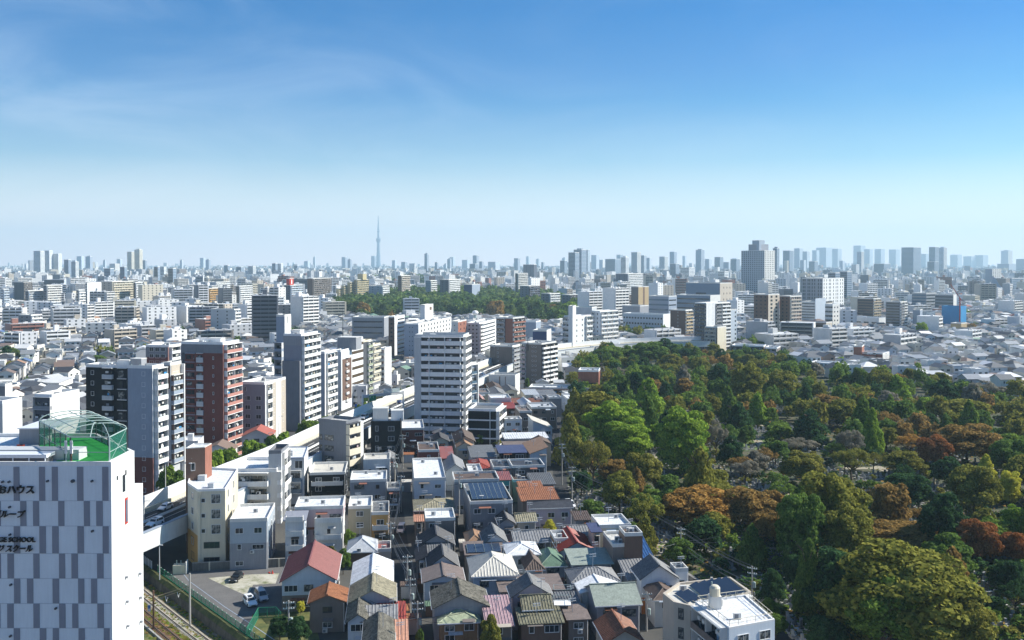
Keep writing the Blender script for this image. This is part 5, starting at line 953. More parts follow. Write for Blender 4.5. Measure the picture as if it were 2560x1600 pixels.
hp('office_building', 'wide striped grey office with a white top floor', None, 2338, 2384, 2392, 738, 1250, 6, 'midgrey', {0: [N_(.02, .98, h=1.3, gl='glass')], 1: [P_(0, 1, 'offwhite', o=.05)]}, yaw=18, detail=False, dens=10, cat='office building')
hp('office_building', 'tall pale tower gridded with square windows, near the metal-sailed church', None, 2463, 2481, 2503, 673, 2200, 17, 'bluegrey', {1: [P_(0, 1, 'offwhite', o=.05), W([.15, .38, .62, .85], 3, 1.9)]}, yaw=28, detail=False, dens=4, cat='office building')
# --- middle distance, picture-left half
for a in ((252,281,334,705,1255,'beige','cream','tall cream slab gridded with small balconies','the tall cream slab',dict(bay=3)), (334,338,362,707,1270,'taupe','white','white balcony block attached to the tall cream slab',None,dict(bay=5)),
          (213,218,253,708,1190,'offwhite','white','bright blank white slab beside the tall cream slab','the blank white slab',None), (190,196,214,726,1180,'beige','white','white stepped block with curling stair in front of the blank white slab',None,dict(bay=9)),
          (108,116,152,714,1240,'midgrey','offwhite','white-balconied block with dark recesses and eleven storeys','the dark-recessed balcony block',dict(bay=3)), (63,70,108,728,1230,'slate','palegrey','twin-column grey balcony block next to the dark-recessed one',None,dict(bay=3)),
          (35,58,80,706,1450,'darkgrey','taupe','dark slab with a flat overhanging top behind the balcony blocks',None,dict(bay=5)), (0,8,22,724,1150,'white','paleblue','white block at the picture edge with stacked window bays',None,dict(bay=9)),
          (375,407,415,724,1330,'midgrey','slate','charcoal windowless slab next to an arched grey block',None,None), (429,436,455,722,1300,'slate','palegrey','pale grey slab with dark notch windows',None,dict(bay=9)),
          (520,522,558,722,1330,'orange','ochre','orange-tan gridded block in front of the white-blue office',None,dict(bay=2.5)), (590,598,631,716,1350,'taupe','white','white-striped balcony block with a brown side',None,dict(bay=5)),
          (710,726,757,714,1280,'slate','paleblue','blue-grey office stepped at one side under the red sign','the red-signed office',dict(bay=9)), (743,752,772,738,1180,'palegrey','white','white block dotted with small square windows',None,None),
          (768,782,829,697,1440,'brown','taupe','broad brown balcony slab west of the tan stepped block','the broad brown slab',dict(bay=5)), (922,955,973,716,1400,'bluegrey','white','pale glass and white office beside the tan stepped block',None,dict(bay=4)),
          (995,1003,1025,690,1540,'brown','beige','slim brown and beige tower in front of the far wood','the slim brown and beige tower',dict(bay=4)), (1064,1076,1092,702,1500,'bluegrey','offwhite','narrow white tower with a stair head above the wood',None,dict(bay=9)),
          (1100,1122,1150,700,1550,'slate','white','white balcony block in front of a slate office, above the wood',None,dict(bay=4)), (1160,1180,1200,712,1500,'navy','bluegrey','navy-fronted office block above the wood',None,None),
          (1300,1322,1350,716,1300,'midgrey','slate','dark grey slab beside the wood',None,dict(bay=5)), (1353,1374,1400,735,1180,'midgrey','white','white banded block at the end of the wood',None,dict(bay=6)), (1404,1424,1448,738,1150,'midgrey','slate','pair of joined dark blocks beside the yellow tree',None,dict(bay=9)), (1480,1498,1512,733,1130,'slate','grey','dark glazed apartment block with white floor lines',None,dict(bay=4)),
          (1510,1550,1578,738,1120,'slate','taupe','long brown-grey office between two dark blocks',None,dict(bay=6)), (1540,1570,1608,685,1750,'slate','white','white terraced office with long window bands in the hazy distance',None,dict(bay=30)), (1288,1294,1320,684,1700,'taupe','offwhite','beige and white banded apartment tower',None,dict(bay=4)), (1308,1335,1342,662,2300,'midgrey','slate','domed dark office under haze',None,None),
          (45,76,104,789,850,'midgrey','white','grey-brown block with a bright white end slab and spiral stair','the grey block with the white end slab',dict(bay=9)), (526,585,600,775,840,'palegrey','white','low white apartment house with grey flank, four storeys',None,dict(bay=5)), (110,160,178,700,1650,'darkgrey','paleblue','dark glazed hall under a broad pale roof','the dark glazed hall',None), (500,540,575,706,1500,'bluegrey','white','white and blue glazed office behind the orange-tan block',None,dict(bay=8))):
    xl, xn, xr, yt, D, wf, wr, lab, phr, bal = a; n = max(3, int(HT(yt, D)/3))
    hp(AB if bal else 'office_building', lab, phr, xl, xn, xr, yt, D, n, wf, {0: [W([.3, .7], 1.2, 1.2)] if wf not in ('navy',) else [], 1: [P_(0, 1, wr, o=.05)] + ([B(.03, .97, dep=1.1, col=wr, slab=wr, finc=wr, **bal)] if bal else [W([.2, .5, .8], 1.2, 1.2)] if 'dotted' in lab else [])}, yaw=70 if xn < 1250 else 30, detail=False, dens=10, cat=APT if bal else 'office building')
# tan stepped block with its lift head
root = hero(AB, 'tan stepped apartment block with zigzag terraces and a box on top', 'the tan stepped block', bx(885, 892, 921, 1430, 60), HT(700, 1430), 13, 'yellowtan', {0: [B(0, 1, dep=1, col='yellowtan', bay=5, slab='yellowtan')], 1: [B(0, 1, dep=1.1, col='yellowtan', slab='yellowtan', finc='yellowtan', bay=30)]}, detail=False, pent=[(0, 2, 10, 9, 9, 'yellowtan')], cat=APT)
for k, (xl, xn, xr, yt) in enumerate(((868,874,888,706),(854,859,872,714),(840,846,860,722))): hp(AB, ['upper','middle','lowest'][k]+' step of the tan terraced apartment block', None, xl, xn, xr, yt, 1425-k*4, 11-k, 'yellowtan', {1: [B(0, 1, dep=1.1, col='yellowtan', slab='yellowtan', finc='yellowtan', bay=3)]}, yaw=60, detail=False, dens=2, cat=APT)
f = bx(716, 724, 734, 1278, 70); o = hero('rooftop_sign', 'red rooftop sign box with a white upright mark', None, f, HT(697, 1278), 1, 'red', {}, detail=False, dens=0, cat='sign', z0=HT(713, 1278)+.3); mb = MB(); fr, L = frame((0,0), (f[2][0]-f[1][0], f[2][1]-f[1][1])); Hs = HT(697,1278)-HT(713,1278); mb.fbox(fr, L*.38, L*.62, .05, .2, Hs*.15, Hs*.85, 'white'); part('sign_mark', mb, o)
# --- foreground mid-rises by the lot
cream = rp([(469,1212),(494,1229),(563,1227),(595,1176),(480,1170)], 16.4)
hero(AB, 'old cream corner apartment building with ladders on its rim, beside the parking lot', 'the cream corner building', cream, 16.4, 5, 'cream', {0: [W([.5], 1.5, 1.4, f=(1, 5)), P_(0, 1, 'ochre', z1=.42, o=.05), W([.5], 2.0, 1.6, f=(0, 2), st='d')], 1: [P_(0, .1, 'cream', o=.2), W([.2], .8, .8, f=(2, 5)), W([.66], 1.9, 1.9, z=.7, f=(2, 5)), W([.5], 3.2, 1.2, f=(0, 2), st='d')], 2: [W([.2, .62], 1.3, 1.7, f=(1, 5))]}, dens=8, rim='white', roof='r_white', par=.5)
tw = rp([(464,1122),(512,1119),(529,1110),(484,1110)], 23.6); hero('stair_tower', 'brown-tiled stair tower with a white flat roof on the cream corner building', 'the brown stair tower', tw, 23.6, 4, 'brown', {0: [W([.38], .8, 1.6, f=(3, 4))], 1: [P_(0, 1, 'brick', o=.05)]}, dens=1, cat='tower', roof='r_white', par=.2, z0=0)
mb = MB(); a_, b_ = G(484, 1147, 21), G(509, 1186, 16.9); mb.tube((a_[0], a_[1]-1.0, 20.4), (b_[0], b_[1]-1.0, 16.9), .35, 'white', 4); mb.tube((a_[0], a_[1]-1.3, 21.4), (b_[0], b_[1]-1.3, 17.9), .05, 'steel', 4)
sroot = thing('outside_stair', 'white steel stair running down the side of the brown stair tower', 'stair', (0,0,0)); part('stringer', mb, sroot); mb = MB(); mb.box(a_[0]-1.6, a_[0], a_[1]-1.5, a_[1]-.1, 20.2, 20.4, 'white'); part('landing', mb, sroot)
gal = rp([(594,1180),(692,1180),(716,1150),(616,1150)], 13.0)
hero(AB, 'white apartment house with open access galleries facing the lot, three floors of doors', 'the white gallery house', gal, 13.0, 4, 'offwhite', {0: [B(0, .8, dep=1.6, col='white', bay=30, fin=False, ph=1.2, slab='offwhite'), W([.2, .5], .9, 1.9, z=.15, st='c')], 1: [B(0, 1, dep=1.0, bay=6)]}, dens=4, rim='white', roof='r_white')
twr = rp([(671,1135),(703,1134),(722,1118),(690,1118)], 17.3)
hero('lift_tower', 'square white lift tower with a dark-rimmed roof on the white gallery house', None, twr, 17.3, 4, 'palegrey', {0: [('L', 0, 1, {'dep': .04, 'col': 'grey'})], 1: [P_(0, 1, 'white', o=.06), B(.1, .9, dep=.8, bay=9)]}, dens=5, cat='tower', rim='midgrey', roof='r_dark')
f = rp([(713,1147),(760,1146),(770,1118),(722,1118)], 12.4); hero('house', 'narrow modern house with white lit side, dark windows and a white flat roof', None, f, 12.4, 4, 'palegrey', {0: [W([.72], 2.0, 2.0, z=.5, f=(3, 4)), B(0, .85, dep=.9, col='glassblue', bay=9, f=(1, 3))], 1: [P_(0, 1, 'white', o=.05)]}, dens=4, cat='house', rim='bluegrey', roof='r_white', par=.3)
f = rp([(795,1085),(832,1086),(864,1058),(898,1056),(905,1040),(826,1040)], 17.0)
f = bx(796, 864, 902, 278, 62); hero(AB, 'dark slate building with a rounded corner, roof terrace and cream curved balconies', 'the dark slate building', f, HT(1060, 278), 6, 'midgrey', {0: [W([.38], 3.2, 1.5, f=(0, 5), st='d'), W([.07], 1.0, 1.5, f=(0, 5), st='d')], 1: [B(.0, .75, dep=1.3, col='cream', bay=9, slab='darkgrey', finc='cream', ph=1.9), C_c(.8, 1, 'white', .8)]}, dens=4, rim='midgrey', cat=APT)
hp(AB, 'long white-walled building set end-on with grey gallery side, behind the rooftop sports cage', 'the white building behind the sports cage', 84, 127, 196, 993, 300, 6, 'slate', {0: [B(.0, 1, dep=1.0, col='grey', bay=9, slab='palegrey')], 1: [P_(0, 1, 'white', o=.06), W([.12, .34, .52, .7, .9], .8, 1.1)]}, dens=14, rim='white', roof='r_stain')
hp(AB, 'white stepped building at the picture edge with a dark window wall', None, -60, 10, 18, 966, 330, 7, 'midgrey', {1: [P_(0, 1, 'white', o=.05)]}, dens=2, yaw=70)
hp(AB, 'white three-storey house block with small square windows at the picture edge', None, -70, 3, 52, 1010, 255, 6, 'offwhite', {1: [P_(0, 1, 'white', o=.05), W([.3, .6, .85], .9, 1.1)]}, dens=6, rim='white')
hp('office_building', 'black five-storey cube with white roof huts between the expressway and the alley', 'the black cube', 926, 1001, 1004, 1059, 312, 4, 'black', {0: [W([.2], .9, 1.6), W([.68], 1.9, 1.4)]}, yaw=14, w=14, dens=3, cat='building', rim='black', pent=[(-2, 1, 5, 4, 4, 'offwhite'), (3.5, 1, 4, 4, 3.2, 'white')])
# --- far towers in the haze (picture x, top y, distance)
FT = [(84,112,628,3500,'pale slab'),(110,132,627,3560,'white slab'),(131,155,635,3580,'white slab'),(160,178,650,2900,'grey tower'),(176,197,655,2950,'pale tower'),(192,211,641,6500,'faint tower'),(214,232,642,4600,'grey tower'),(318,336,630,3900,'cream tower'),(336,357,625,3950,'cream tower'),(357,367,651,3900,'grey tower'),(258,266,651,6000,'faint tower'),(292,306,648,7000,'faint slab'),(450,458,651,5500,'faint tower'),(500,514,645,7500,'faint tower'),(514,527,650,5200,'grey tower'),(680,694,659,3200,'grey slab'),(693,708,660,3250,'white slab'),(760,775,653,7800,'faint tower'),(783,790,643,8000,'faint tower'),(854,869,643,6800,'grey slab'),(869,880,649,5600,'grey tower'),(928,941,640,9500,'grey slab'),(980,992,651,7000,'faint slab'),(1003,1018,655,6000,'blue slab'),(1061,1072,635,4800,'slate tower'),(1087,1096,656,4500,'blue tower'),(1118,1129,648,5600,'blue tower'),(1124,1138,643,8500,'faint slab'),(1155,1176,650,7500,'faint slab'),(1182,1197,639,5200,'slate tower'),(1174,1196,660,4300,'blue slab'),(1198,1209,654,5000,'blue tower'),(1220,1250,655,5800,'faint slab'),(1285,1300,646,5500,'teal slab'),(1315,1325,642,9500,'faint tower'),(1353,1361,656,5200,'blue tower'),(1340,1350,648,8500,'faint tower'),(1400,1418,652,3900,'slate slab'),(1405,1416,645,7500,'faint tower'),(1421,1448,632,2700,'slate tower'),(1434,1466,625,2900,'grey tower'),(1460,1475,625,4200,'faint tower'),(1478,1498,638,6500,'faint slab'),(1498,1512,650,5500,'pale slab'),(1513,1553,648,3900,'blue slab'),(1541,1557,637,6500,'teal slab'),(1552,1572,644,2900,'white tower'),(1578,1602,631,3600,'pale tower'),(1600,1616,639,4200,'faint slab'),(1615,1629,645,4800,'faint slab'),(1648,1670,642,4300,'pale slab'),(1674,1692,630,5200,'teal slab'),(1675,1698,660,3100,'slate slab'),(1706,1716,640,7500,'faint tower'),(1739,1761,625,4500,'blue tower'),(1762,1779,648,4900,'faint tower'),(1786,1808,643,4200,'blue slab'),(1808,1830,656,4600,'faint slab'),(1826,1850,648,4100,'blue slab'),(1830,1845,646,8500,'faint slab'),(1932,1948,621,3000,'navy tower'),(1957,1984,627,4200,'blue tower'),(1985,2007,621,6500,'faint slab'),(2006,2024,629,6300,'faint slab'),(2030,2048,626,8000,'faint slab'),(2040,2080,619,8500,'faint slab'),(2078,2104,622,8700,'faint slab'),(2098,2112,652,5500,'faint tower'),(2022,2045,654,4400,'blue slab'),(2000,2015,651,4700,'faint tower'),(2133,2163,614,9000,'faint slab'),(2142,2160,630,4300,'pale tower'),(2160,2182,623,8800,'faint slab'),(2186,2212,623,8600,'faint slab'),(2128,2148,662,3600,'white slab'),(2184,2226,660,3700,'blue slab'),(2222,2250,624,9200,'faint slab'),(2253,2302,619,3900,'blue tower'),(2302,2322,635,8800,'faint slab'),(2322,2347,618,4100,'blue tower'),(2346,2367,620,4150,'pale tower'),(2318,2347,655,3300,'blue slab'),(2360,2383,674,3400,'faint slab'),(2375,2405,637,9000,'faint slab'),(2408,2440,641,9500,'faint slab'),(2436,2470,638,9500,'faint slab'),(2502,2531,627,6800,'pale tower'),(2493,2540,660,5200,'faint slab'),(2540,2575,648,5600,'faint slab'),(2480,2560,697,2100,'slate slab'),(1700,1737,670,2600,'white dome'),(1794,1822,680,2300,'white gable'),(2098,2130,680,1700,'slate slab'),(2070,2100,683,1650,'slate slab'),(1110,1118,600+60,6600,'faint tower'),(735,748,664,3600,'grey slab'),(400,416,668,2600,'white slab'),(560,575,664,3300,'grey slab'),(590,610,668,2900,'slate slab'),(620,640,666,3000,'pale slab'),(260,285,672,2300,'slate slab'),(300,318,668,2500,'navy slab'),(385,400,668,2300,'brown slab'),(420,440,672,2100,'brown slab')]
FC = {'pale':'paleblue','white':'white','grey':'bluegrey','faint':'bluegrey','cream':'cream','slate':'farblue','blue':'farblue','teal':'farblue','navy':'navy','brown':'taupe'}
def far_name(i, t):
    x0, x1, yt, D, kd = t; return kd
GAZ = [(140,'the hazy white slab trio'),(340,'the pale cream twin towers'),(945,'the broadcasting tower'),(1065,'the slim slate skyline tower'),(1190,'the round-topped slate tower'),(1440,'the dark twin-crowned tower'),(1590,'the slant-roofed tower'),(1750,'the tall blue skyline tower'),(1895,'the stepped-crown high-rise'),(2150,'the pale two-tone tower'),(2278,'the broad blue glass tower'),(2345,'the paired blue towers'),(2515,'the lone far tower')]
ORD = ['first','second','third','fourth','fifth','sixth','seventh','eighth','ninth','tenth','eleventh','twelfth','thirteenth','fourteenth','fifteenth','sixteenth','seventeenth','eighteenth','nineteenth','twentieth']
cnt = {}
for i, (x0, x1, yt, D, kd) in enumerate(FT):
    c, t = kd.split(); g = min(GAZ, key=lambda q: abs(q[0]-(x0+x1)/2)); side = 'before' if (x0+x1)/2 < g[0] else 'after'
    key = (kd, g[1], side); cnt[key] = cnt.get(key, 0)+1
    lab = f"{'lone ' if cnt[key]==1 else ORD[min(cnt[key]-1,19)]+' '}{c} hazy {'high-rise' if t=='tower' else t+' block'} {'north' if side=='before' else 'south'} of {g[1]}"
    H = HT(yt, D); n = max(3, int(H/(4 if D > 3000 else 3.4)))
    xs = x0+(x1-x0)*.62; top = 'r_pale'
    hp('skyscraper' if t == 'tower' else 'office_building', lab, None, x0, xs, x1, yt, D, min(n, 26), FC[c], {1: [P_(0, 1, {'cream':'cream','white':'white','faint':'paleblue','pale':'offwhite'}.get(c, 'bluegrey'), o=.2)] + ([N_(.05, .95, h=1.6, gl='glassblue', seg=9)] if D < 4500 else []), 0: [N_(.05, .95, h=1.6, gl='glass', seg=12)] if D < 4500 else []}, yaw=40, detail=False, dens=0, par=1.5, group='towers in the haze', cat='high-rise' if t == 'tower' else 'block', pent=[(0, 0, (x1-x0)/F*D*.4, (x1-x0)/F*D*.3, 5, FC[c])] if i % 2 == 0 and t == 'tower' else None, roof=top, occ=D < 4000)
# broadcasting tower
Dk = 11350; xk = (946-CX)/F*Dk; root = thing('broadcasting_tower', 'very tall pale blue broadcasting tower with two ringed decks', 'tower', (xk, Dk, 0)); LAND.append(('the broadcasting tower', xk, Dk))
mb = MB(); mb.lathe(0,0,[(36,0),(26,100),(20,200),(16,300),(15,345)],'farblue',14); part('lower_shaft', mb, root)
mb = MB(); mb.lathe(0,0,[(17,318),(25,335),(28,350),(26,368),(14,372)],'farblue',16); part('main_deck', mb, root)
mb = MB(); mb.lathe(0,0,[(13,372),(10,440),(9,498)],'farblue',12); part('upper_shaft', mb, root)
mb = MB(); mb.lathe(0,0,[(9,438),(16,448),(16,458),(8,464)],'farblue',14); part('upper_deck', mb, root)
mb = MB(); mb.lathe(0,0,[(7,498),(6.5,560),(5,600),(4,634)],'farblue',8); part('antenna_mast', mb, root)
# metal-sailed church
x, y = G(2510, 745); root = thing('cathedral', 'church with curved steel walls and a leaning white fin', 'church', (x, y, 0), R(10)); LAND.append(('the metal-sailed church', x, y)); FOOT.append((x, y, 40))
for nm, pts, m in (('wall', [(-32,0),(-2,6),(28,-4),(34,24),(0,30),(-30,26)], 'bluegrey'),):
    mb = MB(); n0 = len(mb.v); k = len(pts); hs = [22,12,24,20,14,20]
    mb.v += [(a,b,0) for a, b in pts]+[(a*.72,b*.72+4,h) for (a, b), h in zip(pts, hs)]
    for i in range(k): j=(i+1)%k; mb.f.append((i,j,k+j,k+i)); mb.m.append(m)
    mb.f.append(tuple(range(k, 2*k))); mb.m.append(m); part(nm, mb, root)
mb = MB(); mb.v += [(-22,2,20),(-4,2,20),(-20,4,42),(-22,4,42),(-22,8,20),(-4,8,20),(-20,7,42),(-22,7,42)]; mb.f += [(0,1,2,3),(5,4,7,6),(1,5,6,2),(4,0,3,7),(3,2,6,7)]; mb.m += ['bluegrey','bluegrey','white','bluegrey','white']; part('fin', mb, root)
# domed stadium roof, slim crane, radar ball
x, y = G(1718, 692); root = thing('stadium_dome', 'low white domed stadium roof in the haze', 'stadium', (x, 2700*1.0, 0)) if False else None
x, y = G(1188, 815, 18); y = 690; x = (1188-CX)/F*y; root = thing('radar_ball', 'white radome ball on a steel mast above the wide white office', 'radar dome', (x, y, 26)); zt = HT(776, y)-26; mb = MB(); mb.tube((0,0,0),(0,0,zt-2.4),.9,'steel',8); part('mast', mb, root); mb = MB(); mb.lathe(0,0,[(.8,zt-3.4),(2.0,zt-2.6),(2.4,zt-1.6),(1.8,zt-.5),(.5,zt)],'white',12); part('radome', mb, root)
for px, yb_, yt, D, lab in ((853,870,770,455,'tall dark radio mast with white bands above the ribbon-windowed office'),(1235,880,862,520,'thin steel aerial on the taupe block'),(1320,865,835,505,'thin steel aerial on the brown checked-balcony block')):
    z0, z1 = HT(yb_, D), HT(yt, D); root = thing('radio_mast', lab, 'radio mast', ((px-CX)/F*D, D+4, z0)); mb = MB(); mb.tube((0,0,-3),(0,0,z1-z0),.3,'darksteel',6,.08); part('mast', mb, root); mb = MB(); mb.tube((-.5,0,z1-z0-1.5),(.5,0,z1-z0-1.5),.1,'white',5); part('crossbar', mb, root)
x0, y0 = bx(2355,2402,2416,905,25)[1]; root = thing('tower_crane', 'small red tower crane beside the blue sheeting', 'crane', (x0-2, y0-3, 0)); zt = HT(745, 900); mb = MB(); mb.tube((0,0,0),(0,0,zt),.6,'red',4); part('mast', mb, root); mb = MB(); mb.tube((2,0,zt-3),(-9,0,zt+13),.35,'red',4); part('jib', mb, root)

# terraces and the brick house at the back edge of the cemetery
hp('apartment_house', 'brick apartment house with a chimney-like stair tower at the back edge of the cemetery', 'the brick back-edge house', 2138, 2208, 2225, 886, 600, 5, 'brick', {0: [W([.15, .4, .7], 1.8, 1.4, st='d'), B(.25, .75, dep=1.2, bay=9, col='brick')], 1: [P_(0, 1, 'offwhite', o=.05), W([.5], 1, 1.3)]}, yaw=30, dens=5, cat='apartment house', rim='white')
hp('stair_tower', 'square brick stair tower of the back-edge house', None, 2139, 2156, 2162, 868, 606, 4, 'brick', {}, yaw=30, d=5, detail=False, dens=0, cat='tower')
for i, (xl, xn, xr, yt, D, nf, wl, lab) in enumerate(((2402,2478,2484,912,598,4,'slate','grey terrace house block with white stepped roof decks'),(2420,2500,2505,896,640,5,'midgrey','upper white-railed terrace row behind the stepped roof decks'),(2496,2575,2580,906,585,4,'grey','long pale terrace block with white parapets beside the stepped decks'),(2500,2590,2596,890,650,5,'slate','rear slate terrace row above the long pale terrace block'),(2246,2330,2337,893,640,4,'brown','brown flat-roofed row with white railings near the brick house'),(2026,2084,2100,912,560,3,'palegrey','pale grey twin-gabled villa row at the cemetery edge'),(1914,1944,1952,872,635,3,'midgrey','grid-framed small apartment block at the cemetery corner'),(1830,1910,1916,868,640,3,'black','dark-sided pale slab house beside the grid-framed block'))):
    hp('apartment_house', lab, ['the stepped roof decks',None,None,None,None,None,None,None][i], xl, xn, xr, yt, D, nf, wl, {0: [B(.04, .96, dep=1.3, bay=4.5, col=['white','white','offwhite','white','taupe','white','taupe','white'][i])] if i not in (5, 7) else [W([.1,.3,.5,.7,.9], 1.6, 1.3)], 1: [P_(0, 1, 'offwhite' if i < 6 else 'taupe', o=.05)]}, yaw=20, dens=12, rim='white', roof='r_white', cat='apartment house')
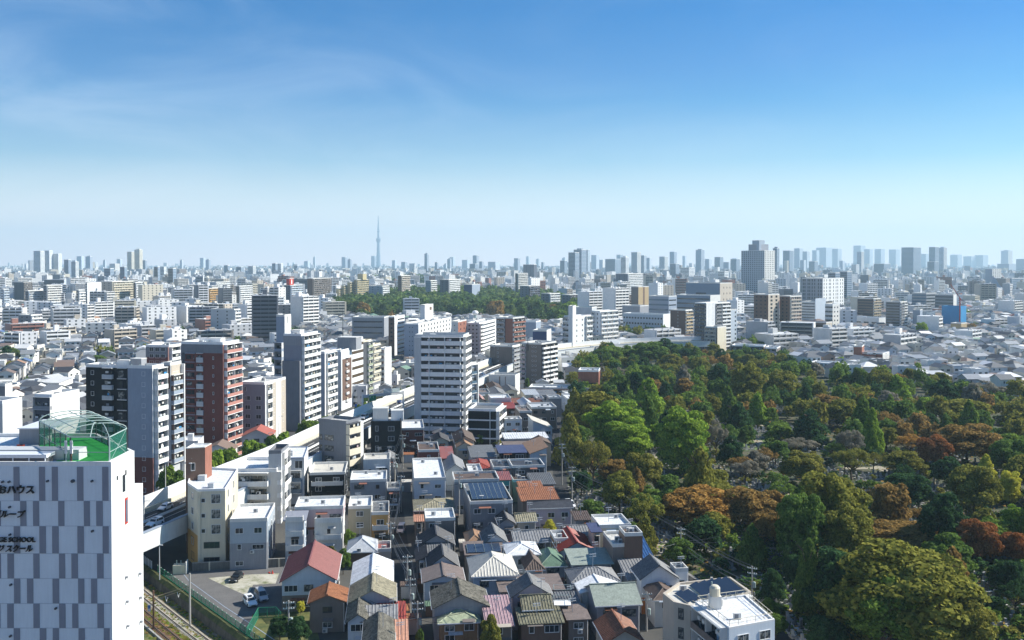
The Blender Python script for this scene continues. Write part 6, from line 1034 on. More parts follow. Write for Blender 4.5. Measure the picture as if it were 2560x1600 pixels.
# ================================================================ houses of the low quarter, read off the photograph
HL = [
(700,842,1453,1388,5.7,'G','paleblue','r_maroon','large house with a maroon ribbed gable roof beside the parking lot',dict(rh=3.1,low='taupe',lh=3.0,rib=.55,phrase='the big maroon-roofed house',ant=False)),
(769,867,1507,1473,5.4,'G','taupe','r_rust','rust-orange metal-roofed house in front of the big maroon-roofed one',dict(rh=1.4,bal=0,phrase='the rust-roofed house',rib=.45)),
(877,983,1461,1403,5.6,'G','offwhite','r_white','house under a smooth white metal gable roof beside the alley',dict(rh=1.7,phrase='the white metal-roofed house')),
(870,991,1506,1460,5.5,'G','bluegrey','r_khaki','khaki tile gabled house directly in front of the white metal roof',dict(rh=2.2,rib=.55)),
(863,926,1556,1508,5.0,'G','paleblue','r_moss','narrow house with a dark mossy tile gable and pale blue gable wall',dict(rh=1.4,rib=.55)),
(903,988,1628,1549,5.0,'G','beige','r_moss','moss-speckled dark tile roof at the bottom edge beside a salmon lean-to',dict(rh=1.6,rib=.55)),
(900,995,1553,1524,4.9,'K','grey','r_mid','lean-to with bold black and white corrugated roofing beside the alley',dict(rh=.9,rib=.6)),
(940,1015,1550,1513,4.5,'K','brick','r_red','bright red metal roof between the corrugated lean-to and the alley',dict(rh=.7)),
(985,1021,1630,1556,4.6,'K','brick','r_salmon','long salmon ribbed lean-to roof along the alley',dict(rh=.6,rib=.6)),
(866,943,1380,1351,3.6,'H','brown','r_pale','low brown hut with a pale green-grey metal hip roof',dict(rh=2.0,n=1)),
(943,977,1378,1358,2.9,'F','beige','r_maroon','tiny flat annex half maroon half beige beside the pale hip roof',dict(n=1,wins=False)),
(708,765,1301,1283,9.4,'K','paleblue','lavender','pale blue three-storey house with stacked white balconies',dict(rh=.6,n=3,bal=3,phrase='the pale blue balcony house')),
(738,857,1272,1246,10.0,'F','pink','r_white','flat-roofed house with a pinkish parapet and a railed roof deck',dict(n=3)),
(787,857,1302,1280,7.6,'F','offwhite','r_stain','white house with cluttered balconies and roof plants',dict(n=2,bal=2,sidewin=True)),
(576,667,1303,1264,10.3,'F','siding','r_white','grey clapboard house with a white deck roof behind the block wall',dict(n=3,low='grey',lh=5.6,phrase='the clapboard house')),
(775,862,1186,1159,8.0,'F','black','r_cream','black house with a broad cream flat roof and glass balconies',dict(n=3,bal=2,phrase='the black house')),
(876,966,1204,1181,8.2,'F','grey','r_white','grey stucco house with a stained white flat roof',dict(n=3)),
(909,975,1153,1137,8.0,'F','offwhite','r_cream','cream-roofed white house in front of the black cube',dict(n=2)),
(871,928,1271,1245,8.0,'F','khaki','r_white','khaki stucco house with a clean white flat roof and slit windows',dict(n=3)),
(929,972,1286,1258,6.5,'F','ochre','r_grey','ochre-fronted house with dark balconies beside the khaki one',dict(n=2,bal=1)),
(1005,1060,1074,1053,9.0,'F','redbrown','r_white','dark red house with a stained white roof and white lit side',dict(n=3)),
(1045,1137,1363,1337,5.6,'G','grey','r_dark','dark ridge-tiled gabled house at the top of the alley corner',dict(rh=2.2)),
(1060,1128,1385,1352,5.0,'S','grey','r_grey','slate corrugated roof tucked behind a white stair',dict(rh=1.0)),
(1040,1068,1402,1363,5.0,'KL','darkgrey','r_dark','narrow blackish lean-to roof along the alley',dict(rh=1.0)),
(1068,1149,1418,1386,5.6,'G','paleblue','r_dark','charcoal gabled house with a pale blue front gable and aerial',dict(rh=2.3,ant=True)),
(1056,1164,1455,1420,5.5,'G','paleblue','r_taupe','broad low brown-grey gable over a pale blue wall',dict(rh=1.2)),
(1080,1226,1519,1474,5.8,'G','grey','r_moss','large lichen-covered tile gable with a small attic window',dict(rh=2.3,rib=.6,phrase='the lichen-covered gable')),
(1094,1204,1557,1517,4.2,'H','wood','r_lime','sage-green hipped metal roof with awnings at the bottom edge',dict(rh=1.3,rib=0)),
(1214,1288,1566,1511,4.6,'K','taupe','r_pinkmetal','pink ribbed metal roof with rows of snow guards',dict(rh=1.7,rib=.55,phrase='the pink metal roof')),
(1298,1413,1559,1527,5.1,'K','brown','r_olive','brown-walled house with olive tiles and red awnings, lower tier',dict(rh=.8,bal=0)),
(1305,1385,1524,1490,6.1,'S','brown','r_olive','olive tiled upper roof carrying a white drying balcony',dict(rh=1.4)),
(1416,1479,1549,1517,5.0,'K','taupe','r_taupe','plain taupe house with a smooth grey-brown roof beside a green-roofed one',dict(rh=.5)),
(1380,1455,1512,1485,4.6,'K','grey','r_grey','low dark corrugated roof under the white drying balcony',dict(rh=.5)),
(1248,1415,1477,1441,4.7,'K','grey','r_taupe','long flat mauve-brown roof behind a lilac gable',dict(rh=.4,rib=0)),
(1276,1385,1492,1462,6.0,'G','lilac','r_grey','lilac-fronted house with one long striped tile slope',dict(rh=2.4,rib=.6)),
(1178,1299,1440,1392,6.0,'H','paleblue','r_cream','grand cream and green tile hipped house with folded roof planes',dict(rh=2.4,rib=.6,phrase='the grand cream-tiled house')),
(1162,1264,1386,1361,5.5,'K','taupe','r_taupe','house with four navy solar panels on a brown-grey roof',dict(rh=.8,rib=0,solar=4)),
(1266,1354,1387,1357,6.0,'H','palegrey','r_white','bright cream hip roof with striped tile flank',dict(rh=1.3)),
(1312,1364,1425,1385,5.0,'H','palegrey','r_brown','small brown-tiled hip house between cream and green roofs',dict(rh=1.6)),
(1348,1420,1416,1379,5.0,'H','grey','r_green','sea-green metal hip roof behind a tall white pole',dict(rh=1.7,rib=0)),
(1428,1536,1411,1379,6.0,'K','grey','r_sage','pale sage flat-sloped roof over a grey house',dict(rh=.8)),
(1396,1491,1378,1337,5.6,'G','paleblue','r_red','vivid red metal gable with a pale blue curved front',dict(rh=1.9,phrase='the vivid red gable')),
(1165,1213,1359,1331,5.0,'H','brown','r_ochre','small tan-brown hip roof beside a slate gable',dict(rh=1.3)),
(1208,1271,1358,1329,6.0,'G','paleblue','r_grey','slate gable with a pale sunlit slope and white front',dict(rh=2.0)),
(1284,1384,1355,1323,5.2,'S','grey','r_mid','bold striped silver tile roof under a leafy vine',dict(rh=1.2,rib=.6)),
(1413,1480,1337,1313,5.5,'S','grey','r_mid','striped silver tile roof behind the vivid red gable',dict(rh=1.1,rib=.6)),
(1387,1421,1352,1331,6.6,'F','wood','r_pale','wooden roof deck hut with a blue-grey canopy',dict(n=2,wins=False)),
(1478,1507,1330,1312,9.0,'K','beige','r_navy','tall narrow beige house with a navy metal roof',dict(rh=.5,n=3)),
(1498,1579,1318,1291,9.0,'F','cream','r_white','cream concrete house with a white roof deck beside the cemetery street',dict(n=3,phrase='the cream concrete house')),
(1532,1581,1366,1334,9.0,'F','taupe','r_stain','bare concrete stair block with potted plants on top',dict(n=3,wins=False)),
(1562,1607,1339,1321,11.2,'F','brown','r_brown','small brown hut on steel legs above the bare concrete block',dict(n=3,wins=False)),
(1580,1639,1400,1355,5.4,'K','bluegrey','r_blue','deep blue glazed-tile roof with a skylight',dict(rh=2.6,rib=.55,phrase='the blue-tiled roof')),
(1598,1700,1448,1418,6.5,'G','white','r_grey','white house with a slate ribbed gable by the cemetery edge',dict(rh=2.6,rib=.55,phrase='the white slate-gabled house')),
(1690,1719,1428,1413,7.2,'F','white','r_grey','white cube annex with a little railed balcony of plants',dict(n=2)),
(1568,1632,1450,1415,5.2,'K','grey','r_mid','striped black and silver tile lean-to beside the white slate gable',dict(rh=1.5,rib=.6)),
(1428,1553,1455,1422,5.5,'H','grey','r_mid','wide striped silver hip roof behind a white sheeted roof',dict(rh=1.6,rib=.6)),
(1450,1561,1481,1447,5.5,'G','offwhite','r_white','blinding white sheeted gable with a small blue solar pane',dict(rh=.9,rib=0)),
(1487,1608,1513,1464,6.0,'S','lavender','r_sage','big lavender-walled house with a mossy green-grey roof slope',dict(rh=2.1,rib=0,phrase='the big lavender-walled house')),
(1512,1613,1606,1551,5.0,'G','beige','r_terra','dark terracotta tile gable at the bottom edge',dict(rh=1.9,rib=.55)),
(1632,1702,1500,1463,5.0,'H','offwhite','r_brown','white house with a dull brown hip roof beside the solar-roofed block',dict(rh=1.4,rib=0)),
(1604,1637,1492,1473,3.2,'F','orange','r_terra','little orange terrace roof with an air conditioner',dict(n=1,wins=False)),
(1036,1114,1200,1149,9.0,'F','paleblue','r_white','three-storey pale house with a large plain white flat roof',dict(n=3,phrase='the plain white flat roof')),
(1176,1282,1258,1213,9.6,'F','midgrey','r_grey','dark grey cube covered in rows of slate-blue solar panels',dict(n=3,solar=7,yaw=8,phrase='the solar-panelled cube',ant=False)),
(1034,1139,1275,1247,6.2,'H','taupe','r_khaki','khaki corrugated hip roof behind a dark modern house',dict(rh=1.2,rib=.6)),
(1064,1138,1301,1276,8.0,'F','taupe','r_white','dark modern house with a white sunken roof',dict(n=3)),
(1035,1060,1304,1279,5.0,'K','taupe','r_salmon','small salmon lean-to beside the dark modern house',dict(rh=.5)),
(1046,1098,1129,1109,8.6,'F','redbrown','r_brown','oxblood house with a sunken brown roof and a white rim',dict(n=3,phrase='the oxblood house')),
(1102,1137,1146,1123,6.5,'K','taupe','r_maroon','mauve metal roof next to the oxblood house',dict(rh=1.0,rib=0)),
(1112,1165,1178,1149,5.6,'G','offwhite','r_mid','pale grey gable between a mauve roof and a red one',dict(rh=2.0,rib=0)),
(1177,1229,1172,1151,5.5,'H','grey','r_red','small red hip roof behind a dark rimmed flat roof',dict(rh=1.2)),
(1172,1207,1183,1164,6.2,'F','slate','r_white','slate box with a small white roof below the red hip',dict(n=2)),
(1136,1248,1203,1183,8.2,'F','grey','r_brown','long flat roof sunk behind a pale rim with teal wall below',dict(n=3)),
(1247,1320,1132,1115,8.0,'K','black','r_navy','black house with an indigo flat metal roof',dict(rh=.4,n=3)),
(1177,1243,1143,1118,6.0,'K','paleblue','r_grey','plain dark grey roof with a pale blue porch',dict(rh=.8,rib=0)),
(1234,1279,1172,1153,7.5,'F','midgrey','r_dark','grey house with a black roof deck and white table',dict(n=3)),
(1280,1362,1168,1151,8.0,'F','darkgrey','r_dark','wide charcoal house with a black pergola roof',dict(n=3)),
(1324,1371,1134,1107,8.2,'KL','paleblue','r_ochre','tan sloping roof over a bright pale blue side wall',dict(rh=2.0,n=3)),
(1259,1332,1112,1097,6.0,'K','taupe','r_taupe','flat brown roof in front of a long white ribbed one',dict(rh=.5,rib=0)),
(1261,1373,1096,1084,7.0,'K','offwhite','r_white','long white ribbed metal roof near the cemetery lane',dict(rh=.5,rib=.8,phrase='the long white ribbed roof')),
(1334,1381,1112,1098,7.0,'G','beige','r_brown','beige house with a cross-ridged brown roof',dict(rh=1.4)),
(1330,1384,1072,1056,6.0,'KR','paleblue','r_cream','house with one steep salmon-edged slope like a wedge',dict(rh=3.2)),
(1261,1305,1051,1044,8.5,'F','paleblue','r_white','white scalloped-parapet box house beside the black-louvred block',dict(n=3)),
(1328,1392,1021,1009,8.4,'F','taupe','r_pale','taupe house with a glass-railed silver roof terrace',dict(n=3,phrase='the glass-railed taupe house')),
(1299,1330,1031,1017,8.0,'F','taupe','r_taupe','plain taupe block with a window beside the glass-railed house',dict(n=2)),
(1262,1293,1021,1008,6.0,'K','brown','r_red','larger of two small brick-red metal roofs',dict(rh=.8)),
(1244,1263,1023,1011,5.5,'K','brown','r_red','smaller of two small brick-red metal roofs',dict(rh=.7)),
(1284,1317,1009,998,6.0,'K','taupe','r_terra','terracotta metal roof just behind the red pair',dict(rh=.6)),
(1328,1361,1008,998,6.0,'K','taupe','r_terra','terracotta metal roof behind a white gable',dict(rh=.6)),
(1304,1337,1015,1001,7.0,'G','offwhite','r_pale','white-edged silver gable between terracotta roofs',dict(rh=1.6)),
(1227,1278,998,988,8.0,'F','palegrey','r_white','grey box house with a white rim and roof plants',dict(n=2)),
(1226,1269,988,973,6.0,'G','white','r_mid','grey shallow gable with a white end, behind the grey box house',dict(rh=1.5)),
(1224,1257,972,959,6.0,'G','grey','r_brown','brown shallow gable below the whitewashed concrete block',dict(rh=1.2)),
(1261,1296,979,967,6.0,'G','cream','r_grey','grey and cream jumbled roofs beside the whitewashed block',dict(rh=1.2)),
(1312,1351,987,976,6.0,'K','cream','r_pale','silver ribbed roof in front of the long brown gallery block',dict(rh=.6,rib=.8)),
(1352,1395,988,977,6.0,'K','grey','r_mid','weathered grey roof below the round lamps of the gallery block',dict(rh=.6)),
(1342,1361,999,991,6.5,'F','offwhite','r_pale','tiny pale box roof beside a grey wall',dict(n=2)),
(1373,1404,996,990,8.0,'F','midgrey','r_pale','blank grey wall house with a railing, near the cemetery lane',dict(n=2,wins=False)),
(1413,1479,986,979,5.0,'F','white','r_white','long thin white roof at the cemetery corner',dict(n=1)),
(1418,1447,999,987,6.0,'F','paleblue','r_white','pale blue box house with a white roof under the maple',dict(n=2)),
(1190,1215,1004,991,6.0,'G','cream','r_maroon','maroon gable peeping beside the banded tower annex',dict(rh=1.6)),
(1190,1225,984,974,6.0,'F','cream','r_taupe','cream house with a mauve flat roof beside the glass annex',dict(n=2)),
(1190,1216,940,931,9.0,'F','orange','r_cream','orange-red and white shop house beside the expressway',dict(n=3)),
(1078,1124,1104,1090,6.5,'G','cream','r_dark','cream house with a dark tile gable below the banded tower',dict(rh=1.5)),
(1136,1189,1104,1083,7.2,'G','beige','r_brown','twin-ridged brown gable below the banded tower',dict(rh=1.8)),
(1140,1185,1118,1101,6.4,'G','cream','r_ochre','cream house with tan roof railings, in front of the twin-ridged gable',dict(rh=1.6)),
(1304,1367,1237,1213,6.0,'K','palegrey','r_rust','rust corrugated roof rising beside the solar-panelled cube',dict(rh=1.2,rib=.6)),
(1303,1401,1252,1226,5.8,'K','taupe','r_rust','long rust metal slope with a white ridge end',dict(rh=1.0)),
(1322,1435,1270,1251,6.5,'S','lilac','r_dark','wide dark-roofed lilac house with a row of four windows',dict(rh=1.0,rib=0,n=2)),
(1330,1391,1211,1189,6.0,'K','slate','r_grey','charcoal ribbed roof near the cemetery street',dict(rh=.9)),
(1243,1280,1200,1185,7.0,'K','teal','r_maroon','teal-walled house with a maroon roof',dict(rh=.8,n=2)),
(1283,1326,1204,1188,5.5,'F','khaki','r_brown','cluttered brown roof with a cream water tank',dict(n=2)),
(955,988,1150,1134,6.0,'G','grey','r_mid','small grey gable at the top of the alley',dict(rh=1.2)),
(1245,1290,1310,1288,6.5,'G','grey','r_dark','dark-tiled gable in the shade of the solar-panelled cube',dict(rh=1.3)),
(1290,1345,1304,1284,6.0,'S','beige','r_khaki','faded khaki striped roof behind the leafy vine',dict(rh=1.1)),
(1436,1480,1300,1284,6.0,'K','grey','r_brown','low brown roof between the lilac house and the cemetery street',dict(rh=.7)),
(968,1000,1226,1210,6.0,'F','darkgrey','r_grey','dark little flat roof by the crossing of the alley',dict(n=2)),
]
for row in HL:
    xl, xr, yf, yb, h, ty, wl, rf, lab, o = row; house(xl, xr, yf, yb, h, ty, wl, rf, lab, **o)
# the corner block by the cemetery with solar racks and a white roof
f1 = rp([(1657,1488),(1684,1510),(1747,1524),(1878,1484),(1826,1447),(1696,1461)], 12.0)
def racks(root, loc, H):
    for k, (a, b) in enumerate((((1742,1508),(1735,1452)),)):
        pass
    cols = [(1732,1460),(1752,1456),(1771,1452),(1790,1449),(1806,1447)]
    ox, oy = root.location.x, root.location.y
    for i, (px, py) in enumerate(cols):
        p = G(px, py, H+.4); q = G(px+46, py+38, H+.4); mb = MB(); fr, L = frame((p[0]-ox, p[1]-oy), (q[0]-ox, q[1]-oy)); n = len(mb.v)
        P = lambda s, o, z: (fr[0]+fr[2]*s+fr[3]*o, fr[1]+fr[3]*s-fr[2]*o, z)
        mb.face([P(0,.65,H+.25), P(L,.65,H+.25), P(L,-.65,H+.8), P(0,-.65,H+.8)], 'solar'); mb.face([P(L,.65,H+.2), P(0,.65,H+.2), P(0,-.65,H+.75), P(L,-.65,H+.75)], 'steel')
        for s in (.3, L/2, L-.3): mb.tube(P(s,-.6,H), P(s,-.6,H+.75), .04, 'steel', 4)
        part('solar_rack', mb, root)
    for i, (px, py) in enumerate(((1694,1480),(1712,1477))):
        p = G(px, py, H+.4); q = G(px+34, py+24, H+.4); mb = MB(); fr, L = frame((p[0]-ox, p[1]-oy), (q[0]-ox, q[1]-oy)); P = lambda s, o, z: (fr[0]+fr[2]*s+fr[3]*o, fr[1]+fr[3]*s-fr[2]*o, z)
        mb.face([P(0,.6,H+.25), P(L,.6,H+.25), P(L,-.6,H+.7), P(0,-.6,H+.7)], 'solar'); part('solar_rack', mb, root)
hero('apartment_house', 'taupe corner apartment house with racks of dark solar panels on its roof', 'the solar-racked corner block', f1, 12.0, 4, 'beige', {0: [], 1: [W([.3, .8], .8, 1.6, st='d')], 2: [B(.05, .95, dep=.9, bay=5)]}, roof='r_cream', dens=3, rim='beige', par=.35, extra=racks, cat='apartment house')
f2 = rp([(1738,1507),(1823,1573),(1937,1552),(1864,1490)], 13.2)
def rail_tank(root, loc, H):
    for i in range(4):
        a, b = loc[i], loc[(i+1)%4]; a = (a[0]*.94+.06*sum(p[0] for p in loc)/4, a[1]*.94+.06*sum(p[1] for p in loc)/4); b = (b[0]*.94+.06*sum(p[0] for p in loc)/4, b[1]*.94+.06*sum(p[1] for p in loc)/4)
        mb = MB(); mb.tube((*a,H+1.1),(*b,H+1.1),.05,'cream',5); mb.tube((*a,H+.6),(*b,H+.6),.03,'cream',4); L = math.hypot(b[0]-a[0], b[1]-a[1]); k = int(L/1.5)
        for q in range(k+1): t = q/k; mb.tube((a[0]+(b[0]-a[0])*t, a[1]+(b[1]-a[1])*t, H),(a[0]+(b[0]-a[0])*t, a[1]+(b[1]-a[1])*t, H+1.1),.035,'cream',4)
        part('railing', mb, root)
    c = G(1787, 1487, H+2); x, y = c[0]-root.location.x, c[1]-root.location.y
    mb = MB(); mb.box(x-.8, x+.9, y-.6, y+.9, H, H+1.9, 'offwhite'); mb.lathe(x, y, [(.75,H+1.9),(.8,H+2.0),(.8,H+3.1),(.55,H+3.4),(.35,H+3.5)], 'cream', 14); part('water_tank', mb, root)
hero('apartment_house', 'white-roofed block with a cream railing and a drum water tank, beside the cemetery', 'the drum-tank block', f2, 13.2, 4, 'panel_white', {0: [B(.1, .95, dep=1.3, bay=4, col='r_taupe'), W([.5], 1.5, 1.2)], 1: [W([.3, .78], 1.9, 1.2, st='c')]}, roof='r_white', dens=5, rim='white', par=.25, extra=rail_tank, cat='apartment house')
# drying balcony frame on the olive roof
x, y = G(1402, 1512, 6); root = thing('drying_balcony', 'steel-framed drying balcony standing on the olive roofs', 'balcony', (x, y, 4.8)); mb = MB(); mb.box(-1.2, 1.8, 0, 2.6, 1.0, 1.15, 'white'); part('floor', mb, root); mb = MB()
for a, b in ((-1.2,0),(1.8,0),(-1.2,2.6),(1.8,2.6)): mb.tube((a,b,0),(a,b,3.8),.05,'darksteel',4)
for z in (2.0, 3.8): mb.tube((-1.2,0,z),(1.8,0,z),.04,'steel',4); mb.tube((1.8,0,z),(1.8,2.6,z),.04,'steel',4); mb.tube((-1.2,2.6,z),(1.8,2.6,z),.04,'steel',4); mb.tube((-1.2,0,z),(-1.2,2.6,z),.04,'steel',4)
part('frame', mb, root)
# ================================================================ utility poles and wires
def pole_at(px, py, pt, lab, **k):
    x, y = G(px, py); return utility_pole(x, y, lab, max(7, HT(pt, y)), **k)
pa = [pole_at(1044,1604,1557,'concrete pole low in the alley beside the salmon lean-to'), pole_at(1026,1538,1450,'pale thick pole in the alley before the red metal roof'), pole_at(1019,1484,1387,'pole in the alley beside the white metal-roofed house'), pole_at(977,1382,1306,'pole next to the dark minivan at the kerb'), pole_at(1003,1280,1188,'leaning-looking pole at the alley crossing by the khaki house'), pole_at(988,1210,1134,'pole in front of the grey stucco house'), pole_at(1007,1172,1086,'tall pole with two transformers below the black cube')]
pb = [pole_at(1880,1506,1428,'pole with five insulators beyond the solar-racked block', arm=-30), pole_at(1702,1413,1318,'tall twin-armed pole beside the white slate-gabled house', arm=-30), pole_at(1546,1286,1233,'slim pole against the dark cemetery trees', arm=-20), pole_at(1430,1250,1166,'pole at the bend of the cemetery street'), pole_at(1405,1213,1108,'lattice-topped pole with a thick cable bundle'), pole_at(1406,1126,1072,'pole beside the wedge-roofed house'), pole_at(1412,1046,1006,'pole beside the glass-railed taupe house')]
pc = [pole_at(1148,1289,1180,'pole beside the solar-panelled cube'), pole_at(1256,1115,1075,'short pole by the black-louvred block'), pole_at(1145,1145,1084,'grey pole in front of the twin-ridged brown gable'), pole_at(1617,1578,1483,'wooden-looking pole between lavender house and solar-racked block'), pole_at(1391,1435,1364,'white steel pole rising beside the sea-green hip roof', trans=False), pole_at(722,1602,1580,'short pole in the shaded garden'), pole_at(661,1416,1300,'thin white pole in front of the clapboard house', trans=False), pole_at(608,1421,1395,'stubby pole behind the block wall', trans=False)]
for seq, nm in ((pa, 'black wire strung along the alley'), (pb, 'black wire strung along the cemetery street')):
    for i, (p, q) in enumerate(zip(seq, seq[1:])):
        for k, (o, z) in enumerate(((-.85,-.3),(-.4,-.3),(.85,-.3),(0,-3.2),(.1,-4.0))):
            cable((p[0]+o, p[1], p[2]+z), (q[0]+o, q[1], q[2]+z), nm, .045 if k < 3 else .07, sag=.5+.1*k)
rs = random.Random(5)
for i in range(40):
    p = rs.choice(pa+pb[1:]+pc[:3]); a = rs.uniform(0, 6.28); cable((p[0], p[1], p[2]-3), (p[0]+math.cos(a)*9, p[1]+math.sin(a)*9, 6.2), 'service wire from an alley pole to a house', .045, .3)
# ================================================================ trees in town
x0 = 0
for i, (px, pt, w_, Dd) in enumerate(((417,1160,44,232),(440,1176,46,226),(536,1128,52,256),(572,1124,56,259),(604,1140,34,256),(626,1100,46,274),(650,1108,38,272),(679,1090,36,284),(704,1082,40,288),(764,1050,42,318),(789,1052,40,322),(815,1042,36,333),(838,1036,34,342),(900,1012,30,372),(922,1005,34,376),(945,994,34,386),(966,986,36,393),(984,978,34,400),(1004,972,36,408),(1024,968,30,416))):
    Dd += 8 if px > 500 else 18; zt = HT(pt+(8 if px < 500 else 0), Dd); tree((px-CX)/F*Dd, Dd, w_/2/F*Dd*1.45, zt, 'round', ['l_green','l_mid','l_ginkgo'][i % 3], ['dense green','bright green','yellow-green'][i % 3]+' street tree behind the expressway wall, '+ORD[i]+' one along it', lod=1, group='street trees behind the expressway wall')
for px, pt, pb_, w_, k, lm, lab in ((873,1326,1374,38,'round','l_green','round green tree between the khaki house and the pale hip roof'),(858,1376,1436,46,'round','l_mid','dark bushy tree squeezed behind the big maroon roof'),(830,1368,1410,30,'round','l_olive','yellowing shrub tree at the back of the maroon roof'),(958,1232,1268,32,'round','l_green','tree growing over the stucco house corner in the alley'),(1226,1542,1650,66,'round','l_olive','yellow-tipped green tree at the bottom edge before the pink metal roof'),(1203,1082,1118,30,'round','l_green','garden tree under the black-louvred block'),(1240,1090,1118,34,'round','l_olive','olive garden bush beside an orange tarpaulin'),(1375,1300,1345,34,'round','l_yellow','leafy vine-like yellow-green tree on the striped roofs'),(752,1510,1536,26,'round','l_yellow','yellow-green shrub against the maroon-roofed house wall'),(965,1560,1640,20,'round','l_mid','small shrub by the alley near the salmon roof'),(1050,1572,1630,26,'round','l_mid','green shrub beside the last alley pole'),(1186,1145,1172,18,'round','l_mid','small garden tree between brown and red roofs'),(700,1540,1600,60,'round','l_dark','dark spreading garden tree in the shaded yard'),(745,1545,1620,70,'round','l_dark','largest dark tree of the shaded yard'),(1010,1500,1530,14,'round','l_mid','thin potted tree by the red metal roof'),(1318,945,975,16,'round','l_mid','small tree at the end of the brown gallery block'),(1400,928,955,22,'round','l_dark','dark tree between brown balcony block and lane'),(1228,1010,1034,16,'round','l_mid','little green tree beside small red roofs')):
    x, y = G(px, pb_); tree(x, y, w_/2/F*y, max(2.5, HT(pt, y)), k, lm, lab, lod=0 if y < 260 else 1, group=None)

for k, px, py, rz, col, lab in (('van',1003,1330,-92,'carwhite','white van parked in the narrow alley in front of the grey dark gable'),('sedan',986,1168,-80,'carsilver','silver car in the alley beside the oxblood house'),('sedan',1409,1160,-88,'carsilver','silver car on the cemetery street near the wedge-roofed house'),('van',1425,1268,-70,'carwhite','white van on the cemetery street at the bend'),('sedan',1612,1402,-35,'carblue','dark blue car on the cemetery street behind the slate-gabled house'),('suv',1410,1015,-90,'carwhite','white car on the cemetery street beside the glass-railed house')):
    carat(k, px, py, rz, col, lab, group='cars in the streets')

# sheds, lean-tos and planters squeezed between the houses
rk = random.Random(31); kk = 0
for _ in range(400):
    if kk >= 34: break
    px, py = rk.uniform(860, 1600), rk.uniform(1130, 1590); x, y = G(px, py)
    if any((x-a)**2+(y-b)**2 < (r_*.62)**2 for a, b, r_ in FOOT) or inpoly(x, y, CEM) or px > 1400+(py-1130)*.35: continue
    w, d, h = rk.uniform(1.6, 3.4), rk.uniform(1.4, 2.6), rk.uniform(2.0, 2.9); m = rk.choice(['r_pale','r_brown','r_mid','r_rust','paleblue','r_green','r_cream'])
    g = min([l for l in LAND if 'house' in l[0] or 'roof' in l[0] or 'gable' in l[0] or 'cube' in l[0]], key=lambda q: math.hypot(q[1]-x, q[2]-y)); kk += 1
    c = {'r_pale':'silver','r_brown':'brown','r_mid':'grey','r_rust':'rusty','paleblue':'pale blue','r_green':'green','r_cream':'cream'}[m]
    key = (c, g[0]); SHD = globals().setdefault('SHD', {}); SHD[key] = SHD.get(key, 0)+1
    root = thing('garden_shed', f"{'' if SHD[key] == 1 else ORD[SHD[key]-1]+' '}small {c}-roofed shed tucked in near {g[0]}", 'shed', (x, y, 0), R(7), 'small sheds between the houses')
    mb = MB(); mb.box(-w/2, w/2, 0, d, 0, h-.1, rk.choice(['taupe','grey','beige','palegrey','brown'])); part('wall', mb, root)
    mb = MB(); roofplane(mb, (-w/2-.2,-.2,h-.1), (w/2+.2,-.2,h-.1), (w/2+.2,d+.2,h+.25), (-w/2-.2,d+.2,h+.25), m, th=.07, rib=.4, rh=.05); part('roof', mb, root); FOOT.append((x, y, 1.5))
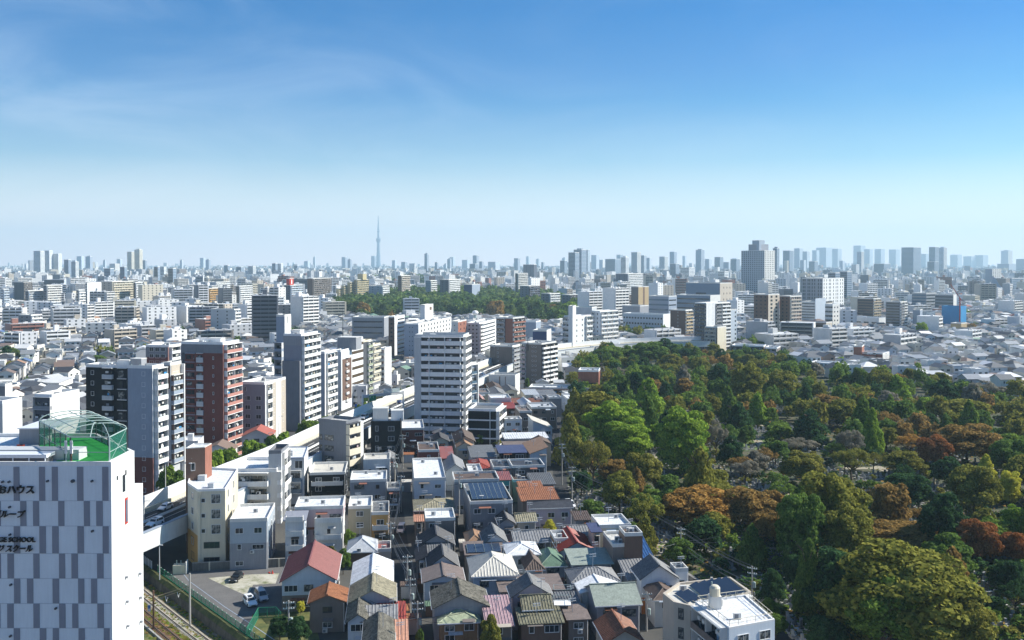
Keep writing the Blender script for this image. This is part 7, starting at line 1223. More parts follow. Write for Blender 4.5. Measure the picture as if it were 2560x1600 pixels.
# ================================================================ the cemetery: trees read off the photograph
ZM = {'A': (1300, 900, 3.78), 'B': (1280, 600, 3.78), 'C': (1920, 900, 3.78), 'D': (1920, 1200, 3.78)}
TR = [  # zoom, x, top, width, base, shape, leaves
('A',560,620,240,960,'round','l_mid'),('A',700,720,310,1230,'bare','l_rustgreen'),('A',720,305,440,800,'dome','l_rustgreen'),('A',900,370,470,900,'flame','l_ginkgo'),('A',1020,560,420,960,'flame','l_ginkgo'),('A',1215,165,290,580,'cone','l_ginkgo'),('A',1550,435,480,1070,'flame','l_ginkgo'),('A',1115,110,160,420,'round','l_dark'),('A',1265,60,230,330,'dome','l_mid'),('A',1380,200,170,430,'cone','l_dark'),
('A',1630,305,290,530,'dome','l_green'),('A',1470,330,140,500,'bare','l_olive'),('A',1880,300,120,520,'cone','l_green'),('A',1975,240,150,620,'cone','l_mid'),('A',2070,390,270,760,'cone','l_dark'),('A',2150,5,310,480,'flame','l_olive'),('A',2250,300,190,640,'cone','l_ginkgo'),('A',1890,60,210,400,'round','l_dark'),('A',1860,560,200,950,'bare','l_grey'),('A',1745,490,220,820,'dome','l_rustgreen'),
('A',2000,740,240,1080,'round','l_dark'),('A',890,930,290,1180,'dome','l_brown'),('A',1165,890,330,1290,'dome','l_rustgreen'),('A',950,1060,330,1490,'round','l_olive'),('A',580,1050,210,1290,'round','l_dark'),('A',1780,1040,400,1330,'dome','l_olive'),('A',1690,1215,620,1640,'dome','l_orange'),('A',2170,1220,520,1640,'dome','l_brown'),('A',1270,1220,230,1430,'round','l_green'),('A',1100,1400,240,1530,'round','l_green'),
('A',1740,1150,300,1400,'dome','l_rustgreen'),('A',2140,930,260,1190,'bare','l_grey'),('A',2330,820,200,1060,'bare','l_brown'),('A',930,130,170,420,'round','l_mid'),('A',1000,330,150,560,'bare','l_mid'),('A',880,250,120,420,'round','l_green'),('A',1340,130,150,330,'round','l_olive'),('A',1400,340,150,520,'round','l_brown'),('A',2380,200,170,420,'bare','l_mid'),('A',2360,450,160,640,'round','l_green'),('A',1560,80,150,230,'dome','l_mid'),('A',1690,90,150,240,'round','l_olive'),('A',1760,270,110,430,'bare','l_olive'),('A',2140,620,160,830,'round','l_mid'),('A',480,540,130,760,'dome','l_rustgreen'),
('B',1290,955,330,1200,'dome','l_mid'),('B',940,1000,270,1200,'round','l_green'),('B',1090,990,180,1180,'cone','l_mid'),('B',1510,1070,200,1270,'dome','l_rustgreen'),('B',1450,940,190,1120,'round','l_dark'),('B',1740,1000,160,1200,'cone','l_mid'),('B',1850,1080,200,1260,'bare','l_brown'),('B',1980,1040,140,1210,'round','l_dark'),('B',2130,1040,180,1220,'round','l_mid'),('B',820,1030,140,1180,'dome','l_mid'),('B',1560,980,160,1130,'round','l_mid'),('B',1640,1020,150,1180,'round','l_dark'),('B',2220,1080,160,1240,'round','l_olive'),('B',2340,1110,160,1260,'bare','l_olive'),
('C',140,90,250,420,'flame','l_olive'),('C',40,270,220,560,'bare','l_mid'),('C',200,10,160,130,'dome','l_mid'),('C',362,205,150,520,'cone','l_dark'),('C',405,460,330,830,'cone','l_dark'),('C',590,320,340,620,'dome','l_brown'),('C',720,370,290,660,'dome','l_olive'),('C',665,15,150,250,'cone','l_ginkgo'),('C',760,150,190,340,'round','l_dark'),('C',880,75,190,350,'round','l_mid'),('C',1060,75,240,430,'flame','l_olive'),('C',1225,135,270,450,'cone','l_ginkgo'),('C',900,290,210,500,'bare','l_brown'),('C',1350,80,150,240,'round','l_olive'),('C',1650,115,150,280,'round','l_olive'),('C',1655,195,260,450,'round','l_dark'),('C',1520,345,180,560,'flame','l_ginkgo'),('C',1540,500,220,730,'cone','l_dark'),
('C',995,445,180,920,'cone','l_ginkgo'),('C',1140,470,210,720,'bare','l_brown'),('C',1300,540,230,740,'bare','l_grey'),('C',1860,375,390,620,'flat','l_olive'),('C',2080,190,290,420,'bare','l_grey'),('C',2300,250,150,360,'round','l_dark'),('C',1850,200,190,310,'round','l_dark'),('C',1890,590,520,1020,'dome','l_brown'),('C',1590,720,300,1060,'dome','l_red'),('C',1360,690,270,920,'bare','l_orange'),('C',1290,850,350,1110,'dome','l_rustgreen'),('C',2310,750,370,1160,'dome','l_mid'),('C',2075,885,210,1260,'cone','l_yellow'),('C',2300,1035,190,1370,'flame','l_yellow'),('C',1960,1000,430,1500,'dome','l_olive'),('C',1340,1070,430,1460,'round','l_dark'),('C',790,630,230,1000,'bare','l_grey'),('C',800,810,320,1150,'bare','l_olive'),('C',340,880,370,1210,'dome','l_rustgreen'),('C',300,730,320,910,'bare','l_grey'),('C',110,600,240,800,'round','l_green'),('C',60,1230,250,1560,'dome','l_brown'),('C',2350,560,260,800,'bare','l_olive'),('C',2180,640,230,860,'bare','l_mid'),('C',1010,870,180,1060,'bare','l_rustgreen'),('C',440,230,140,380,'round','l_mid'),('C',1680,590,190,760,'bare','l_brown'),('C',2400,350,140,470,'bare','l_brown'),('C',1420,20,130,180,'cone','l_ginkgo'),('C',660,760,210,980,'bare','l_mid'),('C',1130,640,210,860,'dome','l_rustgreen'),
('D',600,-60,660,760,'dome','l_olive'),('D',330,120,470,900,'round','l_mid'),('D',760,250,430,900,'dome','l_olive'),('D',1260,390,600,690,'flat','l_brown'),('D',2000,385,370,820,'dome','l_red'),('D',2330,480,270,820,'dome','l_red'),('D',1350,620,1120,1640,'dome','l_olive'),('D',1130,960,640,1720,'round','l_green'),('D',400,540,260,1320,'cone','l_mid'),('D',1700,1310,330,1640,'round','l_jade'),('D',1830,1020,560,1750,'dome','l_rustgreen'),('D',1660,130,360,740,'round','l_dark'),('D',2290,760,320,1150,'round','l_dark'),('D',60,860,220,1230,'round','l_dark'),('D',90,1260,190,1500,'round','l_mid'),('D',2240,1150,150,1330,'cone','l_mid'),('D',2360,950,260,1300,'bare','l_dark'),('D',560,1300,330,1660,'round','l_dark'),('D',60,300,300,640,'dome','l_brown'),('D',30,1130,190,1350,'round','l_green'),('D',260,700,200,1080,'round','l_dark'),('D',2380,230,260,640,'flame','l_ginkgo')]
LCOL = {'l_dark':'blackish green','l_green':'fresh green','l_mid':'deep green','l_ginkgo':'yellow-green','l_olive':'olive','l_orange':'golden orange','l_brown':'russet brown','l_red':'red','l_yellow':'bright yellow','l_grey':'grey bare-twigged','l_rustgreen':'rust-green','l_forest':'dark green','l_forest2':'mossy green','l_jade':'blue-green'}
LSH = {'round':'rounded','dome':'spreading','cone':'pointed conical','flame':'billowing','flat':'layered flat-topped','bare':'wispy'}
TL = {}    # label bookkeeping: base -> count
TLAND = [('the pole at the street bend', *G(1430,1250)), ('the glass-railed taupe house', *G(1360,1050)), ('the drum-tank block', *G(1840,1560)), ('the black and white tower', *G(1780,883)), ('the stepped white-roofed terraces', *G(2440,965)), ('the billowing ginkgo pair', *G(1600,1170)), ('the bright yellow tree', *G(2470,1240)), ('the long ginkgo column', *G(2185,1130)), ('the blue-tiled roof', *G(1640,1400)), ('the huge olive crown', *G(2280,1560)), ('the twin conifers', *G(2020,1100)), ('the gravel grave field', *G(1720,980))]
def near_label(base, x, y, lands, maxn=16):
    g = min(lands, key=lambda q: math.hypot(q[1]-x, q[2]-y)); key = (base, g[0]); TL[key] = n = TL.get(key, 0)+1
    return (base + ' ' if n == 1 else (ORD[n-1] if n <= 20 else 'far') + ' ' + base + ' ') + ('closest to ' if n == 1 else 'from ') + g[0].replace('the stepped white-roofed terraces', 'the white terraces')
NT = 0; TPOS = []
rows = []
for z, X, T, Wd, Bs, kd, lm in TR:
    ox, oy, sc_ = ZM[z]; px, pt, pb_, w_ = ox+X/sc_, oy+T/sc_, oy+Bs/sc_, Wd/sc_; x, y = G(px, pb_); y += w_/2/F*y*.25; rad = w_/2/F*y*1.25; x = (px-CX)/F*y
    rows.append((x, y, rad, min(27, max(3.5, HT(pt, y))), kd, lm))
rows.sort(key=lambda r: r[1]); LM3 = {'closest': 1}
for x, y, rad, h, kd, lm in rows:
    b = f"{LCOL[lm]} {LSH[kd]} tree"; lab = near_label(b, x, y, TLAND).replace('closest to', 'beside')
    tree(x, y, rad, h, kd, lm, lab, lod=0 if y < 330 else 1); TPOS.append((x, y, rad)); NT += 1
LAND += [(p, x, y) for p, x, y in TLAND if 'house' not in p and 'block' not in p and 'tower' not in p and 'roof' not in p]
# small shrubs and young trees filling the grounds
rc = random.Random(21); shr = 0; tries = 0
while shr < 88 and tries < 4000:
    tries += 1; px = rc.uniform(1420, 2600); py = rc.uniform(895, 1560); x, y = G(px, py)
    if not inpoly(x, y, CEM) or any(math.hypot(a-x, b-y) < r*.85+1.8 for a, b, r in TPOS): continue
    rad = rc.uniform(3.0, 6.2); kd = rc.choice(['round','round','cone','bare','dome']); lm = rc.choice(['l_dark','l_mid','l_green','l_olive','l_mid','l_rustgreen','l_brown','l_olive','l_grey'])
    h = rad*rc.uniform(1.5, 2.3) if kd != 'cone' else rad*3.2
    tree(x, y, rad, h, kd, lm, near_label(f"smaller {LCOL[lm]} {LSH[kd]} tree", x, y, TLAND).replace('closest to', 'beside'), lod=1 if y < 420 else 2, group='small trees of the cemetery'); TPOS.append((x, y, rad)); shr += 1
# ---------------------------------------------------------------- gravestones
def grave_mesh(k):
    r = random.Random(k); m = ['stone','stone_dark','stone_light','stone'][k % 4]; b = MB(); b.box(-.75,.75,-.7,.7,0,.35,'stone_light' if k % 2 else 'concrete'); b.box(-.4,.4,-.1,.6,.35,.62,m)
    s = MB(); h = [1.55,1.75,1.4,1.2][k % 4]; wd_ = [.19,.2,.26,.34][k % 4]; s.box(-wd_,wd_,.05,.05+wd_*1.7,.62,h,m)
    if k == 3: s.prism([(-wd_,.05),(wd_,.05),(0,.4)], h, h+.2, m)
    return b.mesh('base'), s.mesh('headstone')
GMM = [grave_mesh(k) for k in range(4)]
cand = []; rg = random.Random(3); ang = R(9)
patches = []
for i in range(330):
    px = rg.uniform(1405, 2600); py = 890+720*rg.random()**.8; x, y = G(px, py)
    if inpoly(x, y, CEM): patches.append((x, y, rg.choice([R(8), R(-82), R(20)]), rg.randint(3, 9), rg.randint(2, 5)))
seen_g = set()
for x, y, a, nx_, ny_ in patches:
    for i in range(nx_):
        for j in range(ny_):
            qx = x+math.cos(a)*i*2.1-math.sin(a)*j*3.0+rg.uniform(-.25,.25); qy = y+math.sin(a)*i*2.1+math.cos(a)*j*3.0; key = (int(qx/1.9), int(qy/1.9))
            if key in seen_g or not inpoly(qx, qy, CEM): continue
            seen_g.add(key); cov = any(math.hypot(p-qx, (q-3)-qy) < r*1.02 for p, q, r in TPOS); cand.append((cov, qy, qx, a))
cand.sort(); indiv = cand[:290]; rest = cand[290:]
GC = ['grey granite', 'black polished granite', 'pale stone', 'low grey wide']
for k, (cov, y, x, a) in enumerate(indiv):
    q = rg.randrange(4); near = y < 330
    root = thing('gravestone', f"{GC[q]} gravestone among the {'nearer' if near else 'more distant'} open grave rows", 'gravestone', (x, y, .02), a+rg.choice([0, math.pi]), f"{GC[q]} gravestones of the {'nearer' if near else 'more distant'} rows")
    link('base', GMM[q][0], root); link('headstone', GMM[q][1], root)
mb = MB()
for cov, y, x, a in rest:
    if cov and rg.random() < .35: continue
    m = rg.choice(['stone','stone_dark','stone_light','stone']); n = len(mb.v); c_, s_ = math.cos(a), math.sin(a)
    for (x0, x1, y0, y1, z0, z1, mm) in ((-.7,.7,-.6,.6,0,.4,'concrete'),(-.22,.22,-.1,.35,.4,rg.uniform(1.2,1.9),m)):
        mb.fbox((x, y, c_, s_), x0, x1, y0, y1, z0, z1, mm)
o = link('gravestones', mb.mesh('gravestones')); tag(o, 'remaining small gravestones and curbs seen between the trees', 'gravestones', None, 'stuff')
mb = MB(); rb = np.random.RandomState(4)   # low clipped plants, ivy and fallen leaves on the ground
for i in range(9000):
    px = rb.uniform(1405, 2620); py = 885+740*rb.rand()**.75; x, y = G(px, py)
    if not inpoly(x, y, CEM): continue
    s = rb.uniform(.15, .5); z = .05+rb.rand()**2*.7; a, b = rb.uniform(-1, 1, 2); mb.face([(x-s, y-s*.6, z), (x+s, y-s*.4, z+a*.2), (x+s*.8, y+s*.6, z+.25), (x-s*.9, y+s*.5, z+b*.3+.1)], ['l_mid','l_dark','l_olive','l_green','l_brown','l_orange'][rb.randint(6)])
o = link('ground_cover', mb.mesh('ground_cover')); tag(o, 'ivy, low plants and fallen leaves between the graves', 'ground cover', None, 'stuff')
# ================================================================ the wood and other greenery further off
def merged_crowns(name, pts, leafms, label, kind='dome', n=330, leaf=.17):
    base = [np.array([v.co[:] for v in crown_mesh(kind, n, leaf, 50+k).vertices]) for k in range(3)]
    VS, MI = [], []; r = np.random.RandomState(9)
    for i, (x, y, rad, h) in enumerate(pts):
        b = base[i % 3]; a = r.uniform(0, 6.28); c, s = math.cos(a), math.sin(a)
        v = np.empty_like(b); v[:, 0] = (b[:, 0]*c-b[:, 1]*s)*rad+x; v[:, 1] = (b[:, 0]*s+b[:, 1]*c)*rad+y; v[:, 2] = b[:, 2]*h; VS.append(v); MI += [r.randint(len(leafms))]*(len(b)//4)
    V = np.concatenate(VS); me = bpy.data.meshes.new(name); nq = len(V)//4
    me.vertices.add(len(V)); me.vertices.foreach_set('co', V.ravel()); me.loops.add(nq*4); me.loops.foreach_set('vertex_index', np.arange(nq*4)); me.polygons.add(nq); me.polygons.foreach_set('loop_start', np.arange(0, nq*4, 4)); me.polygons.foreach_set('loop_total', np.full(nq, 4))
    for m in leafms: me.materials.append(M(m))
    me.polygons.foreach_set('material_index', MI); me.update(); me.validate(); o = link(name, me); tag(o, label, 'wood', None, 'stuff'); return o
ug = []
for i in range(2600):
    px = rb.uniform(1405, 2620); py = 885+740*rb.rand()**.75; x, y = G(px, py)
    if inpoly(x, y, CEM) and inpoly(x+3, y, CEM) and inpoly(x-3, y, CEM): r_ = rb.uniform(.8, 2.4); ug.append((x, y, r_, r_*rb.uniform(.8, 1.6)))
PATHXY = [p for pth in PATHS for a, b in zip(rp(pth, 0), rp(pth, 0)[1:]) for p in [(a[0]+(b[0]-a[0])*t/8, a[1]+(b[1]-a[1])*t/8) for t in range(9)]]
ug = [u for u in ug if all((u[0]-p[0])**2+(u[1]-p[1])**2 > 9 for p in PATHXY) and rb.rand() < .62]
merged_crowns('undergrowth', ug, ['l_dark','l_mid','l_olive','l_green','l_dark','l_rustgreen'], 'low bushes and clipped shrubs between the graves', kind='round', n=240, leaf=.15)
gv = []; tries = 0
while len(gv) < 345 and tries < 9000:
    tries += 1; y = rc.uniform(330, 660); x = rc.uniform(30, .66*y)
    if not inpoly(x, y, CEM) or not inpoly(x, y+5, CEM) or any(math.hypot(a-x, b-y) < r*.75+1.6 for a, b, r in TPOS) or any((x-p[0])**2+(y-p[1])**2 < 20 for p in PATHXY): continue
    rad = rc.uniform(2.6, 5.5); TPOS.append((x, y, rad)); gv.append((x, y, rad, rad*rc.uniform(1.5, 2.6)))
for _ in range(70):
    y = rc.uniform(165, 420); gv.append((y*rc.uniform(.565, .70), y, rc.uniform(3.5, 7), rc.uniform(8, 14)))
merged_crowns('cemetery_grove', gv, ['l_dark','l_mid','l_olive','l_green','l_mid','l_rustgreen','l_olive','l_brown'], 'remaining smaller trees massed between the far grave rows', kind='round', n=1100, leaf=.085)
WOOD = rp([(812,797),(960,806),(1100,800),(1245,806),(1330,812),(1395,822),(1428,812),(1440,790),(1420,768),(1360,755),(1250,745),(1120,742),(1020,744),(930,762),(850,776)], 0)
rw = random.Random(8); wp = []
xs = [p[0] for p in WOOD]; ys = [p[1] for p in WOOD]; grid = set()
for i in range(9000):
    x, y = rw.uniform(min(xs), max(xs)), rw.uniform(min(ys), max(ys))
    if not inpoly(x, y, WOOD): continue
    sp_ = 11 if y < 1150 else 15; k = (int(x/sp_), int(y/sp_))
    if k in grid: continue
    grid.add(k); wp.append((x, y, rw.uniform(7, 14), rw.uniform(14, 24)))
wp.sort(key=lambda p: p[1]); WC = {}
WL = [('the wide white office', 0, 0)]
front = wp[:44]
for x, y, rad, h in front:
    lm = rw.choice(['l_forest','l_forest','l_forest2','l_mid','l_brown'] if x < 50 else ['l_forest','l_forest2','l_mid','l_ginkgo','l_olive'])
    side = 'beyond the radome ball' if -60 < x < -15 else 'above the long white windowed building' if x < -60 and x > -150 else 'tip behind the radio mast' if x <= -150 else 'behind the navy billboard'
    key = (LCOL[lm], side); WC[key] = WC.get(key, 0)+1; n = WC[key]
    lab = f"{ORD[min(n,20)-1]+' ' if n > 1 else ''}{LCOL[lm]} tree of the big wood {side}"
    tree(x, y, rad, h, 'dome', lm, lab, lod=2, group='front trees of the big wood')
merged_crowns('wood', wp[44:], ['l_forest','l_forest','l_forest2','l_mid'], 'dense dark green temple wood behind the white office buildings', n=300, leaf=.19)
far = [(rw.uniform(-480, -190), rw.uniform(2550, 3500), rw.uniform(14, 22), rw.uniform(18, 30)) for _ in range(330)]
far = [(x, y, r, h) for x, y, r, h in far if -.185 < x/y < -.075]
merged_crowns('distant_wood', far, ['l_forest','l_forest2'], 'hazy dark band of trees behind the tan stepped block', n=200, leaf=.24)
misc = []
for (px0, px1, py0, py1, n) in ((664,712,776,792,16),(700,760,836,850,6),(835,860,800,812,4),(1440,1475,760,775,8),(1500,1640,842,856,30),(1620,1700,830,850,12),(1850,1960,862,884,34),(1960,2010,852,870,10),(2360,2440,800,812,5),(2060,2110,770,780,5),(2240,2300,768,780,7),(2380,2400,745,760,4),(2540,2580,742,752,5),(1590,1700,765,775,14),(1700,1760,785,800,8),(230,280,898,912,8),(10,60,905,925,6),(430,470,838,846,4),(560,600,850,862,4),(1740,1800,722,730,9),(1520,1560,700,712,8),(2440,2480,735,745,5),(420,470,860,870,4)):
    for _ in range(n): x, y = G(rw.uniform(px0, px1), rw.uniform(py0, py1)); misc.append((x, y, rw.uniform(3.0, 6.0), rw.uniform(6, 12)))
for _ in range(420):
    px = rw.uniform(-40, 2600); y = rw.uniform(480, 2200); misc.append(((px-CX)/F*y, y, rw.uniform(2, 5), rw.uniform(4, 9)))
def clear(x, y, extra=0.0):
    for fx, fy, fr_ in FG.get((int(x//40), int(y//40)), ()):
        if (fx-x)**2+(fy-y)**2 < (fr_+extra)**2: return False
    return True
FG = {}
for fx, fy, fr_ in FOOT:
    k = int(fr_//40)+1
    for i in range(-k, k+1):
        for j in range(-k, k+1): FG.setdefault((int(fx//40)+i, int(fy//40)+j), []).append((fx, fy, fr_))
misc = [m for m in misc if clear(m[0], m[1], 2) and not inpoly(m[0], m[1], CEM) and not inpoly(m[0], m[1], WOOD)]
merged_crowns('garden_trees', misc, ['l_mid','l_forest2','l_dark','l_olive','l_green'], 'scattered small garden trees between the distant houses', kind='round', n=260, leaf=.16)
for px, pt, pb_, w_, kd, lm, lab in ((2305,804,852,42,'flame','l_ginkgo','large golden-green tree standing above the low white roofs'),(2338,803,832,50,'dome','l_olive','broad olive tree beside the golden-green one'),(2112,793,822,30,'cone','l_green','pointed green tree in front of the white supermarket'),(2430,805,838,32,'bare','l_brown','brownish thin tree beside the beige cube house'),(1458,744,775,26,'dome','l_yellow','yellow tree at the edge of the big wood'),(1392,765,800,30,'cone','l_yellow','yellow-leaved tree inside the big wood edge'),(1600,800,826,28,'round','l_dark','dark tree in front of the white school'),(745,797,820,36,'dome','l_mid','dark dome tree beyond the blue-grey lift tower'),(2290,748,775,24,'round','l_mid','rounded green tree behind the grey slab'),(250,888,925,56,'round','l_mid','broad green tree behind the black and grey tower'),(30,900,938,44,'dome','l_olive','olive tree behind the white stepped building')):
    x, y = G(px, pb_); tree(x, y, w_/2/F*y, HT(pt, y), kd, lm, lab, lod=1, group=None)
# ================================================================ the rest of the city
class QB:
    """quads with a colour per face"""
    def __init__(s): s.v = []; s.c = []; s.m = []
    def q(s, a, b, c, d, col, m=0): s.v += (a, b, c, d); s.c.append(col); s.m.append(m)
    def box(s, fr, s0, s1, o0, o1, z0, z1, col, top, m=0):
        ox, oy, dx, dy = fr; P = lambda a, o, z: (ox+dx*a+dy*o, oy+dy*a-dx*o, z)
        A, B, C, D = P(s0,o1,z0), P(s1,o1,z0), P(s1,o0,z0), P(s0,o0,z0); E, F_, G_, H = P(s0,o1,z1), P(s1,o1,z1), P(s1,o0,z1), P(s0,o0,z1)
        s.q(A,B,F_,E,col,m); s.q(B,C,G_,F_,col,m); s.q(D,A,E,H,col,m); s.q(C,D,H,G_,col,m); s.q(E,F_,G_,H,top,m)
    def mesh(s, name, mats):
        me = bpy.data.meshes.new(name); n = len(s.c); V = np.array(s.v, dtype=np.float32)
        me.vertices.add(n*4); me.vertices.foreach_set('co', V.ravel()); me.loops.add(n*4); me.loops.foreach_set('vertex_index', np.arange(n*4)); me.polygons.add(n); me.polygons.foreach_set('loop_start', np.arange(0, n*4, 4)); me.polygons.foreach_set('loop_total', np.full(n, 4))
        for m in mats: me.materials.append(M(m))
        me.polygons.foreach_set('material_index', s.m); ca = me.color_attributes.new('paint', 'FLOAT_COLOR', 'CORNER'); C = np.ones((n*4, 4), dtype=np.float32); C[:, :3] = np.repeat(np.array(s.c, dtype=np.float32), 4, axis=0); ca.data.foreach_set('color', C.ravel()); me.update(); return me
GL = (.03,.035,.04)
WALLS = [((.80,.77,.70),'white'),((.80,.78,.74),'white'),((.72,.69,.62),'white'),((.60,.56,.46),'cream'),((.45,.46,.47),'grey'),((.50,.44,.36),'beige'),((.28,.26,.25),'taupe'),((.66,.66,.66),'pale grey'),((.35,.24,.18),'brown')]
ROOFS = [((.22,.23,.24),'grey'),((.10,.105,.115),'charcoal'),((.055,.056,.062),'black'),((.72,.72,.72),'white'),((.70,.69,.66),'pale'),((.46,.47,.48),'silver'),((.20,.14,.11),'brown'),((.24,.26,.29),'slate'),((.36,.10,.07),'red'),((.16,.26,.19),'green'),((.34,.20,.12),'tan'),((.10,.16,.30),'blue'),((.55,.55,.54),'ash')]
RWT = [16,26,20,9,6,7,8,14,2,2,3,1,4]
def gen_house(wq, rq, cx, cy, yaw, w, d, h, ty, wc, rc_, r, win=True):
    c, s = math.cos(yaw), math.sin(yaw); fr = (cx-c*w/2+s*d/2, cy-s*w/2-c*d/2, c, s)   # front-left corner
    P = lambda a, b, z: (fr[0]+c*a-s*b, fr[1]+s*a+c*b, z)
    for (a, b) in (((0,0),(w,0)),((w,0),(w,d)),((w,d),(0,d)),((0,d),(0,0))): wq.q(P(*a,0),P(*b,0),P(*b,h),P(*a,h),wc)
    e = .45
    if ty == 'F':
        rq.q(P(0,0,h),P(w,0,h),P(w,d,h),P(0,d,h),rc_)
        for (a, b) in (((0,0),(w,0)),((w,0),(w,d)),((w,d),(0,d)),((0,d),(0,0))): rq.q(P(*a,h-.05),P(*b,h-.05),P(*b,h+.5),P(*a,h+.5),wc)
        bw = r.uniform(1.5, 3); bx_, by_ = r.uniform(.5, max(.6, w-bw-.5)), r.uniform(.5, max(.6, d-2.5)); zz = r.choice([.8,.8,2.2])
        q = [(bx_,by_),(bx_+bw,by_),(bx_+bw,by_+1.8),(bx_,by_+1.8)]
        for i in range(4): rq.q(P(*q[i],h),P(*q[(i+1)%4],h),P(*q[(i+1)%4],h+zz),P(*q[i],h+zz),wc)
        rq.q(*[P(*t,h+zz) for t in q], (.7,.7,.69))
    elif ty == 'G':
        z = h+w*.24; rq.q(P(-e,-e,h-.1),P(w/2,-e,z),P(w/2,d+e,z),P(-e,d+e,h-.1),rc_); rq.q(P(w/2,-e,z),P(w+e,-e,h-.1),P(w+e,d+e,h-.1),P(w/2,d+e,z),rc_)
        wq.q(P(0,0,h),P(w,0,h),P(w/2+.01,0,z-.1),P(w/2-.01,0,z-.1),wc); wq.q(P(w,d,h),P(0,d,h),P(w/2-.01,d,z-.1),P(w/2+.01,d,z-.1),wc)
    elif ty == 'S':
        z = h+d*.24; rq.q(P(-e,-e,h-.1),P(w+e,-e,h-.1),P(w+e,d/2,z),P(-e,d/2,z),rc_); rq.q(P(w+e,d+e,h-.1),P(-e,d+e,h-.1),P(-e,d/2,z),P(w+e,d/2,z),rc_)
        wq.q(P(w,0,h),P(w,d,h),P(w,d/2+.01,z-.1),P(w,d/2-.01,z-.1),wc); wq.q(P(0,d,h),P(0,0,h),P(0,d/2-.01,z-.1),P(0,d/2+.01,z-.1),wc)
    elif ty == 'K':
        z = h+d*.16; rq.q(P(-e,-e,h-.05),P(w+e,-e,h-.05),P(w+e,d+e,z),P(-e,d+e,z),rc_); wq.q(P(w,0,h),P(w,d,h),P(w,d,z-.1),P(w,.01,h+.01),wc)
    else:
        m = min(w, d)*.42; z = h+m*.55
        if w >= d: A, B = P(m,d/2,z), P(w-m,d/2,z)
        else: A, B = P(w/2,m,z), P(w/2,d-m,z)
        a, b, c2, d2 = P(-e,-e,h-.1), P(w+e,-e,h-.1), P(w+e,d+e,h-.1), P(-e,d+e,h-.1)
        if w >= d: rq.q(a,b,B,A,rc_); rq.q(c2,d2,A,B,rc_); rq.q(b,c2,B,B,rc_); rq.q(d2,a,A,A,rc_)
        else: rq.q(a,b,A,A,rc_); rq.q(c2,d2,B,B,rc_); rq.q(b,c2,B,A,rc_); rq.q(d2,a,A,B,rc_)
    if win:
        for f in range(int(h//2.8)):
            z = f*2.8+.9; n = max(1, int(w/3))
            for i in range(n):
                if r.random() < .75: x = w*(i+.5)/n; ww = r.choice([.4,.8,.9]); wq.q(P(x-ww,-.05,z),P(x+ww,-.05,z),P(x+ww,-.05,z+1.1),P(x-ww,-.05,z+1.1),GL)
            for i in range(max(1, int(d/4))):
                if r.random() < .6: y = d*(i+.5)/max(1, int(d/4)); ww = r.choice([.3,.7]); wq.q(P(w+.05,y-ww,z),P(w+.05,y+ww,z),P(w+.05,y+ww,z+1.0),P(w+.05,y-ww,z+1.0),GL)
            if r.random() < .22: wq.box((*P(0,0,0)[:2], c, s), w*.1, w*.9, 0, 1.0, z-1.0, z+.1, wc, wc)
def gen_block(q, cx, cy, yaw, w, d, h, wc, wc2, r, detail=True):
    c, s = math.cos(yaw), math.sin(yaw); fr = (cx-c*w/2+s*d/2, cy-s*w/2-c*d/2, c, s); top = r.choice([(.62,.62,.60),(.5,.5,.49),(.7,.7,.69)])
    q.box(fr, 0, w, -d, 0, 0, h, wc, top); st = r.random()
    if r.random() < .8: a = w*r.uniform(.1, .5); q.box(fr, a, a+r.uniform(3, 5), -d*.7, -d*.4, h, h+r.uniform(2, 4.5), wc2, top)
    for _ in range(3): a = r.uniform(.05, .8)*w; q.box(fr, a, a+r.uniform(1, 2.5), -d*.35, -d*.35+r.uniform(1, 2), h, h+r.uniform(.6, 1.5), (.6,.6,.6), (.7,.7,.7))
    if not detail: return
    frr = (fr[0]+c*w, fr[1]+s*w, -s, c); n = max(2, int(h/2.95))
    for face, L in ((fr, w), (frr, d)):
        bal = st < .62 if face is frr else st > .35
        for f in range(n):
            z = f*h/n
            if bal:
                q.box(face, L*.04, L*.96, .05, 1.05, z, z+1.2, wc2, wc2); q.box(face, L*.05, L*.95, 0, .06, z+1.2, z+2.5, GL, GL)
            else:
                k = max(1, int(L/5))
                for i in range(k): x = L*(i+.5)/k; q.box(face, x-.8, x+.8, 0, .06, z+1, z+2.3, GL, GL)
        if bal:
            for i in range(max(2, int(L/6))+1): x = L*.04+L*.92*i/max(2, int(L/6)); q.box(face, x-.1, x+.1, .06, 1.0, 0, h, wc2, wc2)
def occluded(px, py, D):
    for a, b, c, d, D0 in OCC:
        if D0 < D-3 and a < px < b and c < py < d: return True
    return False
KEEP = [(q[0], q[1], q[2]) for q in FOOT]
def addfoot(x, y, r_):
    k = int(r_//40)+1
    for i in range(-k, k+1):
        for j in range(-k, k+1): FG.setdefault((int(x//40)+i, int(y//40)+j), []).append((x, y, r_))
def mark_line(pts, r_):
    for (a, b) in zip(pts, pts[1:]):
        n = int(math.hypot(a[0]-b[0], a[1]-b[1])/3)+1
        for i in range(n): addfoot(a[0]+(b[0]-a[0])*i/n, a[1]+(b[1]-a[1])*i/n, r_)
mark_line(alley, 3.2); mark_line(gstreet, 4.0); mark_line([(p[0]-9, p[1]) for p in SP[::6]], 13)
LOT = rp([(340,1300),(345,1620),(720,1620),(720,1404),(480,1404)], 0)
rh = random.Random(77)
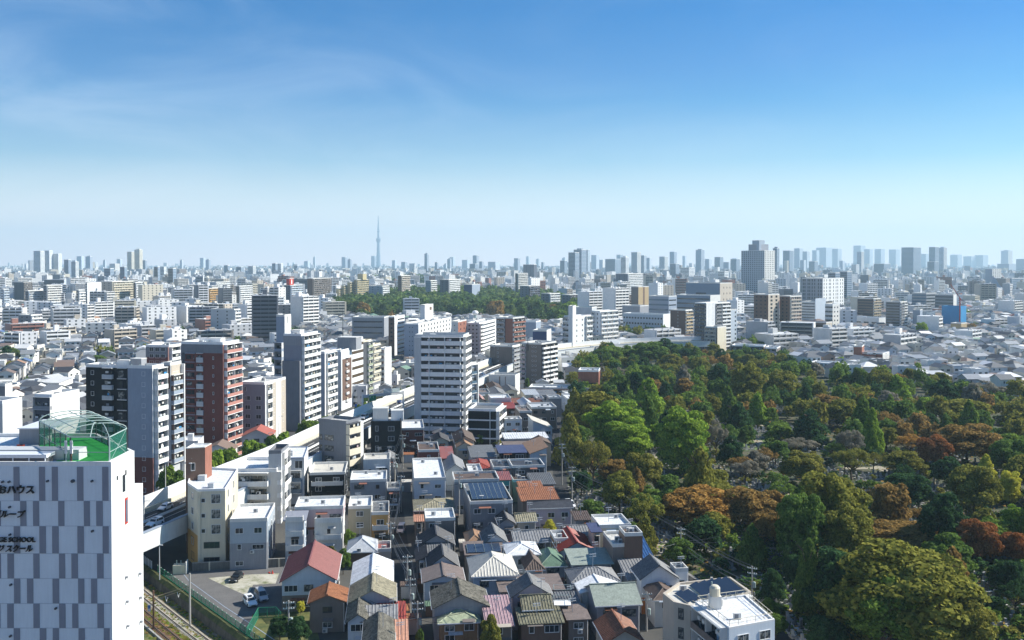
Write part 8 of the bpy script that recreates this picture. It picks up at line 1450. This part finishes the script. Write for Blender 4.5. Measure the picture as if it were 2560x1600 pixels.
# mid-rise blocks first, so that houses keep clear of them
blocks = []
def zone_block(x, y):
    px = CX+F*x/y
    if y < 700: return .0
    if px < 1000: return .8
    if px < 1500: return .5
    if px < 1900: return .4
    return .26 if y < 1400 else .4
for i in range(15000):
    y = math.sqrt(rh.uniform(560**2, 3600**2)); x = rh.uniform(-.64, .64)*y
    p = zone_block(x, y)
    if rh.random() > p*.55: continue
    w, d = rh.uniform(12, 30), rh.uniform(10, 18); h = rh.choice([12, 15, 18, 21, 24, 27, 30, 34, 38])*rh.uniform(.8, 1.15)
    if CX+F*x/y > 1900 and y < 1500: h *= .62
    if y > 1500: h *= 1.0+.12*(y-1500)/2000
    pxc = CX+F*x/y
    if 800 < pxc < 1440 and y < 1900: h = min(h, 26)
    if 800 < pxc < 1440 and 700 < y < 1070: continue
    if y < 1150 and pxc < 640: h = min(h, 15 if y < 900 else 24)
    if 1480 < pxc < 1860 and y < 1000: h = min(h, 14)
    r_ = math.hypot(w, d)/2
    if not clear(x, y, r_+1) or inpoly(x, y, CEM) or inpoly(x, y, WOOD): continue
    if any(inpoly(x+a, y+b, CEM) for a, b in ((20,0),(-20,0),(0,-20))): continue
    addfoot(x, y, r_); blocks.append((y, x, w, d, h))
blocks.sort()
BW = [((.78,.78,.77),'white'),((.80,.79,.76),'white'),((.60,.55,.44),'cream'),((.42,.43,.45),'grey'),((.48,.42,.34),'beige'),((.24,.20,.18),'brown'),((.15,.16,.18),'dark grey'),((.55,.58,.61),'pale blue'),((.33,.15,.11),'brick red'),((.66,.65,.62),'off-white')]
BWT = [24,20,8,10,10,6,6,8,3,12]
nb_ = 0; QBs = QB(); QBf = QB(); LANDS = LAND
def base_label(b, x, y):
    g = min(LANDS, key=lambda q: math.hypot(q[1]-x, (q[2]-y)*.6)); dx = x-g[1]; dy = y-g[2]; rel = 'beyond' if dy > abs(dx)*.8 else 'in front of' if dy < -abs(dx)*.8 else ('south of' if dx > 0 else 'north of')
    key = (b, g[0], rel); TL[key] = n = TL.get(key, 0)+1
    return (b if n == 1 else f"{ORD[min(n, 20)-1]} {b}") + f" {rel} {g[0]}"
for (y, x, w, d, h) in blocks:
    wc, wn = rh.choices(BW, BWT)[0]; wc2, _ = rh.choices(BW, BWT)[0] if rh.random() < .35 else (wc, wn); yaw = R(rh.choice([12, 25, 35, 45, 50, 56, -20]))+R(rh.uniform(-5, 5))
    while yaw > R(60): yaw -= R(90)
    px, py = PX(x, y, h)
    seen = -15 < px < 2575 and not occluded(px, py, y-w/2)
    if y < 2300 and nb_ < 150 and seen:
        q = QB(); gen_block(q, 0, 0, yaw, w, d, h, wc, wc2, rh); o = link('apartment_building', q.mesh('apartment_building', ['attr']), None, (x, y, 0))
        size = 'tall' if h > 27 else 'low' if h < 15 else 'wide' if w > 23 else 'mid-rise'
        tag(o, base_label(f"{size} {wn} block", x, y), APT, 'mid-rise blocks across the city'); nb_ += 1
    elif y < 2300: gen_block(QBs, x, y, yaw, w, d, h, wc, wc2, rh, y < 2300)
    else: gen_block(QBf, x, y, yaw, w, d, h, wc, wc2, rh, False)
# houses on skewed street grids
seeds = [(rh.uniform(-.7, .7)*yy, yy, R(rh.choice([7, -12, 22, 35, 0, -30, 12]))) for yy in [rh.uniform(250, 2600) for _ in range(34)]] + [(-30, 260, R(7)), (0, 420, R(5)), (-150, 500, R(-14)), (200, 650, R(18))]
houses = []
for sx, sy, yaw in seeds:
    c, s = math.cos(yaw), math.sin(yaw); ext = 75
    for i in range(-ext, ext):
        for j in range(-ext, ext):
            a = i*10.6+(i//6)*4.5; b = j*11.5+(j//2)*4.2; x = sx+c*a-s*b; y = sy+s*a+c*b
            if y < 178 or y > 2600 or abs(x) > .63*y+10: continue
            if min(((x-q[0])**2+(y-q[1])**2, k) for k, q in enumerate(seeds))[1] != seeds.index((sx, sy, yaw)): continue
            if y > 1500 and rh.random() < .3: continue
            houses.append((y, x, yaw))
houses.sort(); nh_ = 0; WQ, RQ = QB(), QB()
print('candidates', len(houses), 'blocks', len(blocks))
for y, x, yaw in houses:
    px0 = CX+F*x/y
    if inpoly(x, y, CEM) or inpoly(x, y, WOOD) or inpoly(x, y, LOT) or (y < 300 and x < -58): continue
    w, d = rh.uniform(6.5, 9.8), rh.uniform(7.5, 10.8)
    if y < 430 and 470 < px0 < 920 and x > min(SP, key=lambda s_: abs(s_[1]-y))[0]: continue
    near = y < 520 and 900 < px0 < 1480
    if near: w, d = w*.62, d*.62
    if not clear(x, y, (.40 if near else .42)*max(w, d)): continue
    if y < 470 and px0 > 1400 : continue
    ty = rh.choices('FGSHK', [30, 24, 18, 20, 8])[0]; h = rh.choice([5.6, 5.8, 6.0, 8.4, 8.6] if not near else [3.0, 4.5, 5.0]); yw = yaw+(R(90) if rh.random() < .4 else 0)
    if y > 900 and rh.random() < .12 and ty == 'F': h += 4; w += 2
    if ty == 'F': h += .4
    wc, wn = rh.choices(WALLS, [20,18,14,9,8,8,5,12,4])[0]; rc_, rn = rh.choices(ROOFS, RWT)[0]
    if ty == 'F' and rh.random() < .6: rc_, rn = ROOFS[rh.choice([3, 4, 12])]
    if ty in 'HGS' and rh.random() < .35: rc_, rn = ROOFS[rh.choice([0, 1, 1, 2, 7])]
    if yw > R(50): yw -= R(90); w, d = d, w
    px, py = PX(x, y, h); seen = -10 < px < 2570 and not occluded(px, py, y-4)
    if seen and nh_ < 175:
        a, b = QB(), QB(); gen_house(a, b, 0, 0, yw, w, d, h, ty, wc, rc_, rh); root = thing('house', base_label(f"{rn}-roofed {wn} {dict(F='flat-topped', G='gabled', S='gabled', H='hip-roofed', K='lean-to')[ty]} house", x, y), 'house', (x, y, 0), 0, 'small houses of the quarter')
        link('wall', a.mesh('wall', ['attr']), root); link('roof', b.mesh('roof', ['attr']), root); nh_ += 1
    else: gen_house(WQ, RQ, x, y, yw, w, d, h, ty, wc, rc_, rh, win=y < 1500)
    addfoot(x, y, min(w, d)*.4)
o = link('low_rise_quarter', WQ.mesh('low_rise_quarter', ['attr'])); tag(o, 'walls of the remaining distant houses too small to single out', 'houses', None, 'stuff')
o = link('low_rise_roofs', RQ.mesh('low_rise_roofs', ['attr'])); tag(o, 'roofs of the remaining distant houses too small to single out', 'roofs', None, 'stuff')
o = link('mid_rise_quarter', QBs.mesh('mid_rise_quarter', ['attr'])); tag(o, 'remaining mid-rise blocks of the middle distance', 'buildings', None, 'stuff')
# far city out to the horizon
for i in range(26000):
    y = math.sqrt(rh.uniform(2500**2, 9500**2)) if i < 17000 else rh.uniform(9500, 14500); x = rh.uniform(-.63, .63)*y
    w, d = rh.uniform(10, 34), rh.uniform(10, 30); h = rh.choice([7, 9, 10, 14, 18, 24, 30, 36])*rh.uniform(.8, 1.3)
    if rh.random() < .02: h *= 1.8
    if -.19 < x/y < -.07 and 2400 < y < 3600 and rh.random() < .9: continue
    if not clear(x, y, 20): continue
    wc, _ = rh.choices(BW, BWT)[0]; c = R(rh.uniform(-40, 50)); fr = (x, y, math.cos(c), math.sin(c)); QBf.box(fr, 0, w, -d, 0, 0, h, wc, rh.choice([(.62,.62,.62),(.45,.46,.47),(.3,.3,.31)]))
o = link('far_city', QBf.mesh('far_city', ['farblock'])); tag(o, 'hazy far city of countless small blocks reaching the horizon', 'city', None, 'stuff')
# ================================================================ haze
mb = MB(); mb.box(-15500, 15500, -300, 16500, -3, 645, 'haze_air'); 
m = bpy.data.materials.new('haze_air'); m.use_nodes = True; t = m.node_tree; t.nodes.clear(); out = t.nodes.new('ShaderNodeOutputMaterial'); pv = t.nodes.new('ShaderNodeVolumePrincipled')
HAZE = 0.000092
pv.inputs['Density'].default_value = HAZE; pv.inputs['Color'].default_value = (.58, .81, .94, 1); pv.inputs['Anisotropy'].default_value = .15
t.links.new(pv.outputs[0], out.inputs['Volume']); MATS['haze_air'] = m
o = link('haze', mb.mesh('haze')); o['kind'] = 'stuff'; tag(o, 'pale blue air that fades the far city', 'haze', None, 'stuff')
